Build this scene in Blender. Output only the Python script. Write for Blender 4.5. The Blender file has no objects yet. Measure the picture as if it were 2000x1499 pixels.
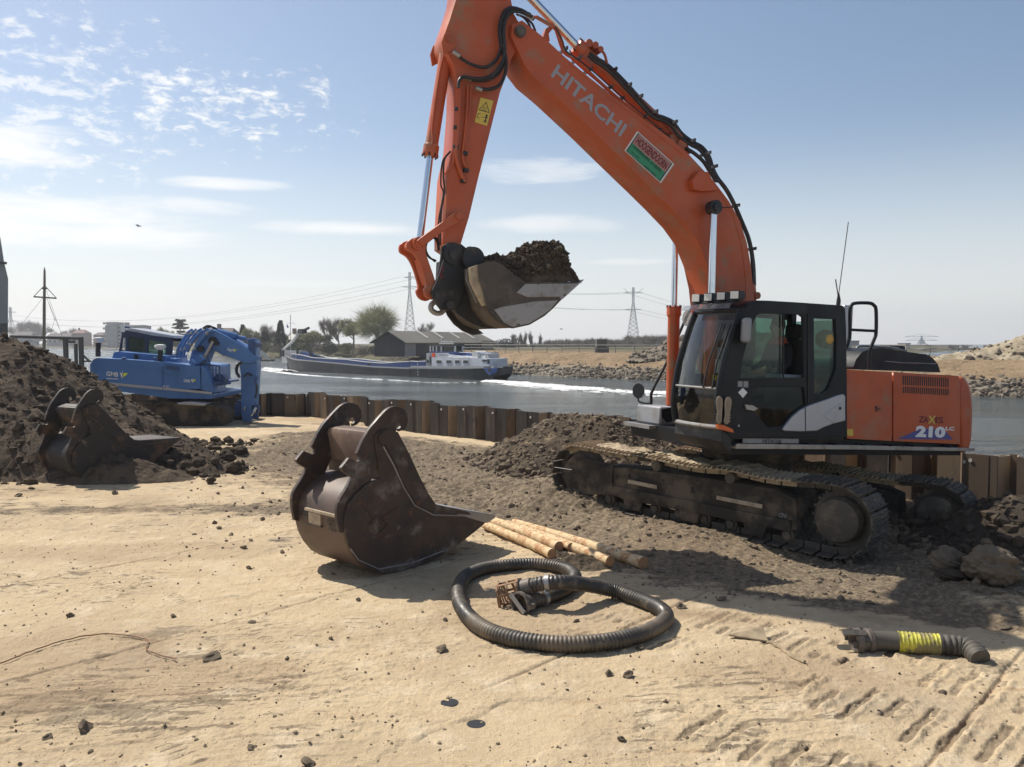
import bpy, bmesh, math, random
import numpy as np
from mathutils import Vector, Matrix
random.seed(7)
R = math.radians
scene = bpy.context.scene
COL = scene.collection

# ------------------------------------------------------------------ camera
EYE = Vector((0, 0, 2.5))
FPX = 1640.0                      # focal length in pixels of the 2000 px wide photograph
HOR = 670.0
PITCH = math.atan((749.5 - HOR) / FPX)
cam = bpy.data.cameras.new('camera')
cam.sensor_fit = 'HORIZONTAL'; cam.sensor_width = 36.0; cam.lens = 36.0 * FPX / 2000.0
cam.clip_start = 0.05; cam.clip_end = 12000
camo = bpy.data.objects.new('camera', cam); COL.objects.link(camo)
camo.location = EYE; camo.rotation_euler = (math.pi / 2 - PITCH, 0, 0)
scene.camera = camo

# ------------------------------------------------------------------ sun, sky, exposure
SUN_AZ = math.atan2(-0.79, 0.61)          # to the left and behind the scene
SUN_EL = R(51.5)
TOSUN = Vector((math.sin(SUN_AZ) * math.cos(SUN_EL), math.cos(SUN_AZ) * math.cos(SUN_EL), math.sin(SUN_EL)))
sl = bpy.data.lights.new('sun', 'SUN'); sl.energy = 5.0; sl.angle = R(0.53); sl.color = (1.0, 0.94, 0.84)
so = bpy.data.objects.new('sun', sl); COL.objects.link(so)
so.rotation_euler = (-TOSUN).to_track_quat('-Z', 'Y').to_euler(); so.location = (-20, 20, 40)
scene.view_settings.view_transform = 'Standard'
scene.view_settings.look = 'None'
scene.view_settings.exposure = 0.27
scene.view_settings.gamma = 1.0
scene.view_settings.use_curve_mapping = False

world = bpy.data.worlds.new('World'); scene.world = world; world.use_nodes = True

class NT:
    """tiny node-tree writer"""
    def __init__(s, nt): s.nt = nt; s.n = nt.nodes; s.l = nt.links
    def node(s, t, **kw):
        o = s.n.new(t)
        for k, v in kw.items(): setattr(o, k, v)
        return o
    def put(s, sock, v):
        if v is None: return
        if hasattr(v, 'links') or hasattr(v, 'is_linked'): s.l.new(v, sock)
        else:
            if isinstance(v, (tuple, list)) and len(v) == 3 and len(sock.default_value) == 4: v = (*v, 1)
            sock.default_value = v
    def math(s, op, a, b=None, c=None, clamp=False):
        o = s.node('ShaderNodeMath', operation=op, use_clamp=clamp)
        s.put(o.inputs[0], a); s.put(o.inputs[1], b)
        if c is not None: s.put(o.inputs[2], c)
        return o.outputs[0]
    def noise(s, vec, scale, detail=4, rough=0.55, dist=0.0, dims='3D'):
        o = s.node('ShaderNodeTexNoise', noise_dimensions=dims)
        s.put(o.inputs['Vector'], vec); o.inputs['Scale'].default_value = scale
        o.inputs['Detail'].default_value = detail; o.inputs['Roughness'].default_value = rough
        o.inputs['Distortion'].default_value = dist
        return o.outputs[0]
    def ramp(s, f, lo, hi, a=0.0, b=1.0, smooth=True):
        o = s.node('ShaderNodeMapRange', interpolation_type='SMOOTHSTEP' if smooth else 'LINEAR')
        s.put(o.inputs[0], f)
        for i, v in enumerate((lo, hi, a, b)): s.put(o.inputs[i + 1], v)
        return o.outputs[0]
    def mix(s, f, a, b):
        o = s.node('ShaderNodeMix', data_type='RGBA')
        s.put(o.inputs[0], f); s.put(o.inputs[6], a); s.put(o.inputs[7], b)
        return o.outputs[2]
    def mapping(s, vec, scale=(1, 1, 1), rot=(0, 0, 0), loc=(0, 0, 0)):
        o = s.node('ShaderNodeMapping'); s.put(o.inputs[0], vec)
        o.inputs['Scale'].default_value = scale; o.inputs['Rotation'].default_value = rot; o.inputs['Location'].default_value = loc
        return o.outputs[0]

def build_world():
    W = NT(world.node_tree); W.n.clear()
    out = W.node('ShaderNodeOutputWorld'); bg = W.node('ShaderNodeBackground')
    sky = W.node('ShaderNodeTexSky', sky_type='NISHITA')
    sky.sun_disc = False; sky.sun_elevation = SUN_EL; sky.sun_rotation = SUN_AZ
    sky.air_density = 1.0; sky.dust_density = 1.0; sky.ozone_density = 1.0
    tc = W.node('ShaderNodeTexCoord')
    sep = W.node('ShaderNodeSeparateXYZ'); W.put(sep.inputs[0], tc.outputs['Generated'])
    x, y, z = sep.outputs
    az = W.math('ARCTAN2', x, y)
    el = W.math('ARCSINE', z, None)
    comb = W.node('ShaderNodeCombineXYZ'); W.put(comb.inputs[0], az); W.put(comb.inputs[1], el)
    ae = comb.outputs[0]
    n_wisp = W.noise(W.mapping(ae, scale=(3.0, 14.0, 1)), 2.4, 7, 0.62, 0.35)
    n_puff = W.noise(W.mapping(ae, scale=(15.0, 32.0, 1), rot=(0, 0, 0.12)), 2.4, 6, 0.66, 0.25)
    n_patch = W.noise(W.mapping(ae, scale=(3.0, 5.0, 1), loc=(2.3, .4, 0)), 2.0, 3, 0.5)
    total = None
    def ell(px, py, rx, ry, kind, amp, gain=1.0):
        nonlocal total
        ca, ce = (px - 1000) / FPX, (HOR - py) / FPX
        ca, ce = math.atan(ca), math.atan(ce * math.cos(math.atan(ca)))
        dx = W.math('DIVIDE', W.math('SUBTRACT', az, ca), rx / FPX)
        dy = W.math('DIVIDE', W.math('SUBTRACT', el, ce), ry / FPX)
        r2 = W.math('ADD', W.math('MULTIPLY', dx, dx), W.math('MULTIPLY', dy, dy))
        env = W.math('SUBTRACT', 1.0, r2)
        nn = n_wisp if kind == 'w' else n_puff
        v = W.math('ADD', W.math('MULTIPLY', env, 0.5), W.math('MULTIPLY', W.math('SUBTRACT', nn, 0.5), amp))
        v = W.ramp(v, 0.12 if kind == 'w' else 0.28, 0.62 if kind == 'w' else 0.95)
        v = W.math('MULTIPLY', v, gain)
        total = v if total is None else W.math('MAXIMUM', total, v)
    ell(60, 430, 380, 62, 'w', 0.9, .95)
    ell(230, 462, 250, 36, 'w', 0.7, .95)
    ell(445, 364, 150, 17, 'w', 1.1, .75)
    ell(370, 405, 180, 22, 'w', 1.3, .55)
    ell(680, 448, 230, 20, 'w', 0.8, .8)
    ell(1080, 440, 190, 28, 'w', 1.0, .55)
    ell(1060, 340, 170, 34, 'w', 1.9, .45)
    ell(1210, 513, 120, 10, 'w', 0.9, .4)
    ell(560, 556, 200, 12, 'w', 1.0, .25)
    ell(20, 290, 170, 70, 'w', 1.3, .85)
    ell(400, 210, 300, 90, 'p', 3.2, .8)
    ell(600, 170, 70, 34, 'p', 3.0, .6)
    ell(90, 200, 300, 190, 'p', 3.4, .6)
    # a field of small broken cloud goes on to the left of and behind the frame
    band = W.math('MULTIPLY', W.ramp(az, -0.62, -0.9), W.ramp(el, 0.0, 0.10))
    band = W.math('MULTIPLY', band, W.ramp(n_patch, 0.5, 0.68)); band = W.math('MULTIPLY', band, .6)
    total = W.math('MAXIMUM', total, band)
    # lift the sky a little towards the pale milky blue of a hazy spring day
    col = W.mix(W.ramp(el, -0.02, 0.26, 0.70, 0.0, smooth=True), sky.outputs[0], (8.9, 9.0, 9.1))
    col = W.mix(total, col, (9.6, 9.5, 9.3))
    W.put(bg.inputs[0], col); bg.inputs[1].default_value = 0.095
    W.l.new(bg.outputs[0], out.inputs[0])
build_world()

# ------------------------------------------------------------------ pixel rays -> planes that stand in the world
FWD = Vector((0, math.cos(PITCH), -math.sin(PITCH))); UPV = Vector((0, math.sin(PITCH), math.cos(PITCH)))
def ray(px, py):
    return FWD + Vector((1, 0, 0)) * ((px - 1000) / FPX) + UPV * (-(py - 749.5) / FPX)
def onplane(px, py, P, N):
    d = ray(px, py); t = (Vector(P) - EYE).dot(N) / d.dot(N); return EYE + d * t
def at_z(px, py, z=0.0): return onplane(px, py, (0, 0, z), Vector((0, 0, 1)))
def at_y(px, py, Y): return onplane(px, py, (0, Y, 0), Vector((0, 1, 0)))

class Frame:
    def __init__(s, o, u, v, w): s.o = Vector(o); s.u = Vector(u).normalized(); s.v = Vector(v).normalized(); s.w = Vector(w).normalized()
    def P(s, u, v, w): return s.o + s.u * u + s.v * v + s.w * w
    def px(s, x, y, v=0.0):
        q = onplane(x, y, s.P(0, v, 0), s.v) - s.o
        return (q.dot(s.u), q.dot(s.w))
    def W(s, x, y, v=0.0):
        return onplane(x, y, s.P(0, v, 0), s.v)
    def M(s): return Matrix(((s.u.x, s.v.x, s.w.x, s.o.x), (s.u.y, s.v.y, s.w.y, s.o.y), (s.u.z, s.v.z, s.w.z, s.o.z), (0, 0, 0, 1)))

def frame(o, heading, tilt=0.0, hand=1):
    """heading = horizontal unit direction of u, tilt raises the front"""
    h = Vector((heading[0], heading[1], 0)).normalized(); Z = Vector((0, 0, 1))
    u = h * math.cos(tilt) + Z * math.sin(tilt); w = -h * math.sin(tilt) + Z * math.cos(tilt)
    return Frame(o, u, w.cross(u), w)

# ------------------------------------------------------------------ mesh builder
class MB:
    def __init__(s): s.v = []; s.f = []
    def add(s, vs, fs):
        n = len(s.v); s.v += [tuple(v) for v in vs]; s.f += [tuple(i + n for i in f) for f in fs]; return s
    def box(s, F, u0, u1, v0, v1, w0, w1):
        vs = [F.P(u, v, w) for u in (u0, u1) for v in (v0, v1) for w in (w0, w1)]
        return s.add(vs, [(0, 1, 3, 2), (4, 6, 7, 5), (0, 4, 5, 1), (2, 3, 7, 6), (0, 2, 6, 4), (1, 5, 7, 3)])
    def bar(s, a, b, t, t2=None, up=(0, 0, 1)):
        a = Vector(a); b = Vector(b); d = (b - a); L = d.length
        if L < 1e-6: return s
        d.normalize(); sd = d.cross(Vector(up))
        if sd.length < 1e-3: sd = d.cross(Vector((1, 0, 0)))
        sd.normalize(); up2 = sd.cross(d); t2 = t2 or t
        F = Frame(a, d, sd, up2)
        return s.box(F, 0, L, -t / 2, t / 2, -t2 / 2, t2 / 2)
    def tube(s, pts, r, n=8, caps=True):
        pts = [Vector(p) for p in pts]; m = len(pts)
        rs = r if isinstance(r, (list, tuple)) else [r] * m
        nrm = None; vs = []; fs = []
        for i in range(m):
            a = pts[max(0, i - 1)]; b = pts[min(m - 1, i + 1)]; d = b - a
            if d.length < 1e-9: d = Vector((0, 0, 1))
            d.normalize()
            if nrm is None:
                nrm = d.cross(Vector((0, 0, 1)))
                if nrm.length < 1e-2: nrm = d.cross(Vector((1, 0, 0)))
            nrm = nrm - d * nrm.dot(d)
            if nrm.length < 1e-6: nrm = d.orthogonal()
            nrm.normalize(); bn = d.cross(nrm)
            for k in range(n):
                a_ = 2 * math.pi * k / n
                vs.append(pts[i] + (nrm * math.cos(a_) + bn * math.sin(a_)) * rs[i])
        for i in range(m - 1):
            for k in range(n):
                k2 = (k + 1) % n
                fs.append((i * n + k, i * n + k2, (i + 1) * n + k2, (i + 1) * n + k))
        if caps:
            fs.append(tuple(range(n - 1, -1, -1))); fs.append(tuple((m - 1) * n + k for k in range(n)))
        return s.add(vs, fs)
    def cyl(s, a, b, r, n=16, r2=None):
        return s.tube([a, b], [r, r if r2 is None else r2], n)
    def disc(s, c, axis, r, t, n=20):
        a = Vector(axis).normalized(); c = Vector(c); return s.tube([c - a * t / 2, c + a * t / 2], r, n)
    def lathe(s, c, axis, prof, n=20):
        """prof = list of (distance along axis, radius)"""
        a = Vector(axis).normalized(); c = Vector(c); x = a.orthogonal().normalized(); y = a.cross(x); vs = []; fs = []
        for (h, r) in prof:
            for k in range(n):
                t = 2 * math.pi * k / n; vs.append(c + a * h + (x * math.cos(t) + y * math.sin(t)) * r)
        for i in range(len(prof) - 1):
            for k in range(n):
                k2 = (k + 1) % n; fs.append((i * n + k, i * n + k2, (i + 1) * n + k2, (i + 1) * n + k))
        fs.append(tuple(range(n - 1, -1, -1))); fs.append(tuple((len(prof) - 1) * n + k for k in range(n)))
        return s.add(vs, fs)
    def plate(s, F, loops, v0, v1, bev=0.0):
        """flat plate with holes: loops of (u, w), from v0 to v1 across"""
        if loops and not isinstance(loops[0][0], (tuple, list, Vector)): loops = [loops]
        c = bpy.data.curves.new('t', 'CURVE'); c.dimensions = '2D'; c.fill_mode = 'BOTH'
        half = abs(v1 - v0) / 2; bev = min(bev, half * .9)
        c.extrude = half - bev; c.bevel_depth = bev; c.bevel_resolution = 1; c.offset = -bev
        for lp in loops:
            sp = c.splines.new('POLY'); sp.points.add(len(lp) - 1)
            for i, (a, b) in enumerate(lp): sp.points[i].co = (a, b, 0, 1)
            sp.use_cyclic_u = True
        o = bpy.data.objects.new('t', c); me = bpy.data.meshes.new_from_object(o)
        vm = (v0 + v1) / 2
        vs = [F.P(v.co.x, vm - v.co.z, v.co.y) for v in me.vertices]; fs = [tuple(p.vertices) for p in me.polygons]
        bpy.data.meshes.remove(me); bpy.data.objects.remove(o); bpy.data.curves.remove(c)
        return s.add(vs, fs)
    def sweep(s, F, outline, v0, v1, close=True):
        """an open or closed skin: outline of (u, w) pulled across from v0 to v1 (no caps)"""
        n = len(outline); vs = [F.P(a, v0, b) for a, b in outline] + [F.P(a, v1, b) for a, b in outline]
        m = n if close else n - 1
        return s.add(vs, [(i, (i + 1) % n, n + (i + 1) % n, n + i) for i in range(m)])

WM = {}
def newmesh(name, mb, mats, inv=None, smooth=35):
    me = bpy.data.meshes.new(name)
    vs = mb.v if inv is None else [tuple(inv @ Vector(v)) for v in mb.v]
    me.from_pydata(vs, [], mb.f); me.validate()
    for m in (mats if isinstance(mats, (list, tuple)) else [mats]): me.materials.append(m)
    if smooth is not None and len(me.polygons):
        me.shade_smooth(); me.set_sharp_from_angle(angle=R(smooth))
    me.update(); return me
def part(name, mb, mat, parent=None, label=None, smooth=35, fixn=True, bev=0.0, kind=None):
    inv = WM[parent].inverted() if parent is not None else None
    me = newmesh(name, mb, mat, inv, None)
    if fixn:
        bm = bmesh.new(); bm.from_mesh(me); bmesh.ops.recalc_face_normals(bm, faces=bm.faces); bm.to_mesh(me); bm.free()
    if smooth is not None and len(me.polygons):
        me.shade_smooth(); me.set_sharp_from_angle(angle=R(smooth))
    o = bpy.data.objects.new(name, me); COL.objects.link(o)
    if parent is not None: o.parent = parent; WM[o] = WM[parent]
    else: WM[o] = Matrix.Identity(4)
    if bev:
        b = o.modifiers.new('bevel', 'BEVEL'); b.width = bev; b.segments = 2; b.limit_method = 'ANGLE'; b.angle_limit = R(40)
    if label: o['label'] = label
    if kind: o['kind'] = kind
    return o
def thing(name, label, cat, M=None, group=None, loc=None):
    o = bpy.data.objects.new(name, None); COL.objects.link(o); o.empty_display_size = .2
    M = M if M is not None else Matrix.Translation(Vector(loc or (0, 0, 0)))
    o.matrix_world = M; WM[o] = M.copy()
    return tag(o, label, cat, group)
def tag(o, label=None, cat=None, group=None, kind=None):
    if label: o['label'] = label
    if cat: o['category'] = cat
    if group: o['group'] = group
    if kind: o['kind'] = kind
    return o
def dup(o, M, parent=None):
    """copy an object and its children; M = world matrix of the copy"""
    c = o.copy(); COL.objects.link(c); c.parent = parent
    c.matrix_world = M; WM[c] = M.copy()
    def rec(src, dst):
        for ch in [x for x in KIDS(src)]:
            d = ch.copy(); COL.objects.link(d); d.parent = dst; WM[d] = M.copy(); rec(ch, d)
    rec(o, c)
    return c
def KIDS(o): return [x for x in o.children]

def smoothpath(pts, k=8):
    pts = [Vector(p) for p in pts]; out = []
    P = [pts[0] * 2 - pts[1]] + pts + [pts[-1] * 2 - pts[-2]]
    for i in range(1, len(P) - 2):
        a, b, c, d = P[i - 1], P[i], P[i + 1], P[i + 2]
        for j in range(k):
            t = j / k
            out.append(.5 * ((2 * b) + (c - a) * t + (2 * a - 5 * b + 4 * c - d) * t * t + (3 * b - a - 3 * c + d) * t ** 3))
    out.append(pts[-1]); return out
def resample(pts, step):
    out = [pts[0]]; acc = 0
    for a, b in zip(pts[:-1], pts[1:]):
        L = (b - a).length; t = step - acc
        while t <= L: out.append(a.lerp(b, t / L)); t += step
        acc = (L - (t - step)) 
    return out
def loop2(pts, k=5):
    """smooth closed 2-D loop"""
    n = len(pts); out = []
    for i in range(n):
        a, b, c, d = (Vector(pts[(i + j) % n]) for j in (-1, 0, 1, 2))
        for j in range(k):
            t = j / k; q = .5 * ((2 * b) + (c - a) * t + (2 * a - 5 * b + 4 * c - d) * t * t + (3 * b - a - 3 * c + d) * t ** 3); out.append((q.x, q.y))
    return out
def circ(cu, cw, r, n=20): return [(cu + r * math.cos(2 * math.pi * i / n), cw + r * math.sin(2 * math.pi * i / n)) for i in range(n)]

def text_on(txt, F, a, b, h, v, mat, parent, name='lettering', thick=.003, bold=0.0, fit=True, shear=0, neg=False):
    """lettering on the plane v of frame F, baseline from a to b in (u, w), cap height h"""
    c = bpy.data.curves.new('t', 'FONT'); c.body = txt; c.extrude = 0.0; c.offset = bold; c.shear = shear; c.resolution_u = 3
    o = bpy.data.objects.new('t', c); me = bpy.data.meshes.new_from_object(o)
    xs = [q.co.x for q in me.vertices]; ys = [q.co.y for q in me.vertices]
    if not xs: return None
    x0, x1 = min(xs), max(xs); y1 = max(ys); 
    a = Vector(a); b = Vector(b); L = (b - a).length; ex = (b - a) / L
    A = F.P(a.x, v, a.y); X = F.u * ex.x + F.w * ex.y
    Y = F.u * (-ex.y) + F.w * ex.x
    if neg: Y = -Y
    N = X.cross(Y)
    if N.dot(EYE - A) < 0: Y = -Y; N = -N
    vn = 1
    sx = L / (x1 - x0) if fit else h / y1; sy = h / y1
    mb = MB(); vs = []
    for q in me.vertices: vs.append(A + X * ((q.co.x - x0) * sx) + Y * (q.co.y * sy) + N * vn * thick)
    mb.add(vs, [tuple(p.vertices) for p in me.polygons])
    bpy.data.meshes.remove(me); bpy.data.objects.remove(o); bpy.data.curves.remove(c)
    return part(name, mb, mat, parent, smooth=None, fixn=False)

# ------------------------------------------------------------------ numpy noise
def _hash(ix, iy, seed):
    h = (ix.astype(np.int64) * 374761393 + iy.astype(np.int64) * 668265263 + seed * 1442695041) & 0xFFFFFFFF
    h = ((h ^ (h >> 13)) * 1274126177) & 0xFFFFFFFF
    h = (h ^ (h >> 16)) & 0xFFFFFFFF
    return h / 4294967295.0
def vnoise(x, y, seed=0):
    ix = np.floor(x); iy = np.floor(y); fx = x - ix; fy = y - iy
    fx = fx * fx * fx * (fx * (fx * 6 - 15) + 10); fy = fy * fy * fy * (fy * (fy * 6 - 15) + 10)
    a = _hash(ix, iy, seed); b = _hash(ix + 1, iy, seed); c = _hash(ix, iy + 1, seed); d = _hash(ix + 1, iy + 1, seed)
    return (a + (b - a) * fx) * (1 - fy) + (c + (d - c) * fx) * fy
def fbm(x, y, o=4, seed=0, g=.5):
    s = 0; a = 1; t = 0
    for i in range(o):
        c, n = math.cos(.6 * i), math.sin(.6 * i)
        s = s + a * vnoise((x * c - y * n) * 2 ** i, (x * n + y * c) * 2 ** i, seed + i); t += a; a *= g
    return s / t * 2 - 1
def ridged(x, y, o=4, seed=0, g=.5):
    s = 0; a = 1; t = 0
    for i in range(o):
        c, n = math.cos(.7 * i), math.sin(.7 * i)
        s = s + a * (1 - np.abs(vnoise((x * c - y * n) * 2 ** i, (x * n + y * c) * 2 ** i, seed + i) * 2 - 1)); t += a; a *= g
    return s / t
def sstep(a, b, x):
    t = np.clip((x - a) / (b - a), 0, 1); return t * t * (3 - 2 * t)
def gridmesh(name, X, Y, Z, mat, parent=None, attrs=None, mask=None):
    """X, Y, Z = (rows, cols) arrays in world space"""
    r, c = X.shape
    co = np.stack([X, Y, Z], -1).reshape(-1, 3).astype(np.float32)
    if parent is not None:
        inv = np.array(WM[parent].inverted()); co = (co @ inv[:3, :3].T + inv[:3, 3]).astype(np.float32)
    i = np.arange((r - 1) * (c - 1)); a = (i // (c - 1)) * c + i % (c - 1)
    q = np.stack([a, a + 1, a + c + 1, a + c], -1)
    if mask is not None: q = q[mask.reshape(-1)]
    me = bpy.data.meshes.new(name)
    me.vertices.add(len(co)); me.vertices.foreach_set('co', co.ravel())
    me.loops.add(q.size); me.loops.foreach_set('vertex_index', q.ravel().astype(np.int32))
    me.polygons.add(len(q)); me.polygons.foreach_set('loop_start', (np.arange(len(q)) * 4).astype(np.int32))
    me.polygons.foreach_set('loop_total', np.full(len(q), 4, np.int32))
    me.polygons.foreach_set('use_smooth', np.ones(len(q), bool))
    me.materials.append(mat); me.update(calc_edges=True); me.validate()
    for k, v in (attrs or {}).items():
        at = me.attributes.new(k, 'FLOAT', 'POINT'); at.data.foreach_set('value', v.reshape(-1).astype(np.float32))
    o = bpy.data.objects.new(name, me); COL.objects.link(o)
    if parent is not None: o.parent = parent; WM[o] = WM[parent]
    else: WM[o] = Matrix.Identity(4)
    return o
def trisoup(name, co, faces, mat, parent=None, smooth=False):
    """co (n,3) array, faces (m,k) array"""
    co = np.asarray(co, np.float32)
    if parent is not None:
        inv = np.array(WM[parent].inverted()); co = (co @ inv[:3, :3].T + inv[:3, 3]).astype(np.float32)
    me = bpy.data.meshes.new(name); k = faces.shape[1]
    me.vertices.add(len(co)); me.vertices.foreach_set('co', co.ravel())
    me.loops.add(faces.size); me.loops.foreach_set('vertex_index', faces.ravel().astype(np.int32))
    me.polygons.add(len(faces)); me.polygons.foreach_set('loop_start', (np.arange(len(faces)) * k).astype(np.int32))
    me.polygons.foreach_set('loop_total', np.full(len(faces), k, np.int32))
    me.polygons.foreach_set('use_smooth', np.full(len(faces), smooth, bool))
    me.materials.append(mat); me.update(calc_edges=True)
    o = bpy.data.objects.new(name, me); COL.objects.link(o)
    if parent is not None: o.parent = parent; WM[o] = WM[parent]
    else: WM[o] = Matrix.Identity(4)
    return o
_ico = None
def ico():
    global _ico
    if _ico is None:
        bm = bmesh.new(); bmesh.ops.create_icosphere(bm, subdivisions=2, radius=1)
        v = np.array([tuple(a.co) for a in bm.verts]); f = np.array([[l.index for l in a.verts] for a in bm.faces]); bm.free()
        bm = bmesh.new(); bmesh.ops.create_icosphere(bm, subdivisions=1, radius=1)
        v1 = np.array([tuple(a.co) for a in bm.verts]); f1 = np.array([[l.index for l in a.verts] for a in bm.faces]); bm.free()
        _ico = (v, f, v1, f1)
    return _ico
def lumps(name, pts, sizes, mat, parent=None, seed=1, fine=False, flat=.7, smooth=False):
    """a crowd of irregular lumps as one mesh"""
    rng = np.random.default_rng(seed); v2, f2, v1, f1 = ico(); v, f = (v2, f2) if fine else (v1, f1)
    n = len(pts); pts = np.asarray(pts, float); sizes = np.asarray(sizes, float)
    jit = 1 + rng.uniform(-.38, .38, (n, len(v), 1))
    sc = rng.uniform(.72, 1.2, (n, 1, 3)); sc[:, :, 2] *= flat + .15
    V = v[None] * jit * sc * sizes[:, None, None]
    a = rng.uniform(0, 6.28, n); c, s = np.cos(a)[:, None], np.sin(a)[:, None]
    x, y = V[..., 0] * c - V[..., 1] * s, V[..., 0] * s + V[..., 1] * c
    V = np.stack([x, y, V[..., 2]], -1) + pts[:, None, :]
    F_ = f[None] + (np.arange(n) * len(v))[:, None, None]
    return trisoup(name, V.reshape(-1, 3), F_.reshape(-1, 3), mat, parent, smooth)
# ------------------------------------------------------------------ materials
MATS = {}
def mk(name, base, rough=.6, metal=0.0, layers=(), bump=None, spec=.5, coat=0.0, roughvar=None, bump2=None):
    """layers: (colour, scale, lo, hi, detail[, (sx,sy,sz)]) painted on by noise in metres"""
    m = bpy.data.materials.new(name); m.use_nodes = True; T = NT(m.node_tree)
    b = T.n['Principled BSDF']; tc = T.node('ShaderNodeTexCoord').outputs['Object']
    col = (*base, 1); first = True
    c = None
    for i, L in enumerate(layers):
        colr, sc, lo, hi, det = L[:5]; vec = tc
        vec = T.mapping(tc, scale=L[5] if len(L) > 5 else (1, 1, 1), loc=(i * 3.7, i * 1.3, i * 5.1))
        f = T.ramp(T.noise(vec, sc, det, .6), lo, hi)
        c = T.mix(f, (*base, 1) if c is None else c, (*colr, 1))
    T.put(b.inputs['Base Color'], c if c is not None else (*base, 1))
    b.inputs['Metallic'].default_value = metal; b.inputs['Roughness'].default_value = rough
    b.inputs['Specular IOR Level'].default_value = spec
    if coat: b.inputs['Coat Weight'].default_value = coat; b.inputs['Coat Roughness'].default_value = .15
    if roughvar: T.put(b.inputs['Roughness'], T.ramp(T.noise(tc, roughvar[0], 4), .3, .7, roughvar[1], roughvar[2]))
    nrm = None
    for bp in (bump, bump2):
        if not bp: continue
        o = T.node('ShaderNodeBump'); o.inputs['Strength'].default_value = bp[1]; o.inputs['Distance'].default_value = bp[2]
        v = T.mapping(tc, scale=bp[3]) if len(bp) > 3 else tc
        T.put(o.inputs['Height'], T.noise(v, bp[0], 6, .65))
        if nrm is not None: T.put(o.inputs['Normal'], nrm)
        nrm = o.outputs[0]
    if nrm is not None: T.put(b.inputs['Normal'], nrm)
    MATS[name] = m; return m
M = MATS
# machines
mk('orange_paint', (.46, .092, .028), .45, layers=[((.35, .068, .026), 1.3, .45, .75, 5), ((.28, .16, .09), 3, .52, .76, 8), ((.30, .19, .12), .7, .58, .8, 8), ((.20, .13, .08), 16, .68, .76, 6)], roughvar=(3, .32, .6), bump=(30, .05, .002))
mk('orange_worn', (.38, .078, .03), .55, layers=[((.33, .12, .06), 4, .45, .7, 6), ((.12, .09, .07), 9, .58, .7, 8)], bump=(30, .1, .003))
mk('black_paint', (.014, .016, .020), .32, layers=[((.04, .036, .032), 3.5, .55, .85, 7)], roughvar=(4, .3, .55), spec=.25)
mk('dark_coupler', (.018, .019, .022), .5, layers=[((.075, .062, .05), 4, .48, .75, 7)], bump=(30, .1, .003))
mk('silver_paint', (.42, .43, .46), .35, metal=.3, layers=[((.34, .33, .33), 4, .5, .75, 5)])
mk('grey_paint', (.26, .27, .29), .5, layers=[((.20, .19, .18), 3, .45, .7, 6)])
mk('chrome', (.62, .66, .72), .16, metal=1.0, roughvar=(3, .12, .26))
mk('bare_steel', (.36, .35, .34), .42, metal=.7, layers=[((.22, .19, .16), 6, .45, .75, 7)])
mk('rubber', (.018, .018, .019), .55, layers=[((.06, .052, .045), 7, .5, .8, 6)])
mk('glass', (.4, .5, .45))
mk('track_steel', (.085, .072, .058), .72, metal=.15, layers=[((.19, .15, .105), 5, .46, .70, 8), ((.05, .045, .04), 9, .6, .75, 6)], bump=(40, .35, .006))
mk('track_frame', (.045, .039, .033), .85, spec=.15, layers=[((.14, .11, .08), 2.6, .42, .64, 8), ((.03, .028, .027), 6, .55, .7, 5)], bump=(26, .4, .008))
mk('mud_top', (.44, .35, .23), .95, layers=[((.27, .21, .145), 6, .4, .65, 8)], bump=(30, .8, .015))
mk('brown_bucket', (.060, .038, .030), .55, metal=.1, layers=[((.034, .026, .024), 1.8, .42, .62, 7), ((.19, .16, .135), 3.2, .54, .70, 9), ((.11, .045, .022), 11, .58, .7, 6), ((.20, .17, .14), 22, .68, .74, 4)], bump=(22, .22, .006), roughvar=(5, .38, .7))
mk('worn_bucket', (.085, .070, .058), .6, metal=.1, layers=[((.045, .040, .036), 2.5, .42, .65, 7), ((.15, .125, .10), 4, .52, .72, 8), ((.15, .065, .03), 8, .6, .72, 6)], bump=(22, .3, .008))
mk('worn_steel', (.30, .29, .285), .42, metal=.45, layers=[((.20, .18, .16), 6, .5, .72, 8), ((.07, .06, .05), 12, .66, .72, 4)], bump=(40, .1, .003))
mk('dry_clay', (.42, .34, .24), .9, layers=[((.30, .24, .17), 9, .45, .65, 6)], bump=(40, .5, .006))
mk('lettering_grey', (.30, .31, .34), .5)
mk('lettering_white', (.74, .75, .77), .5)
mk('lettering_dark_red', (.16, .015, .02), .5)
mk('lettering_black', (.015, .015, .018), .5)
mk('lettering_green', (.012, .055, .03), .5)
mk('decal_violet', (.075, .075, .26), .45)
mk('decal_pink', (.42, .20, .17), .5); mk('decal_green', (.035, .26, .13), .5); mk('decal_white', (.62, .62, .60), .5)
mk('decal_yellow', (.62, .46, .08), .5); mk('logo_yellow', (.62, .72, .06), .5)
mk('blue_paint', (.070, .175, .40), .36, layers=[((.05, .13, .30), 1.1, .4, .7, 5), ((.10, .14, .24), 6, .64, .82, 7)], roughvar=(2.5, .28, .5))
mk('blue_dark', (.03, .075, .20), .45, layers=[((.05, .06, .08), 5, .5, .75, 6)])
mk('lens', (.72, .72, .68), .15)
mk('orange_cloth', (.75, .10, .03), .85); mk('dark_cloth', (.012, .013, .018), .9); mk('skin', (.45, .24, .17), .6); mk('hair', (.03, .02, .015), .8)
mk('helmet_ochre', (.50, .30, .06), .45); mk('seat_cloth', (.03, .03, .032), .9); mk('tray_yellow', (.60, .36, .02), .5); mk('paper', (.6, .6, .55), .8)
mk('boot_sole', (.30, .25, .19), .9, bump=(40, .4, .004)); mk('orange_plastic', (.68, .15, .04), .5)
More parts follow.
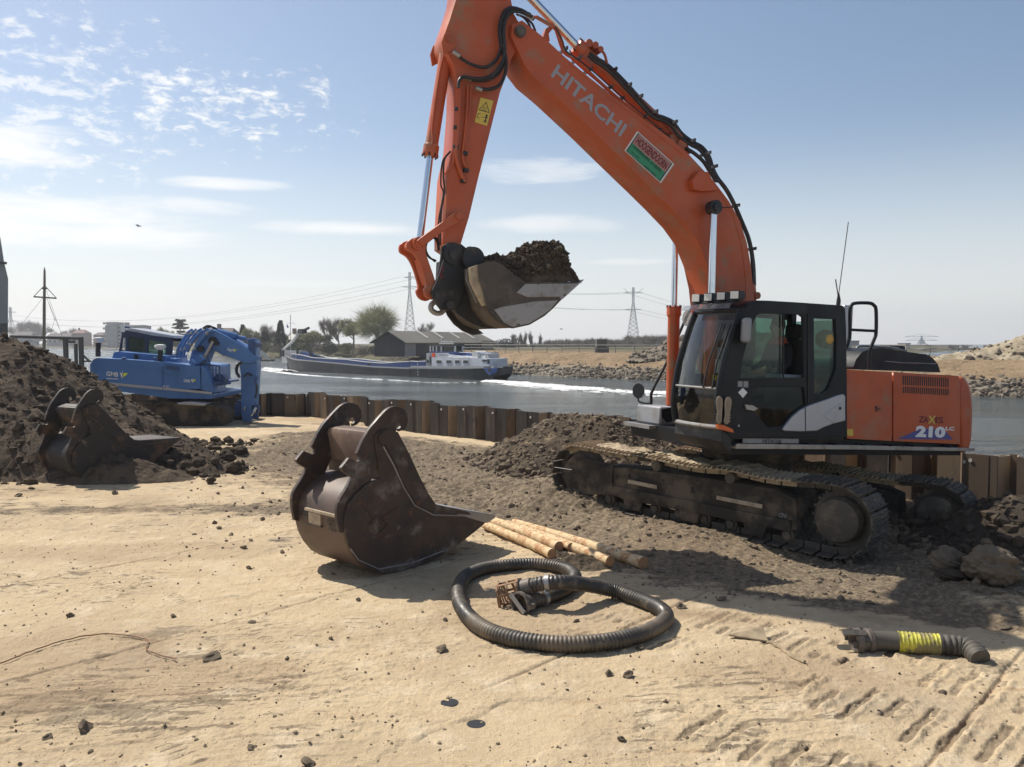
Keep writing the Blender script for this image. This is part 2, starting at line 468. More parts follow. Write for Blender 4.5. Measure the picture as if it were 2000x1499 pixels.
# hoses and wood
mk('hose_rubber', (.036, .032, .027), .46, layers=[((.13, .10, .07), 1.6, .46, .64, 7), ((.19, .15, .105), 7, .56, .74, 8)], roughvar=(4, .3, .65), bump=(60, .15, .002))
mk('hose_muddy', (.085, .075, .060), .65, layers=[((.03, .028, .026), 6, .5, .68, 6)], bump=(50, .4, .004))
mk('yellow_band', (.50, .46, .05), .65, layers=[((.20, .17, .075), 7, .42, .56, 8), ((.06, .05, .04), 18, .6, .7, 5)], bump=(40, .3, .003))
mk('cast_iron', (.12, .10, .085), .6, metal=.3, layers=[((.20, .17, .13), 14, .5, .7, 6)], bump=(60, .4, .003))
mk('rusty_iron', (.26, .14, .07), .75, layers=[((.14, .09, .06), 14, .45, .65, 6)], bump=(60, .4, .003))
mk('peeled_log', (.60, .44, .25), .8, layers=[((.42, .23, .10), 9, .48, .60, 8), ((.17, .09, .045), 26, .58, .66, 7), ((.70, .58, .40), 12, .58, .70, 6)], bump=(30, .35, .004))
mk('log_end', (.38, .20, .095), .8, layers=[((.26, .12, .05), 30, .5, .7, 4)])
# land
def soil(name, dark, light, clay=None, bs=1.0):
    return mk(name, dark, .97, layers=[(light, .9, .42, .70, 8), (tuple(.55 * a for a in dark), 4, .50, .68, 8), (clay or light, 2.2, .60, .76, 8), (tuple(.8 * a + .2 * b for a, b in zip(light, dark)), 22, .55, .7, 5)],
              spec=.12, bump=(7 * bs, .8, .06), bump2=(38 * bs, .8, .014))
soil('dark_soil', (.080, .061, .045), (.135, .102, .073), (.20, .145, .095))
soil('heap_soil', (.080, .062, .044), (.14, .108, .075), (.27, .205, .13))
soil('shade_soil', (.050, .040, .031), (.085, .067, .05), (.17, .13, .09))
soil('bank_sand', (.27, .225, .155), (.40, .34, .25), (.20, .165, .115), .25)
mk('clod', (.165, .130, .095), .97, layers=[((.20, .16, .115), 3, .45, .7, 6)], spec=.1, bump=(30, .7, .01))
mk('dark_clod', (.075, .058, .043), .97, layers=[((.10, .08, .06), 4, .45, .7, 6)], spec=.1, bump=(30, .8, .012))
mk('sand_clod', (.36, .285, .19), .97, layers=[((.24, .19, .13), 7, .45, .7, 6)], spec=.1, bump=(60, .6, .006))
mk('stone', (.19, .155, .115), .9, layers=[((.11, .09, .065), 2, .4, .65, 6), ((.30, .25, .185), 4, .6, .75, 5)], bump=(8, .5, .05))
mk('steel_plate', (.36, .30, .22), .8, metal=0.0, layers=[((.33, .24, .155), .9, .45, .68, 7), ((.29, .26, .215), 1.4, .54, .70, 8), ((.46, .36, .235), 2.6, .50, .68, 8), ((.22, .16, .11), 9, .66, .76, 6)], spec=.3, bump=(34, .15, .004))
mk('pile_rust', (.034, .028, .026), .75, metal=.1, layers=[((.075, .058, .046), 1.6, .46, .70, 7, (1, 1, .25)), ((.16, .12, .085), 5, .60, .76, 8, (1, 1, .2)), ((.032, .028, .027), 2.1, .58, .72, 5)], bump=(20, .3, .006))
mk('pile_web_lit', (.30, .225, .15), .8, layers=[((.17, .125, .085), 2, .42, .66, 7, (1, 1, .25)), ((.09, .07, .05), 5, .60, .76, 8, (1, 1, .2))], bump=(20, .3, .006))  # pale tone of the webs: sunlight on them put into the colour
mk('pile_rust_mid', (.125, .088, .06), .8, layers=[((.20, .145, .095), 2, .45, .66, 7, (1, 1, .25)), ((.05, .04, .035), 5, .56, .72, 8, (1, 1, .2))], bump=(20, .3, .006))
# far things
mk('bark', (.13, .11, .085), .9); mk('bark_grey', (.17, .155, .135), .9)
mk('twig', (.21, .18, .145), .9, layers=[((.20, .165, .12), .5, .4, .7, 3)])
mk('willow_leaf', (.34, .33, .18), .8, layers=[((.38, .36, .20), .35, .42, .66, 4), ((.18, .18, .085), .8, .55, .7, 3)])
mk('bush_green', (.14, .145, .07), .85, layers=[((.15, .15, .06), .3, .42, .66, 4)])
mk('evergreen', (.022, .038, .020), .85, layers=[((.045, .06, .03), .5, .45, .68, 4)])
mk('cedar_green', (.04, .06, .032), .85)
mk('grass', (.19, .17, .085), .95, layers=[((.12, .12, .05), .05, .42, .66, 6)])
mk('concrete', (.34, .33, .31), .85, layers=[((.25, .24, .23), .6, .4, .7, 6)], bump=(8, .1, .01))
mk('grey_wall', (.25, .25, .25), .85, layers=[((.20, .20, .20), .2, .4, .7, 5)])
mk('brick_wall', (.26, .16, .12), .85, layers=[((.20, .13, .10), .3, .4, .7, 5)])
mk('cream_wall', (.50, .45, .37), .85); mk('roof_dark', (.085, .07, .065), .85); mk('roof_red', (.20, .10, .075), .85)
mk('roof_sheet', (.17, .155, .125), .8, layers=[((.12, .11, .09), .15, .4, .7, 6)])
mk('roof_light_panel', (.50, .48, .42), .6); mk('barn_wall', (.045, .045, .048), .85, layers=[((.075, .07, .065), .3, .45, .7, 5)])
mk('window_dark', (.03, .035, .04), .12); mk('window_frame', (.55, .55, .53), .6)
mk('hull_black', (.030, .031, .034), .55, layers=[((.065, .055, .048), .35, .45, .7, 7, (1, 1, .3)), ((.10, .085, .07), .9, .62, .76, 6, (1, 1, .25))])
mk('boat_blue', (.055, .11, .32), .5, layers=[((.10, .13, .25), .5, .5, .75, 6)])
mk('boat_white', (.62, .64, .68), .45, layers=[((.48, .48, .50), .6, .5, .75, 6)])
mk('boat_cream', (.42, .42, .42), .6); mk('foam', (.62, .63, .62), .8, bump=(6, .6, .1))
mk('mast_wood', (.24, .20, .145), .8, layers=[((.16, .13, .09), 2, .4, .7, 5, (1, 1, .1))]); mk('wire', (.13, .13, .13), .6); mk('galvanised', (.34, .35, .37), .5, metal=.5)
mk('timber_grey', (.10, .095, .085), .85); mk('rail_grey', (.20, .20, .19), .7)
mk('silo', (.30, .30, .295), .8, layers=[((.22, .22, .215), .5, .4, .7, 6, (1, 1, .2))])

def glassy(name, tint, refl=.06, opacity=0.0, film=(.3, .3, .28)):
    m = bpy.data.materials.new(name); m.use_nodes = True; T = NT(m.node_tree); T.n.clear()
    out = T.node('ShaderNodeOutputMaterial'); tr = T.node('ShaderNodeBsdfTransparent'); gl = T.node('ShaderNodeBsdfGlossy'); df = T.node('ShaderNodeBsdfDiffuse')
    T.put(tr.inputs[0], (*tint, 1)); gl.inputs['Roughness'].default_value = .03; T.put(df.inputs[0], (*film, 1))
    lw = T.node('ShaderNodeLayerWeight'); lw.inputs[0].default_value = .5; fr = T.node('ShaderNodeMath', operation='MULTIPLY_ADD'); T.put(fr.inputs[0], T.math('POWER', lw.outputs['Facing'], 4.0)); fr.inputs[1].default_value = .9; fr.inputs[2].default_value = .05
    tc = T.node('ShaderNodeTexCoord').outputs['Object']
    m1 = T.node('ShaderNodeMixShader'); m2 = T.node('ShaderNodeMixShader')
    T.put(m1.inputs[0], T.math('MULTIPLY', T.ramp(T.noise(tc, 3.5, 6), .3, .75), opacity)); T.l.new(tr.outputs[0], m1.inputs[1]); T.l.new(df.outputs[0], m1.inputs[2])
    T.put(m2.inputs[0], T.math('MULTIPLY', fr.outputs[0], 1.0 + refl)); T.l.new(m1.outputs[0], m2.inputs[1]); T.l.new(gl.outputs[0], m2.inputs[2])
    T.l.new(m2.outputs[0], out.inputs[0]); M[name] = m; return m
glassy('cab_glass', (.50, .66, .60), opacity=.10); glassy('windscreen', (.80, .88, .86), opacity=.10, film=(.30, .30, .28)); glassy('smoked_visor', (.62, .58, .56), opacity=.35, film=(.4, .38, .36))
glassy('dark_glass', (.30, .36, .34), opacity=.15, film=(.07, .07, .06))

def water_mat():
    m = bpy.data.materials.new('river_water'); m.use_nodes = True; T = NT(m.node_tree); b = T.n['Principled BSDF']
    tc = T.node('ShaderNodeTexCoord').outputs['Object']
    n0 = T.noise(T.mapping(tc, scale=(.05, .02, 1)), 1.0, 3)
    T.put(b.inputs['Base Color'], T.mix(T.ramp(n0, .35, .65), (.085, .095, .09, 1), (.065, .08, .085, 1)))
    b.inputs['IOR'].default_value = 1.33; T.put(b.inputs['Roughness'], T.ramp(n0, .3, .7, .10, .26))
    w1 = T.noise(T.mapping(tc, scale=(1.0, 1.9, 1), rot=(0, 0, .25)), .42, 7, .68)
    w2 = T.noise(T.mapping(tc, scale=(1.0, 1.5, 1), rot=(0, 0, -.4)), 4.2, 5, .6)
    h = T.math('ADD', T.math('MULTIPLY', w1, 1.15), T.math('MULTIPLY', w2, .16))
    gust = T.ramp(T.noise(T.mapping(tc, scale=(.05, .16, 1), rot=(0, 0, .2)), 1.0, 4, .6), .36, .64, .30, 1.15); h = T.math('MULTIPLY', h, gust)
    bp = T.node('ShaderNodeBump'); bp.inputs['Strength'].default_value = 1.0; bp.inputs['Distance'].default_value = 1.0
    T.put(bp.inputs['Height'], h); T.put(b.inputs['Normal'], bp.outputs[0]); M['water'] = m
water_mat()

def ground_mat():
    m = bpy.data.materials.new('site_ground'); m.use_nodes = True; T = NT(m.node_tree); b = T.n['Principled BSDF']
    tc = T.node('ShaderNodeTexCoord').outputs['Object']
    def attr(n): o = T.node('ShaderNodeAttribute'); o.attribute_name = n; return o.outputs['Fac']
    soilf, scrape, fine = attr('soil'), attr('scrape'), attr('damp')
    n1 = T.noise(tc, .55, 6, .6); n2 = T.noise(tc, 2.6, 8, .68); n3 = T.noise(tc, 17, 6, .7); n4 = T.noise(tc, 90, 3, .7)
    streak = T.noise(T.mapping(tc, rot=(0, 0, -.83), scale=(.5, 4.0, 1)), 2.0, 7, .65)
    streak2 = T.noise(T.mapping(tc, rot=(0, 0, -.05), scale=(.8, 6.0, 1)), 1.6, 7, .7)
    c = T.mix(T.ramp(n1, .36, .64), (.535, .42, .27, 1), (.455, .35, .225, 1))
    c = T.mix(T.ramp(n2, .48, .70), c, (.60, .49, .34, 1))
    c = T.mix(T.math('MULTIPLY', T.ramp(streak, .56, .72), .5), c, (.40, .26, .145, 1))
    c = T.mix(T.math('MULTIPLY', T.ramp(n1, .56, .70), .30), c, (.35, .30, .235, 1))
    c = T.mix(T.math('MULTIPLY', T.ramp(n3, .60, .74), .5), c, (.29, .215, .14, 1))
    c = T.mix(T.math('MULTIPLY', T.ramp(n4, .66, .74), .55), c, (.64, .57, .46, 1))
    n5 = T.noise(tc, 240, 2, .7); c = T.mix(T.math('MULTIPLY', T.ramp(n5, .55, .72), .5), c, (.30, .235, .16, 1))
    n6 = T.noise(T.mapping(tc, scale=(1, 1.6, 1)), 38, 4, .7); c = T.mix(T.math('MULTIPLY', T.ramp(n6, .60, .70), .55), c, (.33, .25, .165, 1))
    # darker churned soil where machines have worked, also painted in to deepen the excavator's shadow
    sf = T.math('ADD', soilf, T.math('MULTIPLY', T.math('SUBTRACT', n2, .5), 1.1))
    sf = T.math('ADD', sf, T.math('MULTIPLY', T.math('SUBTRACT', streak2, .5), .8))
    sf = T.ramp(sf, .34, .62)
    dark = T.mix(T.ramp(n3, .4, .66), (.095, .074, .052, 1), (.26, .205, .142, 1))
    dark = T.mix(T.ramp(n2, .55, .7), dark, (.075, .060, .045, 1))
    c = T.mix(T.math('MULTIPLY', sf, .92), c, dark)
    sc = T.ramp(T.math('ADD', scrape, T.math('MULTIPLY', T.math('SUBTRACT', n2, .5), 1.2)), .45, .62)
    c = T.mix(T.math('MULTIPLY', sc, .75), c, (.20, .155, .105, 1))
    c = T.mix(T.math('MULTIPLY', fine, .7), c, (.27, .185, .115, 1))
    T.put(b.inputs['Base Color'], c); b.inputs['Roughness'].default_value = .93; b.inputs['Specular IOR Level'].default_value = .12
    h = T.math('ADD', T.math('MULTIPLY', n3, .02), T.math('MULTIPLY', n2, .03))
    b1 = T.node('ShaderNodeBump'); b1.inputs['Strength'].default_value = .95; b1.inputs['Distance'].default_value = 1.0; T.put(b1.inputs['Height'], h)
    b2 = T.node('ShaderNodeBump'); b2.inputs['Strength'].default_value = .8; b2.inputs['Distance'].default_value = .008; T.put(b2.inputs['Height'], n4); T.put(b2.inputs['Normal'], b1.outputs[0])
    T.put(b.inputs['Normal'], b2.outputs[0]); M['ground'] = m
ground_mat()
mk('buried_bucket', (.030, .026, .024), .65, metal=.1, layers=[((.13, .075, .045), 1.6, .52, .66, 7), ((.16, .125, .09), 6, .60, .74, 6)], bump=(22, .3, .008))
mk('bucket_sunlit', (.20, .135, .10), .55, metal=.1, layers=[((.13, .085, .062), 2.5, .45, .65, 7), ((.30, .24, .19), 14, .62, .74, 6)], bump=(22, .2, .004))  # lighter copy of the bucket brown, painted as if in sun
mk('cab_blue', (.018, .032, .075), .4, layers=[((.03, .04, .06), 5, .5, .75, 6)])
mk('bucket_back_lit', (.105, .068, .052), .55, metal=.1, layers=[((.055, .038, .031), 1.8, .45, .65, 7), ((.17, .12, .09), 5, .60, .76, 8)], bump=(22, .2, .005))  # back shell lighter than the sides, its sunlight put into the colour
# ------------------------------------------------------------------ water and site ground
mb = MB(); mb.add([(-1900, -60, -.8), (1900, -60, -.8), (1900, 1700, -.8), (-1900, 1700, -.8)], [(0, 1, 2, 3)])
tag(part('river_water', mb, M['water'], smooth=None, fixn=False), kind='structure', label='grey blue rippled river water')

WALL = [Vector((-46, 29.2)), Vector((-6.9, 28.4)), Vector((1.1, 20.2)), Vector((7.15, 13.0)), Vector((12.6, 6.2)), Vector((17.5, 0.0))]
def wall_side(x, y):
    """positive = on the land side"""
    best = None
    for a, b in zip(WALL[:-1], WALL[1:]):
        d = (b - a); L = d.length; t = np.clip(((x - a.x) * d.x + (y - a.y) * d.y) / L ** 2, 0, 1)
        dx = x - (a.x + d.x * t); dy = y - (a.y + d.y * t); dist = np.hypot(dx, dy)
        sgn = np.sign(-(d.x * (y - a.y) - d.y * (x - a.x)))
        if best is None: best = (dist, sgn * dist)
        else:
            m = dist < best[0] - 1e-9; best = (np.where(m, dist, best[0]), np.where(m, sgn * dist, best[1]))
    return best[1]
def blob(x, y, cx, cy, rx, ry=None, a=0):
    ry = ry or rx; c, s = math.cos(a), math.sin(a)
    u = ((x - cx) * c + (y - cy) * s) / rx; v = (-(x - cx) * s + (y - cy) * c) / ry
    return np.exp(-(u * u + v * v))
PLD = Vector((.675, .738)); PLN = Vector((.738, -.675))     # direction of the plate seams
def ground_fields(x, y):
    soil_ = np.clip(.95 * blob(x, y, -.2, 15.0, 3.4, 2.6, -.2) + .80 * blob(x, y, -3.9, 18.9, 3.6, 3.4) + .5 * blob(x, y, -1.5, 12.4, 2.4, 1.0) + .9 * blob(x, y, 3.4, 12.0, 3.4, 2.6, -.7)
                    + .60 * blob(x, y, 2.3, 9.3, 1.7, 1.2, -.5) + .75 * blob(x, y, 5.0, 9.4, 1.9, 1.3, -.6) + .5 * blob(x, y, 4.0, 7.6, 1.5, .5, -.6)  # blobs inside the excavator's shadow: shade painted into the ground colour
                    + .42 * blob(x, y, -6.5, 12.4, 5.0, .55, .03) + .34 * blob(x, y, -3.0, 10.3, 2.2, .9, .1) + .45 * blob(x, y, -9.5, 14.0, 4, 1.6) + .35 * blob(x, y, -3.1, 6.7, .55, .5)
                    + .8 * blob(x, y, 1.5, 17.6, 3.2, 2.4) + .2 * blob(x, y, 1.4, 10.6, 1.6, 1.0) + .6 * blob(x, y, 6.5, 11.5, 2.5, 2.5), 0, 1)
    rough = np.clip(1.0 * blob(x, y, 0.0, 14.6, 4.0, 2.7, -.2) + .9 * blob(x, y, -4.4, 19.6, 3.6, 3.2) + .6 * blob(x, y, 4.0, 10.6, 3.6, 2.2, -.7) + .35 * blob(x, y, 3.0, 8.4, 2.6, .8, -.5)
                    + .9 * blob(x, y, 1.5, 17.6, 4, 3) + .30 * blob(x, y, -5, 11.6, 6, 1.6) + .4 * blob(x, y, 5, 7.6, 1.3, .7) + .35 * blob(x, y, 0.6, 9.4, .9, .5, -.5), 0, 1)
    z = .022 * fbm(x * .35, y * .35, 3, 3)
    z += rough * (.085 * fbm(x * 1.1, y * 1.1, 4, 11) + .075 * (ridged(x * 2.6, y * 2.6, 4, 17) - .55) + .035 * fbm(x * 9, y * 9, 3, 23))
    z += (1 - rough) * (.0095 * fbm(x * 2.2, y * 2.2, 4, 31, .6) + .0075 * fbm(x * 11, y * 11, 4, 37, .7))
    # flakes and wheel scuffs that lie across the sand
    st = ridged((x * .9 + y * .25) * 1.3, (y - x * .15) * 6.5, 4, 41)
    fl = np.clip(sstep(.46, .64, vnoise(x * .7, y * .7, 44)) * .7 + 1.0 * blob(x, y, -3.0, 5.6, 1.9, .9) + .8 * blob(x, y, -4.5, 11.3, 5.0, 1.3) + .7 * blob(x, y, -2.2, 8.4, 1.3, .7) + .5 * blob(x, y, 3.4, 6.4, 1.6, .7), 0, 1)
    z += (1 - rough) * fl * (.035 * np.clip(st - .66, 0, 1) * 2 + .012 * (ridged(x * 5, y * 9, 3, 47) - .5))
    z += (1 - rough) * (.25 + .75 * fl) * .0075 * sstep(.60, .66, vnoise(x * 15, y * 24, 58)) * sstep(.35, .6, vnoise(x * 2, y * 2, 59))
    z += (1 - rough) * .005 * (ridged(x * 24, y * 24, 3, 97) - .5)
    # spoil thrown up between wall and buckets
    z += .30 * blob(x, y, -4.4, 20.2, 2.3, 1.6) + .10 * blob(x, y, -8.0, 22, 3, 2.4) + .20 * blob(x, y, .9, 12.6, 1.0, .7) + .12 * blob(x, y, 1.8, 11.0, .9, .4, -.72) + .05 * blob(x, y, -.2, 14.6, 2.2, 1.4)
    z += -.10 * blob(x, y, 4.0, 9.9, .9, .9) + .16 * blob(x, y, 1.05, 13.2, 1.5, 1.0) + .02 * blob(x, y, .4, 9.2, .3, .25)
    # old crawler ruts: cross bars along a lane
    q = x * .72 - y * .69; p = x * .69 + y * .72                 # q along the lane, p across it
    wob = .05 * fbm(x * 1.7, y * 1.7, 2, 51)
    scrape = np.zeros_like(x)
    for (pc, hw, per, q0, q1, amp, sd) in ((5.75, .36, .205, -4.9, -.2, .030, 61), (4.75, .30, .205, -3.2, .3, .024, 63), (6.65, .32, .205, -4.2, -.9, .022, 65), (3.9, .30, .205, -2.6, .2, .022, 66), (3.25, .10, .062, -8.6, -4.4, .007, 71), (3.60, .10, .062, -8.6, -4.6, .006, 72), (2.2, .1, .07, -6.5, -3.5, .005, 73), (9.6, .34, .2, -9.5, -2.0, .018, 67), (11.8, .4, .2, -13, -6, .018, 68)):
        lane = sstep(hw, hw - .07, np.abs(p - pc + wob)) * sstep(q0, q0 + .4, q) * sstep(q1, q1 - .4, q)
        on = sstep(.22, .34, vnoise(p * 3.3 + sd, np.floor((q + wob * .3) / per) * 3.7 + .5, sd)) * sstep(.18, .38, vnoise(x * 1.1, y * 1.1, sd + 1))
        fr = ((q + wob * .3) / per) % 1.0
        fr = (fr + .10 * fbm(x * 9, y * 9, 2, sd + 7)) % 1.0
        bar = sstep(.08, .20, fr) * sstep(.50, .38, fr); lipb = sstep(.42, .55, fr) * sstep(.80, .6, fr)
        z += -amp * .62 * lane * on * bar * (1 + .5 * fbm(x * 22, y * 22, 2, sd + 2)) + amp * .50 * lane * on * lipb * (1 + .8 * fbm(x * 20, y * 20, 2, sd + 5)) + .004 * lane * fbm(x * 12, y * 12, 3, sd + 6)
        scrape = np.maximum(scrape, lane * on * bar * .5)
    # fine lines left by tracks and tyres in the middle distance
    lines = np.sin((y * 1.0 + x * .22 + .12 * fbm(x * .6, y * .6, 2, 71)) * 2 * math.pi / .21)
    z += .020 * lines * blob(x, y, -1.6, 13.6, 2.0, 1.3) + .014 * lines * blob(x, y, -5.6, 17.5, 1.9, 1.0)
    # seams between the steel plates under the sand
    damp = np.zeros_like(x); off = x * PLN.x + y * PLN.y
    al = x * PLD.x + y * PLD.y
    for k in range(-4, 4):
        d = np.abs(off - (-4.16 + 2.70 * k) + .012 * fbm(al * .8, off * .8, 2, 77))
        vis = sstep(.30, .60, vnoise(al * .55 + k * 9, off * .2, 79)) * (1 - rough) * (y < 11.5)
        z += -.014 * np.exp(-(d / .014) ** 2) * vis + .006 * np.exp(-((d - .05) / .04) ** 2) * vis
        damp = np.maximum(damp, .85 * np.exp(-(d / .013) ** 2) * vis)
    for k, (c0) in enumerate((1.0, 6.4, 3.7, 8.8)):
        d = np.abs(al - c0)
        vis = sstep(.4, .6, vnoise(off * .5 + k * 5, al * .1, 83)) * (1 - rough) * (y < 11)
        z += -.010 * np.exp(-(d / .014) ** 2) * vis
    bare = .9 * blob(x, y, .05, 5.35, .62, .42, .8) + .8 * blob(x, y, -.55, 4.9, .6, .3, .8) + .35 * blob(x, y, 2.9, 4.9, .3, .6, .8)
    z = z - .018 * sstep(.42, .60, bare + .30 * fbm(x * 3, y * 3, 4, 88)) * (y < 6.6)
    damp = np.maximum(damp, .5 * sstep(.66, .78, vnoise(x * .5 + .3 * fbm(x, y, 2, 91), y * .8, 87)) * (1 - rough))
    damp = np.maximum(damp, .9 * blob(x, y, 1.75, 7.6, .65, .13, -.35))
    scr = .35 * blob(x, y, -3.0, 6.7, .8, .6) + .5 * blob(x, y, -3.2, 5.6, 1.6, .7) + scrape
    scr = np.clip(scr + fl * .42 * sstep(.66, .80, ridged((x * .9 + y * .25) * 2.6, (y - x * .15) * 17, 4, 49)) + .28 * (1 - rough) * sstep(.5, .7, vnoise(x * .8, y * .8, 93)), 0, 1)
    z = z - .10 * sstep(2.0, 0.2, wall_side(x, y)) * (y < 26)
    return z, soil_, scr, damp
def gz(x, y):
    return float(ground_fields(np.array([float(x)]), np.array([float(y)]))[0][0])

rows = np.concatenate([np.geomspace(1.2, 4.6, 60), np.geomspace(4.62, 34, 900)[0:]]); cols = np.linspace(-.74, .74, 1100)
Yg, Tg = np.meshgrid(rows, cols, indexing='ij'); Xg = Tg * Yg
zg, soil_g, scr_g, damp_g = ground_fields(Xg, Yg)
side = wall_side(Xg, Yg); keep = (side[:-1, :-1] > -.25)
# steel plates show through where the sand has been dragged off
ground = gridmesh('site_ground', Xg, Yg, zg, M['ground'], attrs={'soil': soil_g, 'scrape': scr_g, 'damp': damp_g}, mask=keep)
tag(ground, 'sandy churned building ground over steel plates', kind='structure')
# the yard goes on to the left of and behind the viewer
def yard(name, x0, x1, y0, y1, nx, ny, dz=-.03):
    X, Y = np.meshgrid(np.linspace(x0, x1, nx), np.linspace(y0, y1, ny)); Z, a, b, c = ground_fields(X, Y)
    m = (wall_side(X, Y)[:-1, :-1] > -.25)
    return tag(gridmesh(name, X, Y, Z + dz, M['ground'], attrs={'soil': a, 'scrape': b, 'damp': c}, mask=m), 'sandy yard beside and behind the work area', kind='structure')
yard('yard_ground', -46, 16, -14, 33, 420, 320, -.045)

# ------------------------------------------------------------------ soil heaps
def heap(name, label, x0, x1, y0, y1, step, hfun, mat, rough=1.0, seed=1, nl=0, lump=(.03, .12), lmat=None, group=None):
    nx, ny = int((x1 - x0) / step), int((y1 - y0) / step)
    X, Y = np.meshgrid(np.linspace(x0, x1, nx), np.linspace(y0, y1, ny))
    H = hfun(X, Y)
    on = sstep(-.05, .25, H)
    n = .16 * fbm(X * .9, Y * .9, 4, seed) + .15 * (ridged(X * 2.2, Y * 2.2, 5, seed + 9, .58) - .5) + .05 * (ridged(X * 8, Y * 8, 3, seed + 13) - .5) + .025 * fbm(X * 24, Y * 24, 2, seed + 21)
    Z = H + on * rough * n
    Z0 = ground_fields(X, Y)[0]; Z = np.maximum(Z, -.35) + 0 * Z0
    ctr = Vector(((x0 + x1) / 2, (y0 + y1) / 2, 0))
    root = thing(name, label, 'soil heap', loc=ctr, group=group)
    keepm = (Z > Z0 - .12) & (wall_side(X, Y) > -.1)
    gridmesh('soil', X, Y, Z, mat, root, mask=(keepm[:-1, :-1] | keepm[1:, 1:]))
    if nl:
        rng = np.random.default_rng(seed); px = rng.uniform(x0, x1, nl * 4); py = rng.uniform(y0, y1, nl * 4)
        hh = hfun(px, py); ok = (hh > -.12) & (wall_side(px, py) > .15); px, py = px[ok][:nl], py[ok][:nl]
        hh = hfun(px, py); o2 = sstep(-.05, .25, hh)
        nn = .16 * fbm(px * .9, py * .9, 4, seed) + .15 * (ridged(px * 2.2, py * 2.2, 5, seed + 9, .58) - .5) + .05 * (ridged(px * 8, py * 8, 3, seed + 13) - .5)
        zz = np.maximum(hh + o2 * rough * nn, ground_fields(px, py)[0])
        s = lump[0] + (lump[1] - lump[0]) * rng.random(len(px)) ** 7
        s = s * np.where(hh < .35, 1.25, 1)
        lo = lumps('loose_lumps', np.stack([px, py, zz + s * .15], -1), s, lmat or mat, root, seed)
        lo['kind'] = 'stuff'
    return root
def seg_h(ridge, slope, top):
    """height of a ridge of tipped soil: falls off with distance from a crest line"""
    def f(x, y):
        H = np.full(np.shape(x), -9.0)
        for (ax, ay, az), (bx, by, bz) in zip(ridge[:-1], ridge[1:]):
            dx, dy = bx - ax, by - ay; L2 = dx * dx + dy * dy + 1e-9; t = np.clip(((x - ax) * dx + (y - ay) * dy) / L2, 0, 1)
            d = np.hypot(x - ax - dx * t, y - ay - dy * t); d = np.sqrt(d * d + .16) - .4
            d = d * (1 + .22 * fbm(x * .5, y * .5, 2, 5))
            H = np.maximum(H, az + (bz - az) * t - slope * d)
        return H
    return f
hl = seg_h([(-24, 20.5, 2.75), (-13.5, 19.0, 2.72), (-11.2, 18.5, 2.62), (-10.0, 18.0, 1.66), (-8.6, 17.3, .90), (-7.2, 16.7, .48), (-5.9, 16.3, .22)], .68, 2.6)
heap('soil_heap', 'large heap of dark tipped soil at the left edge with a bucket lying against it', -17.5, -4.4, 13.2, 24.5, .042, hl, M['dark_soil'], 1.0, 3, 9000, (.012, .11), M['dark_clod'])
hm = seg_h([(1.25, 17.7, .95), (1.9, 17.2, .97), (2.5, 16.3, .35)], .60, 1)
heap('soil_heap', 'brown soil heap against the sheet pile wall behind the crawler tracks', -2.0, 5.4, 13.4, 20.4, .035, hm, M['heap_soil'], .62, 23, 2200, (.02, .085), M['clod'])
hr = seg_h([(6.5, 10.5, .50), (7.6, 9.8, .58), (9.5, 8.7, .5)], .50, 1)
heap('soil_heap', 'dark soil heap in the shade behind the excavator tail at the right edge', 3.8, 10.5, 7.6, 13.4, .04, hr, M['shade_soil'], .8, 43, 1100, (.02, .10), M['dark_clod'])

# boulders of clay at the right and the left heap: each its own thing
def lump_mesh(seed, mat):
    v2, f2 = ico()[:2]; r = np.random.default_rng(seed); v = v2 * (1 + r.uniform(-.30, .34, (len(v2), 1))) * r.uniform(.7, 1.15, (1, 3)) + .25 * np.sin(v2[:, [1, 2, 0]] * 2.3 + seed)
    me = bpy.data.meshes.new('clod'); me.from_pydata([tuple(a) for a in v], [], [tuple(int(i) for i in a) for a in f2]); me.materials.append(mat); return me
def clod_mesh(seed, mat, sub=4):
    bm = bmesh.new(); bmesh.ops.create_icosphere(bm, subdivisions=sub, radius=1)
    co = np.array([tuple(v.co) for v in bm.verts]); a = co * 1.0
    n = .30 * fbm(a[:, 0] * 1.3 + a[:, 2] * 2.1 + seed, a[:, 1] * 1.3 - a[:, 2] * 1.7, 3, seed) + .20 * (ridged(a[:, 0] * 3 + a[:, 2] * 3, a[:, 1] * 3 + a[:, 2] * 1.5, 4, seed + 3) - .5) + .12 * (ridged(a[:, 0] * 7 + a[:, 2] * 5, a[:, 1] * 7 - a[:, 2] * 4, 4, seed + 8) - .5) + .05 * fbm(a[:, 0] * 12, a[:, 1] * 12 + a[:, 2] * 9, 2, seed + 5)
    for v, k in zip(bm.verts, n): v.co *= 1 + k
    me = bpy.data.meshes.new('clod'); bm.to_mesh(me); bm.free(); me.shade_smooth(); me.materials.append(mat); return me
CL = [clod_mesh(3, M['clod'], 5), clod_mesh(8, M['clod'], 5), clod_mesh(15, M['dark_clod'], 4), clod_mesh(21, M['dark_clod'], 4), lump_mesh(31, M['clod']), clod_mesh(37, M['dark_clod'], 2), clod_mesh(41, M['sand_clod'], 2), lump_mesh(47, M['clod'])]
def put_clod(px, py, w, h, mesh, label, cat='clod', group=None, name='soil_clod', rot=0, zc=.42):
    """px, py = foot of the clod on the ground in the photograph, w and h in pixels"""
    g = at_z(px, py, 0); z = gz(g.x, g.y); d = g.y; s = d / FPX
    o = bpy.data.objects.new(name, mesh); COL.objects.link(o)
    o.location = (g.x, g.y + w * s * .25, z + h * s * zc); o.scale = (w * s / 2, w * s / 2 * .9, h * s / 2); o.rotation_euler = (0, 0, rot)
    return tag(o, label, cat, group)
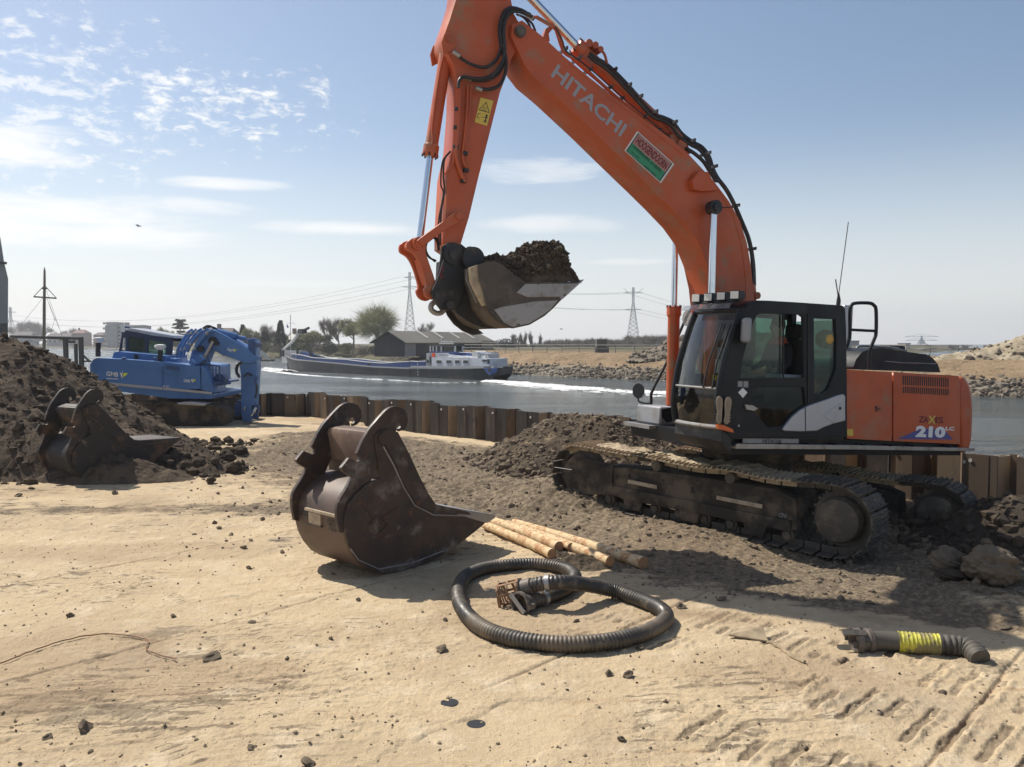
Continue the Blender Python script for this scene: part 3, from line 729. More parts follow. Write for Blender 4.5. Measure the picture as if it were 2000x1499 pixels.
put_clod(1855, 1118, 58, 50, CL[0], 'squarish clay boulder at the foot of the shaded heap, nearest to the crawler track')
put_clod(1950, 1146, 100, 70, CL[1], 'biggest rounded clay boulder at the right edge of the picture', rot=1.2)
put_clod(1898, 1118, 34, 26, CL[4], 'small clay lump between the two large clay boulders', rot=.7)
put_clod(1870, 1132, 60, 16, CL[2], 'flat dark clay slab in front of the squarish boulder', rot=.2)
put_clod(1932, 1090, 24, 20, CL[4], 'small clay lump perched on the largest boulder', rot=2.2, zc=1.3)
for i, (x, y, w, h, k, t) in enumerate((
    (10, 938, 46, 36, 2, 'rounded dark clod at the very left edge, foot of the big heap'), (42, 934, 27, 19, 3, 'low dark clod second from the left edge'),
    (84, 926, 34, 26, 2, 'dark clod standing at the foot of the big heap, left of the flat one'), (122, 929, 26, 18, 4, 'squarish brown clod just in front of the half buried bucket'),
    (66, 931, 22, 12, 3, 'small flat clod between two round ones at the heap foot'), (78, 900, 36, 34, 2, 'upright dark clod leaning on the big heap, left of the buried bucket'),
    (96, 842, 62, 40, 3, 'long dark clod lying over the buried bucket wing'), (20, 896, 60, 36, 2, 'broad clod in the lower slope of the big heap'), (440, 908, 34, 30, 3, 'dark clod at the right toe of the big heap, by the sand'),
    (455, 926, 30, 24, 2, 'round dark clod in the right toe of the big heap'), (410, 945, 20, 14, 3, 'loose dark clod on the sand below the heap toe'), (470, 895, 26, 20, 2, 'dark clod furthest right along the toe of the big heap'))):
    put_clod(x, y, w, h, CL[k], t, rot=i * 1.1)

# loose lumps and crumbs on the ground; the largest ones are things, the rest is scatter
rng = np.random.default_rng(5)
def scatter(n, seed, reg, smin, smax, p, mat, name, label, dens=None):
    r = np.random.default_rng(seed); yy = np.exp(r.uniform(math.log(reg[2]), math.log(reg[3]), n * 3)); xx = r.uniform(reg[0], reg[1], n * 3) * yy
    ok = wall_side(xx, yy) > .3
    if dens is not None: ok &= r.random(n * 3) < dens(xx, yy)
    xx, yy = xx[ok][:n], yy[ok][:n]; zz = ground_fields(xx, yy)[0]
    s = smin + (smax - smin) * r.random(len(xx)) ** p
    return tag(lumps(name, np.stack([xx, yy, zz + s * .2], -1), s, mat, None, seed), label, kind='stuff')
scatter(900, 101, (-.66, .66, 4.4, 14), .003, .014, 4, M['dark_clod'], 'soil_crumbs', 'dark soil crumbs scattered over the sand', lambda x, y: .35 + .65 * sstep(.4, .65, vnoise(x * .9, y * .9, 7)))
scatter(2600, 103, (-.66, .66, 4.4, 16), .003, .016, 2.5, M['sand_clod'], 'sand_crumbs', 'pale sand crumbs scattered over the ground')
scatter(4200, 105, (-.4, .66, 8.0, 20), .006, .045, 4.5, M['clod'], 'soil_crumbs', 'brown soil crumbs in the churned zone', lambda x, y: np.clip(ground_fields(x, y)[1] * 1.1, 0, 1))
singles = [(338, 1206, 15, 9), (410, 1228 + 60, 42, 12), (162, 1430, 36, 24), (860, 1275, 30, 13), (135, 1205 + 0, 16, 9), (646, 1250, 10, 8), (870, 1215 - 0, 12, 8), (1228, 1326, 22, 14), (1190, 1322, 20, 13), (1125, 1215, 14, 9),
           (1215, 1450, 18, 12), (1650, 1295, 26, 14), (1845, 1357, 18, 11), (1965, 1225, 26, 11), (34, 972, 14, 7), (60, 958, 12, 7), (222, 968, 16, 10), (486, 1112, 12, 8), (490, 1218, 20, 6), (560, 1290, 12, 8),
           (1250, 1270, 18, 8), (600, 1495, 36, 16), (90, 1445, 22, 9), (490, 1466, 26, 8), (1820, 1190, 22, 9), (1575, 1465, 14, 9), (1300, 1375, 12, 8), (700, 1175, 12, 8), (1085, 1106, 18, 10), (1330, 1190, 26, 12), (1410, 1175, 24, 10), (1700, 1185, 18, 9)]
def lump_label(i):
    bands = ((1400, 9999, 'along the bottom edge'), (1262, 1400, 'on the sand below the hose and the wire'), (1200, 1262, 'on the sand level with the hose'), (1000, 1200, 'between the buckets and the excavator shadow'), (0, 1000, 'in front of the big heap at the left'))
    x, y = singles[i][:2]
    for a, b, t in bands:
        if a <= y < b:
            row = sorted(q[0] for q in singles if a <= q[1] < b); k = row.index(x)
            return '%s soil lump from the left %s' % (('first', 'second', 'third', 'fourth', 'fifth', 'sixth', 'seventh', 'eighth', 'ninth', 'tenth', 'eleventh', 'twelfth')[k], t)
for i, (x, y, w, h) in enumerate(singles):
    put_clod(x, y, w, h, CL[4] if i % 3 else CL[7], lump_label(i), group='loose soil lumps on the sand', rot=i * .9, zc=.22)
put_clod(1005, 1102, 0.1, 0.1, CL[5], 'tiny soil speck beside the logs') if False else None

# steel road plates that show through the sand in the foreground
def gpt(off, al): return Vector((PLN.x * off + PLD.x * al, PLN.y * off + PLD.y * al, 0))
PLB = Frame((0, 0, 0), (PLD.x, PLD.y, 0), (PLN.x, PLN.y, 0), (0, 0, 1))
spots_z = (-.012,)
spots = [(-4.15, -1.46, 1.0, 6.3, 'steel road plate with a lifting hole showing bare in the bottom middle foreground')]
for i, (a, b, c, d, lab) in enumerate(spots):
    mb = MB(); mb.box(PLB, c + .012, d - .012, a + .012, b - .012, -.03, spots_z[i])
    t = thing('steel_plate', lab, 'steel plate', loc=gpt((a + b) / 2, (c + d) / 2), )
    part('plate', mb, M['ground'], t, smooth=None)
    hl_ = MB()
    if i == 0:
        for (x, y) in [(930, 1411), (878, 1374)]:
            hl_ = MB(); g = at_z(x, y, .0); g.z = gz(g.x, g.y) - .001; hl_.disc(g, (0, 0, 1), .062 if i == 0 else .055, .008, 24)
            part('lifting_hole', hl_, M['lettering_black'], t, smooth=None)
# a bent wire and a strap of flat iron on the sand
def onground(pts, lift): return [Vector((p.x, p.y, gz(p.x, p.y) + lift)) for p in pts]
wp = [at_z(x, y, 0) for x, y in ((-8, 1302), (60, 1276), (120, 1256), (195, 1241), (240, 1243), (288, 1254), (285, 1268), (292, 1277), (348, 1292))]
mb = MB(); mb.tube([p + Vector((0, 0, .012)) for p in onground(resample(smoothpath(wp, 6), .05), .006)], .0055, 6)
tag(part('wire', mb, M['rusty_iron']), 'thin bent rusty wire lying on the sand at the left', 'wire')
mb = MB(); mb.tube(onground(resample(smoothpath([at_z(x, y, 0) for x, y in ((1500, 1257), (1525, 1270), (1548, 1286), (1574, 1299))], 4), .04), .012), .016, 6)
sp = thing('flat_iron_scrap', 'flat pointed scrap of sandy sheet and strap lying right of the hose', 'scrap', loc=at_z(1490, 1255, 0))
part('strap', mb, M['sand_clod'], sp)
mb = MB(); a, b, c, d = (at_z(x, y, 0) for x, y in ((1423, 1246), (1452, 1236), (1490, 1243), (1500, 1256)))
z0 = gz(a.x, a.y)
tri = [Vector((a.x, a.y, z0 + .03)), Vector((b.x, b.y, z0 + .05)), Vector((c.x, c.y, z0 + .085)), Vector((d.x, d.y, z0 + .02))]
mb.add(tri + [p - Vector((0, 0, .012)) for p in tri], [(0, 1, 2, 3), (7, 6, 5, 4), (0, 4, 5, 1), (1, 5, 6, 2), (2, 6, 7, 3), (3, 7, 4, 0)]); part('sheet', mb, M['sand_clod'], sp, smooth=None)

# ------------------------------------------------------------------ sheet pile wall
def sheet_wall():
    t = thing('sheet_pile_wall', 'rusty steel sheet pile wall along the river, with lifting holes near its top edge', 'retaining wall', loc=(0, 20, 0))
    rr = random.Random(4); n = 0
    for si, (a, b) in enumerate(zip(WALL[:-1], WALL[1:])):
        d = (b - a); L = d.length; d = d / L; nrm = Vector((d.y, -d.x))       # towards the yard
        F = Frame((a.x, a.y, 0), (d.x, d.y, 0), (-nrm.x, -nrm.y, 0), (0, 0, 1))
        per = 1.16; k0 = 0
        cnt = int(L / per)
        if si == 0: k0 = int((L - 15) / per)
        if si == 4: cnt = 2
        for k in range(k0, cnt + 1):
            s0 = k * per
            if s0 > L - .1: break
            dz = rr.uniform(-.045, .045); top = .80 + dz
            # U profile: in-pan, web, out-pan, web; thickness 20 mm, one pile = one U
            for (pts, dark) in (([(s0, .0), (s0 + .38, .0), (s0 + .46, .26), (s0 + .58, .26)], 0), ([(s0 + .58, .26), (s0 + .70, .26), (s0 + .78, .0), (s0 + 1.16, .0)], 1)):
                mb = MB(); tz = top + (rr.uniform(-.02, .02))
                e = rr.uniform(-.008, .008)
                for (p, q) in ((pts[0], pts[1]), (pts[2], pts[3])):
                    mb.bar(F.P(p[0], p[1] + e, (tz - 3) / 2), F.P(q[0], q[1] + e, (tz - 3) / 2), .022, (tz + 3))
                # clutch where two piles lock
                mb.bar(F.P(pts[-1][0], pts[-1][1] + e, -3), F.P(pts[-1][0], pts[-1][1] + e, tz - .01), .05)
                m = M['pile_rust'] if rr.random() < .85 else M['pile_rust_mid']
                if si in (2, 3) and s0 > (7.0 if si == 2 else 0): m = M['pile_rust_mid']  # right stretch in a lighter tone, painting the sun it catches
                p_ = part('sheet_pile', mb, m, t, smooth=None)
                mw = MB(); p, q = pts[1], pts[2]; mw.bar(F.P(p[0], p[1] + e, (tz - 3) / 2), F.P(q[0], q[1] + e, (tz - 3) / 2), .023, (tz + 2.99)); part('web', mw, M['pile_web_lit'] if rr.random() < .75 else M['pile_rust_mid'], p_, smooth=None)
                n += 1
            # the pale round lifting hole (water shows through)
            hx = s0 + (.12 if rr.random() < .5 else -.1)
            mb = MB(); mb.disc(F.P(hx, -.022, top - .12), F.v, .028, .012, 14); part('lifting_hole', mb, M['paper'], t, smooth=None)
    return t
sheet_wall()
# ------------------------------------------------------------------ the orange crawler excavator
ST = R(2.6)
S = frame((3.42, 12.05, -.02), (-.921, -.389), ST)          # upper structure: u forward, v near side, w up
if S.v.y > 0: S = Frame(S.o, S.u, -S.v, S.w)
EX = thing('crawler_excavator', 'orange and black crawler excavator holding up a bucket of soil by the river wall', 'excavator', S.M())
def SP(pts, v): return [S.px(x, y, v) for x, y in pts]
def SW(x, y, v): return S.W(x, y, v)

# ---- boom
BV = .27
boom_near = [(1020, 40), (1063, 74), (1104, 112), (1152, 152), (1200, 190), (1254, 230), (1312, 272), (1341, 297), (1370, 328), (1396, 356), (1424, 393), (1445, 431), (1459, 474), (1467, 520), (1471, 560), (1473, 610), (1476, 680), (1462, 760),
             (1420, 765), (1398, 690), (1395, 610), (1390, 560), (1380, 515), (1362, 470), (1338, 436), (1304, 400), (1266, 362), (1228, 325), (1150, 248), (1080, 182), (1042, 150), (1024, 126), (1010, 96), (998, 70), (1000, 48)]
mb = MB(); mb.plate(S, SP(boom_near, BV), BV, -BV, .006)
boom = part('boom', mb, M['orange_paint'], EX)
mb = MB(); mb.disc(SW(1016, 62, BV + .02), S.v, .070, .05, 24); mb.disc(SW(1016, 62, BV + .05), S.v, .045, .03, 16); part('boom_tip_pin', mb, M['cast_iron'], boom)
# weld seams and stiffener along the side of the boom
mb = MB()
for pts in (((1112, 126), (1196, 196), (1256, 240), (1330, 300)), ((1404, 372), (1432, 420), (1448, 478), (1455, 530), (1458, 590))):
    mb.tube([SW(x, y, BV + .002) for x, y in pts], .007, 5)
part('weld_seam', mb, M['orange_paint'], boom)
# gusset where the arm cylinder is pinned and the cylinder bracket
mb = MB(); mb.plate(S, SP([(1306, 268), (1318, 258), (1334, 268), (1344, 284), (1350, 300), (1338, 300)], .16), .16, -.16, .004); mb.disc(SW(1331, 283, .18), S.v, .07, .05, 18); part('cylinder_bracket', mb, M['orange_worn'], boom)
mb = MB(); mb.plate(S, SP([(1352, 352), (1366, 334), (1384, 336), (1402, 372), (1372, 374), (1356, 370)], BV + .1), BV + .10, BV, .01); part('hose_bracket', mb, M['orange_paint'], boom)
text_on('HITACHI', S, S.px(1075.5, 148, BV), S.px(1212, 267.5, BV), .185, BV, M['lettering_grey'], boom, bold=.022)
# the firm's plate on the boom
def quad_plate(px, v, mat, name, parent, th=.004):
    mb = MB(); mb.plate(S, SP(px, v), v + th, v - .001, 0); return part(name, mb, mat, parent, smooth=None)
sg = [(1244.5, 256.6), (1316.5, 321), (1290.5, 358.5), (1219.5, 294.5)]
c0 = (sum(a for a, b in sg) / 4, sum(b for a, b in sg) / 4)
def shrink(q, k): return [(c0[0] + (a - c0[0]) * k, c0[1] + (b - c0[1]) * k) for a, b in q]
plate0 = quad_plate(sg, BV + .004, M['decal_white'], 'sign', boom)
quad_plate(shrink(sg, .93), BV + .0085, M['lettering_black'], 'sign_border', plate0, .001)
q = shrink(sg, .885); L_ = lambda a, b, t: (a[0] + (b[0] - a[0]) * t, a[1] + (b[1] - a[1]) * t)
quad_plate([q[0], q[1], L_(q[1], q[2], .52), L_(q[0], q[3], .52)], BV + .0105, M['decal_pink'], 'sign_upper_field', plate0, .001)
quad_plate([L_(q[0], q[3], .52), L_(q[1], q[2], .52), q[2], q[3]], BV + .0105, M['decal_green'], 'sign_lower_field', plate0, .001)
def rowline(t, a, b): return S.px(*L_(L_(q[0], q[3], t), L_(q[1], q[2], t), a), BV), S.px(*L_(L_(q[0], q[3], t), L_(q[1], q[2], t), b), BV)
hh = (Vector(S.px(*q[0], BV)) - Vector(S.px(*q[3], BV))).length
text_on('HOOGENDOORN', S, *rowline(.46, .04, .96), hh * .37, BV + .0125, M['lettering_dark_red'], plate0, bold=.03)
text_on('OUDERKERK a/d IJSSEL', S, *rowline(.70, .04, .92), hh * .13, BV + .0125, M['lettering_green'], plate0, bold=.02)
for t, a, b in ((.86, .08, .32), (.93, .52, .88)):
    mb = MB(); A_, B_ = rowline(t, a, b); A_, B_ = Vector(A_), Vector(B_); n_ = 9
    for i in range(n_):
        if i == 4: continue
        p0 = A_.lerp(B_, i / n_); p1 = A_.lerp(B_, (i + .6) / n_); up_ = Vector((-(B_ - A_).y, (B_ - A_).x)).normalized() * hh * .07
        vs = [S.P(k.x, BV + .0135, k.y) for k in (p0, p1, p1 + up_, p0 + up_)]; mb.add(vs, [(0, 1, 2, 3)])
    part('small_print', mb, M['lettering_green'], plate0, smooth=None, fixn=False)

# ---- arm
AV = .20
arm_near = [(905, -95), (980, -95), (996, -10), (1004, 28), (1020, 55), (1016, 85), (998, 118), (992, 140), (977, 180), (958, 255), (935, 345), (916, 425), (898, 484), (880, 492), (868, 484), (868, 450), (874, 345), (886, 290), (892, 215), (893, 165), (886, 128), (872, 102), (866, 84), (868, 68), (878, 40), (892, -5)]
mb = MB(); mb.plate(S, SP(arm_near, AV), AV, -AV, .005)
arm = part('arm', mb, M['orange_paint'], EX)
mb = MB(); mb.disc(SW(877, 78, AV + .015), S.v, .055, .05, 20); mb.disc(SW(877, 78, AV + .03), S.v, .03, .05, 14); part('bucket_cylinder_pin', mb, M['orange_worn'], arm)
mb = MB(); mb.plate(S, SP([(862, 84), (868, 66), (882, 62), (893, 80), (888, 96), (866, 108)], AV + .03), AV + .03, AV, .006); mb.plate(S, SP([(862, 84), (868, 66), (882, 62), (893, 80), (888, 96), (866, 108)], AV + .03), -AV, -AV - .03, .006); part('cylinder_lug', mb, M['orange_paint'], arm)
# yellow warning label
wl = [(938.5, 191), (963.5, 197.5), (951, 246.5), (927, 239)]
lab = quad_plate(wl, AV + .004, M['decal_yellow'], 'warning_label', arm)
def lbl(u, v): a = L_(wl[0], wl[1], u); b = L_(wl[3], wl[2], u); return L_(a, b, v)
mb = MB()
tri = [lbl(.5, .12), lbl(.92, .48), lbl(.10, .48)]
for a, b in zip(tri, tri[1:] + tri[:1]): mb.bar(SW(*a, AV + .009), SW(*b, AV + .009), .007, .004, up=S.v)
for a, b in (((.38, .42), (.38, .30)), ((.5, .42), (.5, .30)), ((.62, .42), (.62, .30)), ((.3, .46), (.7, .46))): mb.bar(SW(*lbl(*a), AV + .009), SW(*lbl(*b), AV + .009), .004, .004, up=S.v)
for a, b in (((.12, .62), (.12, .80)), ((.12, .80), (.30, .80)), ((.12, .62), (.3, .62)), ((.42, .72), (.58, .72))): mb.bar(SW(*lbl(*a), AV + .009), SW(*lbl(*b), AV + .009), .006, .004, up=S.v)
mb.disc(SW(*lbl(.78, .62), AV + .008), S.v, .014, .004, 10)
for a, b in (((.78, .66), (.78, .80)), ((.66, .70), (.9, .70)), ((.78, .80), (.68, .90)), ((.78, .80), (.88, .90))): mb.bar(SW(*lbl(*a), AV + .009), SW(*lbl(*b), AV + .009), .011, .004, up=S.v)
part('warning_sign', mb, M['lettering_black'], lab, smooth=None)

def ram(name, p_rod, p_gland, p_end, rb, rr, parent, gland=1.22, mat='orange_paint'):
    """hydraulic ram: rod from p_rod to p_gland, barrel on to p_end"""
    mb = MB(); d = (p_end - p_gland).normalized()
    mb.lathe(p_gland, d, [(0, rb * .8), (.01, rb * gland), (.13, rb * gland), (.14, rb * 1.08), (.17, rb), ((p_end - p_gland).length - .02, rb), ((p_end - p_gland).length, rb * .8)], 20)
    b = part(name, mb, M[mat], parent)
    mb = MB(); mb.cyl(p_rod, p_gland + d * .05, rr, 18); part('piston_rod', mb, M['chrome'], b)
    mb = MB()
    for i in range(8):
        a = i * math.pi / 4; x = d.orthogonal().normalized(); y = d.cross(x); c = p_gland + (x * math.cos(a) + y * math.sin(a)) * rb * gland * .96
        mb.cyl(c - d * .012, c + d * .03, .011, 6)
    part('gland_bolts', mb, M['dark_coupler'], b)
    return b
# bucket ram in front of the arm
br = ram('bucket_cylinder', SW(819, 478, 0), SW(839.5, 306, 0), SW(875, 80, 0), .078, .043, EX)
mb = MB(); mb.tube(smoothpath([SW(870, 100, .08), SW(861, 130, .085), SW(850, 200, .085), SW(844, 250, .085), SW(845, 272, .09), SW(842, 290, .09)], 5), .011, 6); part('grease_pipe', mb, M['orange_paint'], br)
mb = MB(); mb.lathe(SW(875, 80, 0) - S.v * .14, S.v, [(0, .07), (.28, .07)], 18); part('clevis', mb, M['orange_worn'], br)
# arm ram on top of the boom
ar = ram('arm_cylinder', SW(1028, -12, 0), SW(1124, 89, 0), SW(1331, 283, 0), .092, .052, EX)
mb = MB()
mb.box(Frame(SW(1138, 92, 0), (SW(1331, 283, 0) - SW(1124, 89, 0)).normalized(), S.v, S.v.cross((SW(1331, 283, 0) - SW(1124, 89, 0)).normalized())), -.02, .22, -.08, .08, -.16, -.08)
for (x, y, r) in ((1146, 88, .05), (1158, 92, .045), (1168, 100, .04)): mb.disc(SW(x, y, .02), S.v, r, .16, 12)
part('port_block', mb, M['orange_worn'], ar)
mb = MB(); mb.tube(smoothpath([SW(1165, 92, .03), SW(1179, 104, .04), SW(1184, 118, .04), SW(1187, 132, .03)], 5), .018, 8); part('port_pipe', mb, M['orange_paint'], ar)
# boom rams, one each side of the boom, standing on the front of the deck
for v, nm in ((.44, 'boom_cylinder'), (-.44, 'boom_cylinder')):
    top = S.px(1394, 406, .44); bot = S.px(1418, 800, .44); gl = .40
    P0 = S.P(top[0], v, top[1]); P1 = S.P(bot[0] + .28, v, bot[1] - .02); G = P0.lerp(P1, .47)
    b_ = ram(nm, P0, G, P1, .085, .046, EX)
    mb = MB(); mb.disc(P0, S.v, .095, .12, 22); mb.disc(P0 + S.v * (.07 if v > 0 else -.07), S.v, .055, .05, 16); part('rod_eye', mb, M['orange_worn'] if v < 0 else M['dark_coupler'], b_)
mb = MB(); mb.tube([SW(1410, 406, .4), SW(1430, 405, .42), SW(1443, 402, .5)], .008, 5); part('grease_nipple', mb, M['rubber'], boom)

# ---- hoses
def hose(name, pts, v, r, mat='rubber', parent=None, k=6, vs=None):
    mb = MB(); P = [SW(x, y, (vs[i] if vs else v)) for i, (x, y) in enumerate(pts)]
    mb.tube(smoothpath(P, k), r, 8); return part(name, mb, M[mat], parent or boom)
hose('hydraulic_hose', [(1043, 39), (1030, 27), (1015, 19), (998, 18), (985, 30), (978, 52), (980, 84), (988, 113), (987, 142), (976, 166), (955, 175), (929, 172)], .30, .021)
hose('hydraulic_hose', [(1040, 33), (1018, 24), (1000, 24), (988, 38), (984, 64), (986, 100), (978, 128), (960, 148), (940, 154), (920, 153), (905, 151), (897, 158), (895, 172)], .33, .020)
hose('hydraulic_hose', [(1032, 30), (1010, 22), (994, 22), (981, 42), (979, 72), (977, 100), (966, 121), (947, 132), (920, 126), (897, 112), (884, 101)], .28, .020)
hose('hydraulic_hose', [(1036, 29), (1006, 16), (988, 20), (979, 36), (975, 58), (978, 90), (984, 120), (972, 145), (950, 157), (925, 157), (908, 153)], .26, .020)
hose('hydraulic_hose', [(1015, 30), (1030, 38), (1040, 48), (1046, 62)], .15, .014); hose('hydraulic_hose', [(1008, 28), (1022, 34), (1032, 46), (1036, 56)], .10, .014)
for (a, b) in (((929, 172), (941, 177)), ((905, 151), (921, 155)), ((884, 101), (898, 110)), ((1026, 27), (1041, 37))):
    mb = MB(); mb.cyl(SW(*a, .31 if a[0] < 1000 else .3), SW(*b, .31 if a[0] < 1000 else .3), .026, 10); part('hose_fitting', mb, M['bare_steel'], arm if a[0] < 1000 else boom)
# black hoses along the back of the boom
bh = [(1152, 104), (1166, 116), (1186, 129), (1215, 157), (1248, 193), (1275, 222), (1296, 231), (1313, 240), (1330, 262), (1351, 278), (1369, 288), (1383, 306), (1391, 330), (1400, 348), (1418, 372), (1433, 400), (1447, 432), (1462, 470), (1470, 515), (1472, 560)]
hose('boom_hose', bh, .10, .024); hose('boom_hose', [(x - 3, y + 5) for x, y in bh[:14]] + [(1408, 356), (1424, 382), (1440, 412), (1455, 446), (1466, 486), (1470, 530), (1470, 560)], .20, .022)
hose('boom_hose', [(x + 2, y - 1) for x, y in bh], -.05, .022)
hose('boom_hose', [(1340, 290), (1356, 300), (1372, 314), (1382, 328), (1392, 344)], .22, .026)
hose('boom_pipe', [(1268, 224), (1288, 238), (1304, 240), (1316, 250), (1332, 268)], .16, .016, 'orange_paint')
hose('boom_pipe', [(1472, 556), (1474, 580), (1473, 600), (1472, 700)], .14, .026, 'orange_paint'); hose('boom_pipe', [(1470, 556), (1471, 580), (1468, 700)], .22, .022, 'orange_paint')
mb = MB(); mb.disc(SW(1476, 578, .2), S.v, .05, .1, 12); part('pipe_clamp', mb, M['orange_worn'], boom)
for off, v in ((0, .20), (5, .14)):
    hose('boom_pipe', [(1042 + off, 32), (1056 + off, 40), (1082 + off, 56), (1088 + off, 68), (1096 + off, 92), (1104 + off, 106), (1130, 122 + off), (1170, 158 + off * .6), (1210, 194 + off * .5), (1262, 234), (1300, 264), (1326, 288)], v, .016, 'orange_paint')
hose('boom_hose', [(1084, 52), (1098, 78), (1106, 100), (1134, 120), (1180, 158), (1222, 196), (1270, 236), (1310, 270)], .24, .009)
for (x, y) in ((1100, 98), (1126, 116), (1148, 138), (1188, 172), (1210, 194), (1254, 230), (1282, 256), (1224, 168), (1196, 138), (1246, 190), (1275, 220), (1313, 240), (1348, 276), (1378, 300), (1391, 326), (1434, 402), (1466, 486)):
    mb = MB(); w_ = Vector(S.px(x, y, .15)); mb.box(Frame(SW(x, y, .15), S.u, S.v, S.w), -.011, .011, -.12, .12, -.028, .012); part('hose_clamp', mb, M['dark_coupler'], boom)
mb = MB(); mb.plate(S, SP([(1060, 76), (1066, 56), (1076, 50), (1080, 56), (1072, 66), (1074, 80)], .12), .12, .06, .003); part('pipe_bracket', mb, M['orange_paint'], boom)
# pipes down the side of the arm
for pts, r in (([(898, 160), (897, 200), (893, 260), (890, 305), (900, 338), (908, 356)], .026), ([(914, 168), (912, 220), (907, 270), (904, 300), (906, 318), (914, 334)], .017), ([(920, 168), (917, 220), (912, 262), (909, 300)], .013), ([(895, 165), (893, 210), (889, 262), (886, 312), (878, 330), (870, 342)], .016)):
    hose('arm_pipe', pts, AV + .03, r, 'orange_paint', arm)
for (x, y) in ((910, 333), (905, 354), (908, 300), (890, 288), (893, 214), (891, 250)):
    mb = MB(); mb.box(Frame(SW(x, y, AV + .03), S.u, S.v, S.w), -.03, .03, -.02, .02, -.022, .022); part('pipe_clip', mb, M['dark_coupler'], arm)
hose('arm_hose', [(880, 296), (868, 312), (866, 345), (868, 372), (862, 410), (860, 450), (860, 480)], AV - .02, .012, 'rubber', arm)
hose('arm_hose', [(876, 300), (864, 318), (861, 360), (866, 380), (857, 430), (856, 470)], AV - .1, .010, 'rubber', arm)
hose('coupler_hose', [(856, 490), (853, 472), (845, 465), (834, 474), (831, 490), (838, 503), (852, 510)], .05, .012, 'rubber', arm); hose('coupler_hose', [(858, 488), (856, 470), (846, 462), (836, 470), (832, 486), (837, 500), (850, 512)], .10, .011, 'rubber', arm)

# ---- linkage
mb = MB()
for s in (1, -1):
    v0, v1 = s * (AV + .10), s * (AV + .035)
    mb.plate(S, SP([(893, 412), (905, 418), (906, 428), (896, 435), (878, 444), (850, 463), (828, 480), (815, 470), (835, 455), (860, 437), (880, 422)], v0), v0, v1, .006)
mb.disc(SW(897, 423, AV + .11), S.v, .045, .05, 18)
l1 = part('side_link', mb, M['orange_paint'], EX)
mb = MB(); LV = .19
mb.plate(S, [SP(loop2([(806, 466), (822, 464), (833, 478), (832, 492), (838, 512), (850, 548), (852, 570), (858, 580), (848, 586), (834, 580), (828, 566), (832, 556), (822, 520), (810, 498), (796, 488), (795, 474)], 3), LV)], LV, LV - .06, .01); mb.plate(S, [SP(loop2([(806, 466), (822, 464), (833, 478), (832, 492), (838, 512), (850, 548), (852, 570), (858, 580), (848, 586), (834, 580), (828, 566), (832, 556), (822, 520), (810, 498), (796, 488), (795, 474)], 3), LV)], -LV + .06, -LV, .01); mb.plate(S, SP([(822, 505), (836, 520), (846, 550), (838, 556), (828, 528)], LV), .10, -.10, .01)
mb.disc(SW(818, 476, LV + .03), S.v, .075, .05, 22); mb.disc(SW(818, 476, LV + .05), S.v, .045, .05, 18); mb.lathe(SW(802, 482, 0) - S.v * LV, S.v, [(0, .055), (2 * LV, .055)], 16)
mb.lathe(SW(842, 573, 0) - S.v * (LV + .02), S.v, [(0, .065), (2 * LV + .04, .065)], 18)
part('bucket_link', mb, M['orange_paint'], EX)

# ---- quick coupler
mb = MB(); QV = .24
for s in (1, -1):
    v0, v1 = s * QV, s * (QV - .06)
    mb.plate(S, SP([(864, 482), (874, 475), (888, 474), (898, 478), (908, 486), (920, 494), (914, 520), (908, 548), (904, 575), (898, 596), (886, 606), (862, 606), (850, 590), (842, 572), (850, 556), (858, 530), (862, 505)], v0), v0, v1, .006)
cp = part('quick_coupler', mb, M['dark_coupler'], EX)
mb = MB(); mb.disc(SW(885, 497, QV + .01), S.v, .125, .05, 26); mb.disc(SW(885, 497, QV + .03), S.v, .055, .04, 18); part('pin_cap', mb, M['dark_coupler'], cp)
mb = MB(); mb.tube([SW(885, 497, -QV), SW(885, 497, QV)], .10, 16); mb.tube([SW(850, 577, -QV), SW(850, 577, QV)], .05, 14); mb.tube([SW(918, 494, -QV - .1), SW(918, 494, QV + .12)], .075, 16); mb.tube([SW(880, 596, -QV), SW(880, 596, QV + .1)], .05, 14); part('coupler_pin', mb, M['dark_coupler'], cp)
for v in (.34, -.34): mb = MB(); mb.disc(SW(924, 505, v), S.v, .135, .06, 24); part('hanger_disc', mb, M['dark_coupler'], cp)
mb = MB(); mb.box(Frame(SW(880, 545, 0), S.u, S.v, S.w), -.12, .14, -.16, .16, -.24, .20); mb.tube([SW(895, 500, .1), SW(882, 590, .1)], .045, 12); part('locking_cylinder', mb, M['dark_coupler'], cp)
mb = MB(); hk = [SW(x, y, 0) for x, y in ((862, 588), (850, 590), (842, 597), (843, 606), (852, 612), (862, 611), (869, 602))]
mb.tube(smoothpath(hk, 5), [.028] * 6 + [.035] * 25, 10) if False else mb.tube(smoothpath(hk, 5), .033, 10); part('lifting_hook', mb, M['worn_steel'], cp)
for pts in ([(866, 508), (856, 540), (845, 566)],):
    hose('edge_strip', pts, QV + .005, .006, 'bare_steel', cp)
text_on('Z', S, S.px(859, 545, QV), S.px(868, 540, QV), .07, QV, M['lettering_dark_red'], cp, bold=.03)
text_on('V', S, S.px(862, 533, QV), S.px(871, 528, QV), .07, QV, M['lettering_dark_red'], cp, bold=.03)

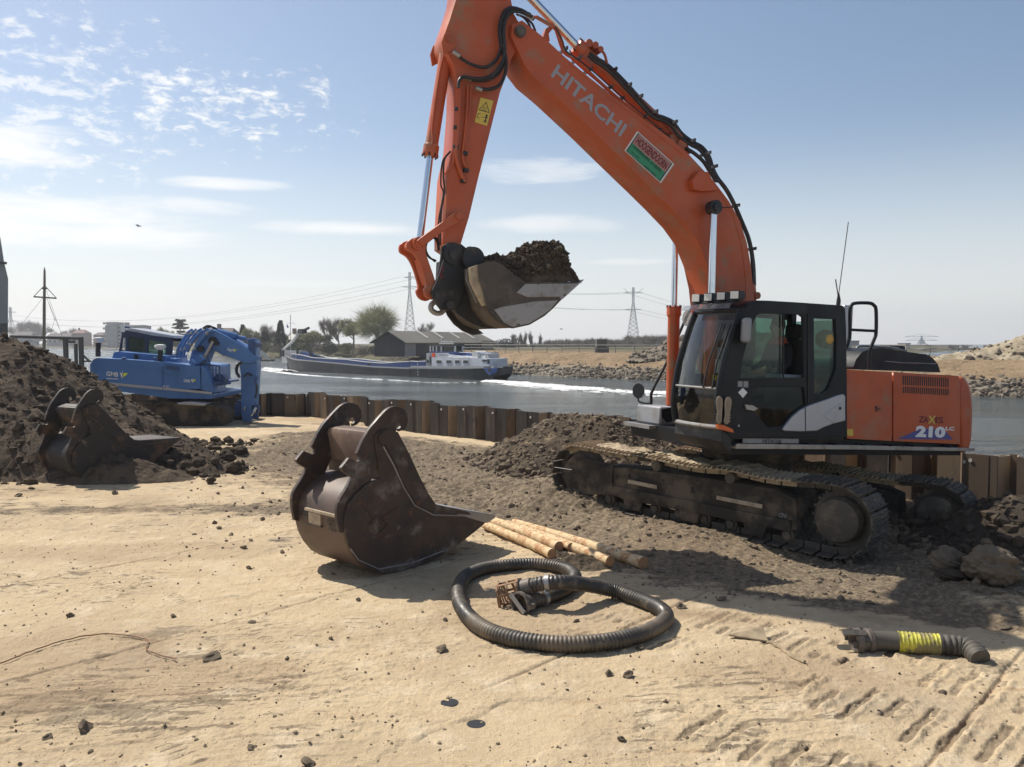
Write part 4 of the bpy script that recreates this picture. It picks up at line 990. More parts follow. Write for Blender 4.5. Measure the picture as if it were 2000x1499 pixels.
# ---- the bucket it holds
KV = .74; KW = 1.44
prof_near = [(934, 519), (950, 513), (966, 511), (984, 521), (1004, 537), (1025, 553), (1134, 552.5), (1140, 547), (1120, 562), (1097, 584), (1080, 602), (1063, 617), (1034, 634), (1002, 641), (980, 632), (964, 618), (955, 604), (951, 597), (944, 570), (936, 545)]
HB = thing('bucket', 'worn steel bucket full of dark soil hanging on the orange excavator arm', 'bucket', S.M())
pr = SP(prof_near, KV)
mb = MB(); mb.plate(S, pr, KV, KV - .04, .006); side = part('side_plate', mb, M['worn_bucket'], HB)
mb = MB(); mb.plate(S, pr, KV - KW, KV - KW + .04, .006); part('side_plate', mb, M['worn_bucket'], HB)
ctr = Vector((sum(a for a, b in pr) / len(pr), sum(b for a, b in pr) / len(pr)))
shell = [pr[i] for i in (6, 7, 8, 9, 10, 11, 12, 13, 14, 15, 16, 17, 18, 19, 0, 1, 2)]
inner = [tuple(Vector(p) + (ctr - Vector(p)).normalized() * .035) for p in shell]
mb = MB(); mb.sweep(S, shell + inner[::-1], KV - .012, KV - KW + .012); part('shell', mb, M['worn_bucket'], HB)
# worn bright plates on the side, back edge painted pale as sunlit, lip
mb = MB(); mb.plate(S, SP([(1009, 572), (1026, 555), (1128, 554), (1098, 580), (1030, 581)], KV + .012), KV + .012, KV, .003); part('wear_plate', mb, M['worn_steel'], HB)
mb = MB(); mb.plate(S, SP([(965, 605), (980, 600), (1010, 595), (1044, 589), (1090, 587), (1076, 604), (1060, 616), (1034, 632), (1002, 639), (984, 630)], KV + .008), KV + .008, KV, .002); part('wear_plate', mb, M['worn_steel'], HB)
mb = MB(); mb.plate(S, SP([(918, 523), (934, 517), (936, 545), (945, 572), (953, 595), (945, 598), (932, 575), (921, 550)], KV - .02), KV - .02, KV - .10, .004); part('back_strip', mb, M['dry_clay'], HB)  # pale colour stands in for sun on the back edge
mb = MB(); mb.plate(S, SP([(911, 528), (914, 526), (915, 545), (938, 590), (940, 600), (934, 598), (911, 548)], KV - .3), KV - .3, KV - .34, .004); part('hanger_plate', mb, M['worn_steel'], HB)
mb = MB(); a_ = S.px(1134, 552, KV); b_ = S.px(1097, 584, KV)
lip = [a_, tuple(Vector(a_) + Vector((-.03, .045)))]; mb.sweep(S, [S.px(1141, 546, KV), S.px(1098, 585, KV), S.px(1092, 583, KV), S.px(1128, 553, KV)], KV + .01, KV - KW - .01); mb.plate(S, [S.px(1141, 546, KV), S.px(1098, 585, KV), S.px(1092, 583, KV), S.px(1128, 553, KV)], KV + .01, KV - .01, 0)
part('cutting_edge', mb, M['worn_steel'], HB)
# hangers (ears) that the coupler grips
for v in (.20, -.14):
    mb = MB(); mb.plate(S, SP(loop2([(905, 520), (903, 503), (910, 490), (922, 486), (933, 491), (938, 505), (932, 518), (936, 540), (948, 580), (962, 612), (980, 640), (940, 640), (905, 622), (888, 606), (896, 590), (904, 560)], 3), v), v, v - .045, .004)
    part('hanger', mb, M['dark_coupler'], HB)
mb = MB(); mb.plate(S, SP([(870, 606), (880, 602), (892, 604), (905, 622), (930, 640), (945, 652), (925, 655), (905, 647), (888, 634), (876, 618)], -.55), -.55, -.60, .004); part('rear_rib', mb, M['dark_coupler'], HB)
mb = MB(); mb.box(Frame(SW(962, 612, .35), (SW(995, 632, .35) - SW(955, 600, .35)).normalized(), S.v, S.v.cross((SW(995, 632, .35) - SW(955, 600, .35)).normalized())), -.16, .10, -.9, .25, -.05, .05); part('cross_rib', mb, M['worn_bucket'], HB)
# soil in it
def bucket_soil():
    root = HB; (u0, w0), (u1, w1) = S.px(958, 514, KV), S.px(1136, 553, KV)
    n = 150; U, V = np.meshgrid(np.linspace(u0 + .02, u1 - .03, n), np.linspace(KV - KW + .03, KV - .02, n))
    t = (U - u0) / (u1 - u0); s = (V - (KV - KW)) / KW
    top = np.interp(t, [0, .12, .28, .45, .62, .78, .90, 1.0], [.02, .15, .27, .36, .44, .50, .52, .26])
    edge = np.minimum(sstep(0, .30, s), sstep(1.0, .72, s))
    base = w0 + (w1 - w0) * sstep(.0, .38, t) - .05
    P = U * 1.0; Q = V
    nz = .09 * fbm(P * 3, Q * 3, 4, 7) + .05 * (ridged(P * 6, Q * 6, 4, 9) - .5) + .03 * fbm(P * 26, Q * 26, 2, 11)
    W = base + top * (.20 + .80 * edge) + nz * (.25 + .75 * edge * sstep(0, .1, t) * sstep(1, .9, t))
    W = W - (.06 + .26 * sstep(.86, .62, t)) * (1 - sstep(0, .045, np.minimum(s, 1 - s))) * sstep(.97, .90, t)
    u_, v_, w_ = (np.array(S.u), np.array(S.v), np.array(S.w)); o = np.array(S.o)
    co = o + U[..., None] * u_ + V[..., None] * v_ + W[..., None] * w_
    hs = thing('soil_load', 'heaped dark soil filling the raised bucket', 'soil', S.M())
    gridmesh('soil', co[..., 0], co[..., 1], co[..., 2], M['dark_soil'], hs)
    r = np.random.default_rng(3); mid = np.arange(n * n).reshape(n, n)[8:-8, 3:-6].ravel(); idx = mid[r.integers(0, len(mid), 1500)]; pts = co.reshape(-1, 3)[idx] + r.normal(0, .008, (1500, 3))
    lo = lumps('loose_lumps', pts, .014 + .034 * r.random(len(pts)) ** 2, M['dark_clod'], hs, 5, flat=.9, fine=True); lo['kind'] = 'stuff'
bucket_soil()
# ------------------------------------------------------------------ upper structure: deck, hood, counterweight
NV = 1.30                                    # near side of the body
hood = [(1655, 722), (1690, 724), (1743, 727), (1800, 731), (1850, 733), (1868, 735), (1874, 740), (1876, 760), (1876, 868), (1655, 857)]
def rounded_body(name, px, v0, v1, mat, parent, bev, label=None):
    mb = MB(); mb.plate(S, SP(px, v0), v0, v1, 0.0); o = part(name, mb, mat, parent, label=label, bev=bev); return o
h1 = [(1654, 722), (1700, 725), (1742, 727), (1742, 862), (1654, 857)]
h2 = [(1745, 727), (1800, 731), (1850, 733), (1872, 735), (1875, 742), (1875, 868), (1745, 862)]
rounded_body('side_door', h1, NV, -NV + .1, M['orange_paint'], EX, .05)
hd = rounded_body('engine_door', h2, NV, -NV + .1, M['orange_paint'], EX, .05)
cw = loop2([(1877, 735), (1886, 739), (1893, 748), (1898, 765), (1900, 800), (1899, 840), (1897, 862), (1889, 886), (1877, 884), (1877, 800)], 3)
cwp = SP([(1877, 735.5), (1884, 737), (1891, 744), (1896, 756), (1899, 776), (1900, 800), (1899.5, 830), (1898, 858), (1894, 876), (1888, 886), (1877, 884)], NV)
mb = MB(); m_ = len(cwp); rings = []
for (v, k) in ((NV, 0.0), (NV - .10, .03), (NV - .3, .07), (0, .14), (-NV + .3, .07), (-NV + .1, .03), (-NV, 0)):
    um = max(a for a, b in cwp); ring = []
    for (a, b) in cwp:
        f = (um - a) / (um - min(a_ for a_, b_ in cwp)); ring.append(S.P(a - k * f * 3.2, v, b))
    rings.append(ring)
vs = [p for r_ in rings for p in r_]; fs = []
for i in range(len(rings) - 1):
    for j in range(m_): fs.append((i * m_ + j, i * m_ + (j + 1) % m_, (i + 1) * m_ + (j + 1) % m_, (i + 1) * m_ + j))
fs += [tuple(range(m_)), tuple((len(rings) - 1) * m_ + j for j in range(m_ - 1, -1, -1))]
mb.add(vs, fs); part('counterweight', mb, M['orange_paint'], EX, bev=.05)
# cooling slots in the engine door
for row, (ya, yb) in enumerate(((733, 752), (755.5, 768))):
    for i in range(22):
        x = 1764 + i * 4.15 + (row * .5); y0 = ya + i * .22; y1 = yb + i * .22
        mb = MB(); P = S.px(x, y0, NV); Q_ = S.px(x + .3, y1, NV)
        if row == 0:
            mb.plate(S, SP([(x - 1.1, y0 + 1), (x + .9, y0 + 1), (x + 1.1, y1), (x - .9, y1)], NV), NV + .004, NV - .01, .0)
        else: mb.plate(S, SP([(x - 1, y0), (x + 1, y0), (x + 1, y1), (x - 1, y1)], NV), NV + .004, NV - .01, .0)
        part('louvre', mb, M['lettering_black'], hd, smooth=None)
mb = MB(); mb.plate(S, SP([(1709, 793), (1725, 793), (1725, 805), (1709, 805)], NV), NV + .006, NV - .004, .002); lt = part('latch', mb, M['orange_worn'], EX)
mb = MB(); mb.plate(S, SP([(1709.5, 794), (1713, 794), (1713, 804), (1709.5, 804)], NV), NV + .009, NV, 0); mb.disc(SW(1717.5, 799, NV + .01), S.v, .012, .01, 10); part('latch_recess', mb, M['lettering_black'], lt, smooth=None)
text_on('ZA', S, S.px(1794, 825, NV), S.px(1813, 826, NV), .088, NV, M['lettering_dark_red'], hd, bold=.035)
text_on('X', S, S.px(1812, 827, NV), S.px(1827, 827.5, NV), .105, NV, M['decal_yellow'], hd, bold=.02)
text_on('IS', S, S.px(1826, 826.5, NV), S.px(1842, 827, NV), .088, NV, M['lettering_dark_red'], hd, bold=.035)
quad_plate([(1752, 858), (1764, 853), (1790, 841), (1800, 838), (1840, 838), (1850, 846), (1861, 859)], NV + .001, M['decal_violet'], 'violet_triangle', hd, .002)
text_on('210', S, S.px(1787, 852, NV), S.px(1845, 854, NV), .145, NV + .004, M['lettering_white'], hd, bold=.06)
text_on('LC', S, S.px(1846, 840.5, NV), S.px(1863, 841, NV), .05, NV + .002, M['lettering_white'], hd, bold=.04)
quad_plate([(1654.5, 838), (1666, 839), (1666, 852), (1654.5, 851)], NV + .001, M['decal_yellow'], 'small_decal', EX, .002)

# deck edge, sill and step bar
mb = MB(); mb.plate(S, SP([(1428, 856), (1655, 858), (1745, 863), (1876, 869), (1876, 890), (1430, 888)], NV - .08), NV - .08, -NV + .1, .0); part('deck', mb, M['black_paint'], EX)
mb = MB(); mb.plate(S, SP([(1440, 867), (1660, 870), (1904, 876), (1904, 882), (1890, 882), (1660, 878.5), (1438, 877), (1436, 872)], NV + .06), NV + .06, NV - .06, .003); part('step_bar', mb, M['bare_steel'], EX)
mb = MB()
for x in (1520, 1575, 1628, 1682, 1738, 1780, 1850): mb.box(Frame(SW(x, 868 + (x - 1440) * .015, NV + .0), S.u, S.v, S.w), -.02, .02, -.1, .05, -.03, .03)
part('step_bracket', mb, M['black_paint'], EX)
quad_plate([(1450, 856.5), (1559, 857.5), (1559, 866), (1450, 865.5)], NV + .01, M['grey_paint'], 'name_plate', EX, .01)
text_on('HITACHI', S, S.px(1487, 864.6, NV), S.px(1523, 865, NV), .042, NV + .02, M['lettering_black'], EX, bold=.03)
# swing ring and centre frame under the deck
mb = MB(); mb.lathe(S.P(0, 0, .72), S.w, [(0, .62), (.14, .62), (.15, .70), (.30, .70)], 36); part('swing_ring', mb, M['track_frame'], EX)
# right front box, platform and black rail with the round mirror, on the far side of the boom
mb = MB(); F_ = Frame(S.P(0, 0, 0), S.u, S.v, S.w)
a = S.px(1290, 795, -.55); b = S.px(1330, 830, -.55)
mb.box(F_, b[0] + .0, a[0], -1.20, -.55, b[1] - .02, a[1]); tb = part('tool_box', mb, M['grey_paint'], EX, bev=.03)
mb = MB(); mb.plate(S, SP([(1292, 800), (1310, 796), (1318, 812), (1316, 822), (1302, 826), (1292, 815)], -.55), -.545, -.549, 0); part('dark_cover', mb, M['black_paint'], tb)
mb = MB()
for j in range(3): mb.box(Frame(SW(1314, 803 + j * 5, -.54), S.u, S.v, S.w), -.018, .018, -.01, .003, -.010, .010)
part('vent_hole', mb, M['lettering_black'], tb, smooth=None)
mb = MB(); a = S.px(1268, 832, -.5); b = S.px(1345, 836, -.5); mb.box(F_, b[0], a[0], -1.22, -.50, a[1] - .05, a[1]); part('front_platform', mb, M['bare_steel'], EX)
mb = MB(); mb.plate(S, SP([(1296, 838), (1345, 838), (1352, 872), (1330, 862), (1306, 852)], -.52), -.52, -.60, .004); part('platform_bracket', mb, M['dark_coupler'], EX)
mb = MB(); rail = [SW(1272, 832, -1.15), SW(1272, 780, -1.15), SW(1275, 762, -1.15), SW(1306, 700, -1.15), SW(1337, 628, -1.15), SW(1352, 600, -1.1)]
mb.tube(smoothpath(rail, 4), .022, 8); mb.tube([SW(1308, 694, -1.15), SW(1328, 704, -1.0), SW(1350, 708, -.8)], .018, 8); mr = part('front_rail', mb, M['black_paint'], EX)
mb = MB(); mb.tube(smoothpath([SW(1273, 789, -1.15), SW(1258, 788, -1.15), SW(1247, 783, -1.15), SW(1246, 765, -1.15)], 3), .012, 6); mb.lathe(SW(1254, 764, -1.15) - S.u * -.02, (S.u * .95 + S.v * .3), [(0, .03), (.03, .10), (.05, .115), (.06, .115)], 20); part('round_mirror', mb, M['black_paint'], mr)
mb = MB(); mb.lathe(SW(1346, 622, -.75), S.u, [(-.04, .12), (.04, .12)], 20); part('beacon_lamp', mb, M['smoked_visor'], EX)
# tank and stack behind the cab, engine cover, handrail
a = S.px(1668, 592, .30); b = S.px(1650, 708, .30); mb = MB(); mb.box(F_, a[0], b[0] + .05, -.35, .30, b[1] - .1, S.px(1668, 597, .3)[1]); part('filter_housing', mb, M['silver_paint'], EX, bev=.02)
cov = [(1665, 722), (1672, 702), (1684, 688), (1700, 681), (1720, 680), (1795, 691), (1808, 692), (1822, 700), (1832, 712), (1837, 728)]
mb = MB(); mb.plate(S, SP(cov, .75), .75, -.75, 0); cv = part('engine_cover', mb, M['black_paint'], EX, bev=.04)
mb = MB(); mb.tube([SW(1728, 706, .76), SW(1760, 709, .76), SW(1828, 711, .76)], .008, 6); mb.tube(smoothpath([SW(1664, 694, .1), SW(1672, 682, .1), SW(1684, 676, .1), SW(1740, 680, .1), SW(1770, 686, .1)], 4), .02, 8); part('cover_seam', mb, M['bare_steel'], cv)
mb = MB(); mb.box(Frame(SW(1752, 681, 0), S.u, S.v, S.w), -.06, .06, -.1, .1, -.02, .04); part('cover_cap', mb, M['black_paint'], cv)
mb = MB(); hr_ = [(1653, 680), (1658, 664), (1660, 650), (1660, 610), (1663, 597), (1672, 592.5), (1698, 592.5), (1707, 597), (1711, 607), (1711, 650), (1707, 664), (1700, 682), (1698, 698), (1698, 722)]
mb.tube(smoothpath([SW(x, y, NV - .15) for x, y in hr_], 5), .024, 10); mb.tube([SW(1661, 644.5, NV - .15), SW(1711, 647, NV - .15)], .02, 10); part('handrail', mb, M['black_paint'], EX)
mb = MB(); mb.tube([SW(1637, 597, .7), SW(1638, 588, .7), SW(1638, 574, .7)], [.03, .03, .012], 10); mb.tube([SW(1638, 576, .7), SW(1657, 434, .7)], .006, 6); mb.tube([SW(1637, 578, .7), SW(1632, 546, .7)], .008, 6); part('antenna', mb, M['rubber'], EX)

# ------------------------------------------------------------------ cab
CV = 1.36; CD = 1.0; FV = CV - CD
outline = [(1478, 587), (1500, 587.5), (1560, 591), (1646, 597), (1651, 603), (1653, 640), (1654, 708), (1655, 855), (1429, 856), (1412, 838), (1406, 800), (1409, 760), (1418, 710), (1430, 668), (1442, 632), (1452, 606), (1462, 594)]
door_win = [(1479, 616), (1486, 612), (1562, 615), (1569, 620), (1570, 738), (1446, 738), (1452, 700), (1462, 660), (1472, 630)]
rear_win = [(1590, 622), (1632, 624), (1634, 660), (1633, 720), (1619, 758), (1606, 769), (1591, 768)]
low_win = [(1466, 765), (1480, 757), (1570, 756), (1574, 790), (1545, 810), (1528, 832), (1500, 836), (1482, 815), (1468, 796)]
cab = thing  # (name reused below as a part)
def cab_side(v, holes, mat, name):
    mb = MB(); mb.plate(S, [SP(outline, CV)] + [SP(h, CV) for h in holes], v, v - .05, .008); return part(name, mb, mat, EX)
near_side = cab_side(CV, [door_win, rear_win, low_win], M['black_paint'], 'cab_side')
far_big = [(1470, 616), (1562, 615), (1640, 622), (1640, 725), (1600, 735), (1446, 735), (1452, 700), (1462, 660)]
cab_side(FV + .05, [far_big], M['black_paint'], 'cab_side')
def pane(px, v, mat, name, parent, th=.006):
    mb = MB(); mb.plate(S, SP(px, CV), v, v - th, 0); return part(name, mb, mat, parent, smooth=None)
grow = lambda p, k: [((x - sum(a for a, b in p) / len(p)) * k + sum(a for a, b in p) / len(p), (y - sum(b for a, b in p) / len(p)) * k + sum(b for a, b in p) / len(p)) for x, y in p]
pane([(1477, 612), (1530, 613), (1530, 740), (1442, 740), (1450, 700), (1460, 660), (1470, 630)], CV - .028, M['cab_glass'], 'door_window', near_side)
pane(grow(rear_win, 1.04), CV - .03, M['cab_glass'], 'rear_side_window', near_side)
pane(grow(low_win, 1.03), CV - .03, M['dark_glass'], 'lower_window', near_side)
pane(grow(far_big, 1.01), FV + .02, M['cab_glass'], 'far_window', near_side)
# window bars, door frame line, belt rail
mb = MB()
for pts in (((1530, 613), (1530, 739)), ((1446, 739), (1570, 739)), ((1578, 614), (1578, 842))): mb.bar(SW(*pts[0], CV + .004), SW(*pts[1], CV + .004), .02, .012, up=S.u)
part('door_frame', mb, M['rubber'], near_side)
# front frame and curved windscreen: columns of points on the front edge, from far to near
fr_edge = [(1452, 606), (1442, 632), (1430, 668), (1418, 710), (1409, 760), (1406, 800), (1410, 836)]
fe = SP(fr_edge, CV)
def bulge(t): return .10 * math.sin(math.pi * t)          # the screen bows forward between the posts
def screen(i0, i1, mat, name, va, vb, lift=0.0, nx=8):
    mb = MB(); vs = []; rows_ = fe[i0:i1 + 1]
    for (a, b) in rows_:
        for k in range(nx + 1):
            t = k / nx; v = va + (vb - va) * t; vs.append(S.P(a + bulge((v - FV) / CD) + lift, v, b))
    fs = [(r_ * (nx + 1) + k, r_ * (nx + 1) + k + 1, (r_ + 1) * (nx + 1) + k + 1, (r_ + 1) * (nx + 1) + k) for r_ in range(len(rows_) - 1) for k in range(nx)]
    mb.add(vs, fs); o = part(name, mb, mat, EX, fixn=False); return o
ws = screen(0, 4, M['windscreen'], 'windscreen', FV + .05, CV - .05)
screen(4, 6, M['dark_glass'], 'lower_windscreen', FV + .05, CV - .05)
for v in (FV + .03, CV - .03):
    mb = MB(); mb.tube(smoothpath([S.P(a + bulge((v - FV) / CD) + .006, v, b) for a, b in fe], 3), .042, 10); part('front_pillar', mb, M['black_paint'], EX)
mb = MB()
for i in (4, 6):
    a, b = fe[i]; mb.tube([S.P(a + bulge(k / 8), FV + CD * k / 8, b) for k in range(9)], .016 if i == 4 else .03, 8)
part('front_cross_bar', mb, M['bare_steel'], EX)
mb = MB(); a, b = fe[0]
mb.tube([S.P(a + bulge(k / 8) - .01, FV + CD * k / 8, b) for k in range(9)], .04, 8); part('front_header', mb, M['black_paint'], EX)
# skirt under the windscreen
sk = SP([(1410, 838), (1429, 856), (1429, 884), (1418, 878), (1408, 862)], CV); mb = MB(); mb.plate(S, sk, CV - .0, FV + .0, .01); part('front_skirt', mb, M['dark_coupler'], EX)
# roof, floor, back wall
rf = [fe[0], S.px(1462, 594, CV), S.px(1478, 587, CV), S.px(1560, 591, CV), S.px(1646, 597, CV)]
mb = MB(); mb.sweep(S, rf + [(a, b - .05) for a, b in rf[::-1]], CV - .045, FV + .045); part('cab_roof', mb, M['black_paint'], EX)
mb = MB(); a = S.px(1429, 846, CV); b = S.px(1655, 856, CV); mb.box(F_, b[0] + .01, a[0], FV + .05, CV - .052, b[1] - .02, b[1] + .06)
a = S.px(1650, 735, CV); b = S.px(1652, 850, CV); mb.box(F_, a[0], a[0] + .04, FV + .05, CV - .052, b[1], a[1]); part('cab_floor', mb, M['dark_coupler'], EX)
mb = MB(); a = S.px(1640, 625, CV); b = S.px(1652, 735, CV); mb.box(F_, a[0] - .06, a[0] - .052, FV + .05, CV - .052, b[1], a[1]); part('rear_window', mb, M['cab_glass'], EX)
mb = MB(); t_ = S.px(1648, 600, CV)
for v in (FV + .07, CV - .09): mb.box(F_, t_[0] - .02, t_[0] + .06, v - .04, v + .04, b[1], t_[1]); 
part('rear_pillar', mb, M['black_paint'], EX)
# silver fairing on the lower door
mb = MB(); fp = [(1526, 839), (1532, 830), (1545, 814), (1560, 801), (1580, 791), (1610, 781), (1634, 772), (1644, 770), (1648, 774), (1648, 822), (1625, 828), (1606, 835), (1592, 842), (1560, 843), (1530, 842)]
mb.plate(S, SP(fp, CV), CV + .03, CV - .01, .012); fo = part('fairing', mb, M['silver_paint'], near_side)
mb = MB(); mb.bar(SW(1573, 797, CV + .034), SW(1573.5, 842, CV + .034), .008, .006, up=S.u); mb.disc(SW(1640.5, 798, CV + .035), S.v, .022, .012, 14); part('fairing_gap', mb, M['dark_coupler'], fo)
mb = MB(); mb.plate(S, SP([(1604, 812), (1622, 798), (1646, 784), (1647, 820), (1625, 827)], CV), CV + .036, CV + .03, .002); part('fairing_raised_panel', mb, M['silver_paint'], fo)  # raised panel in the same silver as the fairing
# stickers, door handle, reflectors
mb = MB(); mb.plate(S, SP([(1441, 745), (1450, 745), (1450, 756), (1441, 756)], CV), CV + .004, CV, 0); mb.plate(S, SP([(1452, 745), (1461, 745), (1461, 757), (1452, 757)], CV), CV + .004, CV, 0); part('sticker', mb, M['grey_paint'], near_side, smooth=None)
mb = MB(); mb.plate(S, SP([(1450.5, 758), (1459.5, 767), (1451, 777.5), (1441.5, 767)], CV), CV + .004, CV, 0); part('diamond_sticker', mb, M['lettering_white'], near_side, smooth=None)
mb = MB(); mb.plate(S, SP([(1452, 790), (1468, 792), (1478, 798), (1470, 803), (1455, 800)], CV), CV + .03, CV, .004); mb.disc(SW(1443, 832, CV + .004), S.v, .014, .01, 12); part('door_handle', mb, M['bare_steel'], near_side)
# wiper and grab bars on the near post
mb = MB(); mb.tube([S.P(fe[1][0] + .09, CV - .20, fe[1][1]), S.P(fe[3][0] + .10, CV - .22, fe[3][1]), S.P(fe[4][0] + .09, CV - .25, fe[4][1])], .010, 6)
mb.tube([S.P(fe[1][0] + .05, CV - .08, fe[1][1]), S.P(fe[3][0] + .06, CV - .10, fe[3][1]), S.P(fe[4][0] + .05, CV - .12, fe[4][1])], .012, 6); part('wiper', mb, M['rubber'], EX)
# mirror on the near post
mb = MB(); mf = Frame(SW(1457, 645, CV + .13), (S.u * .85 - S.v * .5).normalized(), (S.v * .85 + S.u * .5).normalized(), S.w)
mb.box(mf, -.05, .05, -.13, .125, -.15, .145); mi = part('wing_mirror', mb, M['grey_paint'], EX, bev=.03)
mb = MB(); mb.tube([SW(1436, 644, CV), SW(1436, 632, CV + .06), SW(1456, 631, CV + .12), SW(1457, 642, CV + .16)], .011, 6); mb.disc(SW(1458, 642, CV + .17), S.v, .03, .05, 10); part('mirror_arm', mb, M['black_paint'], mi)
# visor and four work lamps over the windscreen
mb = MB(); a, b = fe[0]; n = 8; vs = []
for k in range(n + 1):
    t = k / n; v = FV - .04 + (CD + .02) * t; c_ = bulge(t)
    vs += [S.P(a + .02 + c_ - .12, v, b + .13), S.P(a + c_ + .17, v, b + .075), S.P(a + c_ + .20, v, b + .01)]
fs = []
for k in range(n):
    for j in range(2): fs.append((k * 3 + j, k * 3 + j + 1, (k + 1) * 3 + j + 1, (k + 1) * 3 + j))
mb.add(vs, fs); part('rain_visor', mb, M['smoked_visor'], EX, fixn=False)
for i, (x, y) in enumerate(((1362, 601), (1382, 598), (1404, 593.5), (1427, 588.5))):
    v = FV + .08 + i * .27; P = S.px(1452, 606, CV); g = S.P(P[0] + .03, v, P[1] + .185)
    lf = Frame(g, (S.u * .93 + S.v * .36).normalized(), (S.v * .93 - S.u * .36).normalized(), S.w)
    mb = MB(); mb.box(lf, -.09, .045, -.065, .065, -.055, .055); mb.bar(lf.P(-.02, 0, -.05), lf.P(-.02, 0, -.12), .03); wl_ = part('work_lamp', mb, M['rubber'], EX, bev=.012)
    mb = MB(); mb.box(lf, .046, .052, -.055, .055, -.045, .045); part('lens', mb, M['lens'], wl_, smooth=None)
    mb = MB()
    for j in range(5): mb.box(lf, -.13, -.09, -.05 + j * .022, -.042 + j * .022, -.04, .04)
    part('cooling_fin', mb, M['rubber'], wl_, smooth=None)
mb = MB(); P = S.px(1452, 606, CV); mb.tube([S.P(P[0] + .02, FV - .02, P[1] + .12), S.P(P[0] + .02, CV - .06, P[1] + .12)], .016, 8); part('lamp_bar', mb, M['black_paint'], EX)

# inside the cab: seat, consoles, levers, monitor
mb = MB(); seat = S.px(1560, 745, CV)
mb.box(F_, seat[0] - .22, seat[0] + .26, .66, 1.12, seat[1] - .22, seat[1] - .08); mb.box(F_, seat[0] - .34, seat[0] - .20, .66, 1.12, seat[1] - .12, seat[1] + .55); mb.box(F_, seat[0] - .34, seat[0] - .24, .76, 1.02, seat[1] + .55, seat[1] + .75)
st_ = part('driver_seat', mb, M['seat_cloth'], EX, bev=.04)
mb = MB(); mb.box(F_, seat[0] - .2, seat[0] + .35, 1.13, 1.26, seat[1] - .3, seat[1] + .08); mb.box(F_, seat[0] - .2, seat[0] + .35, .48, .62, seat[1] - .3, seat[1] + .08); part('arm_console', mb, M['grey_paint'], EX, bev=.02)
mb = MB()
for v in (1.18, .55): mb.tube([S.P(seat[0] + .28, v, seat[1] + .06), S.P(seat[0] + .33, v, seat[1] + .26)], [.015, .026], 8)
mb.tube([S.P(seat[0] + .62, .92, seat[1] - .40), S.P(seat[0] + .58, .92, seat[1] + .05)], .014, 8); mb.tube([S.P(seat[0] + .62, .80, seat[1] - .40), S.P(seat[0] + .58, .80, seat[1] + .05)], .014, 8); part('control_lever', mb, M['rubber'], EX)
mb = MB(); mb.box(F_, seat[0] + .62, seat[0] + .66, .42, .62, seat[1] + .25, seat[1] + .40); part('monitor', mb, M['grey_paint'], EX, bev=.01)
mb = MB(); mb.box(F_, seat[0] + .46, seat[0] + .72, .50, .72, seat[1] - .04, seat[1] + .03); part('tray', mb, M['tray_yellow'], EX)
mb = MB(); mb.box(F_, seat[0] + .60, seat[0] + .68, .46, .60, seat[1] + .06, seat[1] + .24); part('paper_box', mb, M['paper'], EX)
# hard hat and orange vest hung behind the seat
hh_ = SW(1612, 663, CV - .12)
mb = MB(); ax = (S.v * .8 + S.u * .5).normalized(); mb.lathe(hh_, ax, [(-.02, .125), (-.01, .13), (.0, .108), (.04, .10), (.08, .075), (.105, .04), (.112, .01)], 24); tag(part('hard_hat', mb, M['helmet_ochre']), 'ochre hard hat hanging inside the rear cab window', 'helmet')
mb = MB(); ov = SP(loop2([(1590, 744), (1600, 741), (1608, 747), (1613, 752), (1608, 764), (1602, 772), (1594, 768), (1589, 758)], 3), CV); mb.plate(S, ov, CV - .09, CV - .17, .02); tag(part('safety_vest', mb, M['orange_cloth']), 'bright orange safety vest bundled behind the rear cab window', 'vest')

# a pair of boots stuck soles outward on the near corner post, with an orange strap
bt = thing('work_boots', 'pair of muddy boots wedged soles outward at the front corner of the cab', 'boots', Matrix.Translation(SW(1415, 806, CV + .05)))
nb = (S.v * .80 + S.u * .60).normalized(); ub = nb.cross(S.w).normalized()
PB = Frame(SW(1413, 803, CV + .05), ub, nb, S.w)     # u across, v towards the viewer
for s, nm in ((-1, 'boot'), (1, 'boot')):
    sole = loop2([(s * .052 - .040, .10), (s * .055 - .020, .165), (s * .055 + .022, .17), (s * .052 + .044, .11), (s * .047 + .036, .03), (s * .044 + .026, -.05), (s * .044 + .036, -.12), (s * .044 + .010, -.16), (s * .044 - .026, -.14), (s * .044 - .030, -.05)], 3)
    mb = MB(); mb.plate(PB, sole, .03, -.01, .006); up_ = [(a, b) for a, b in sole]; mb.plate(PB, [(a * .92 + s * .004, b * .92) for a, b in up_], -.01, -.08, .02)
    b1 = part(nm, mb, M['boot_sole'], bt)
    mb = MB()
    for r_ in range(8):
        y = .135 - r_ * .036
        for c_ in (-1, 1):
            if r_ == 4: continue
            mb.box(PB, s * .05 + c_ * .021 - .014, s * .05 + c_ * .021 + .014, .03, .042, y - .011, y + .011)
    part('tread_lug', mb, M['boot_sole'], b1, smooth=None, kind='stuff')
mb = MB(); mb.plate(S, SP([(1401, 829), (1410, 830), (1428, 838), (1431, 845), (1420, 843), (1403, 838)], CV + .02), CV + .05, CV - .02, .004); part('orange_strap', mb, M['orange_plastic'], EX)

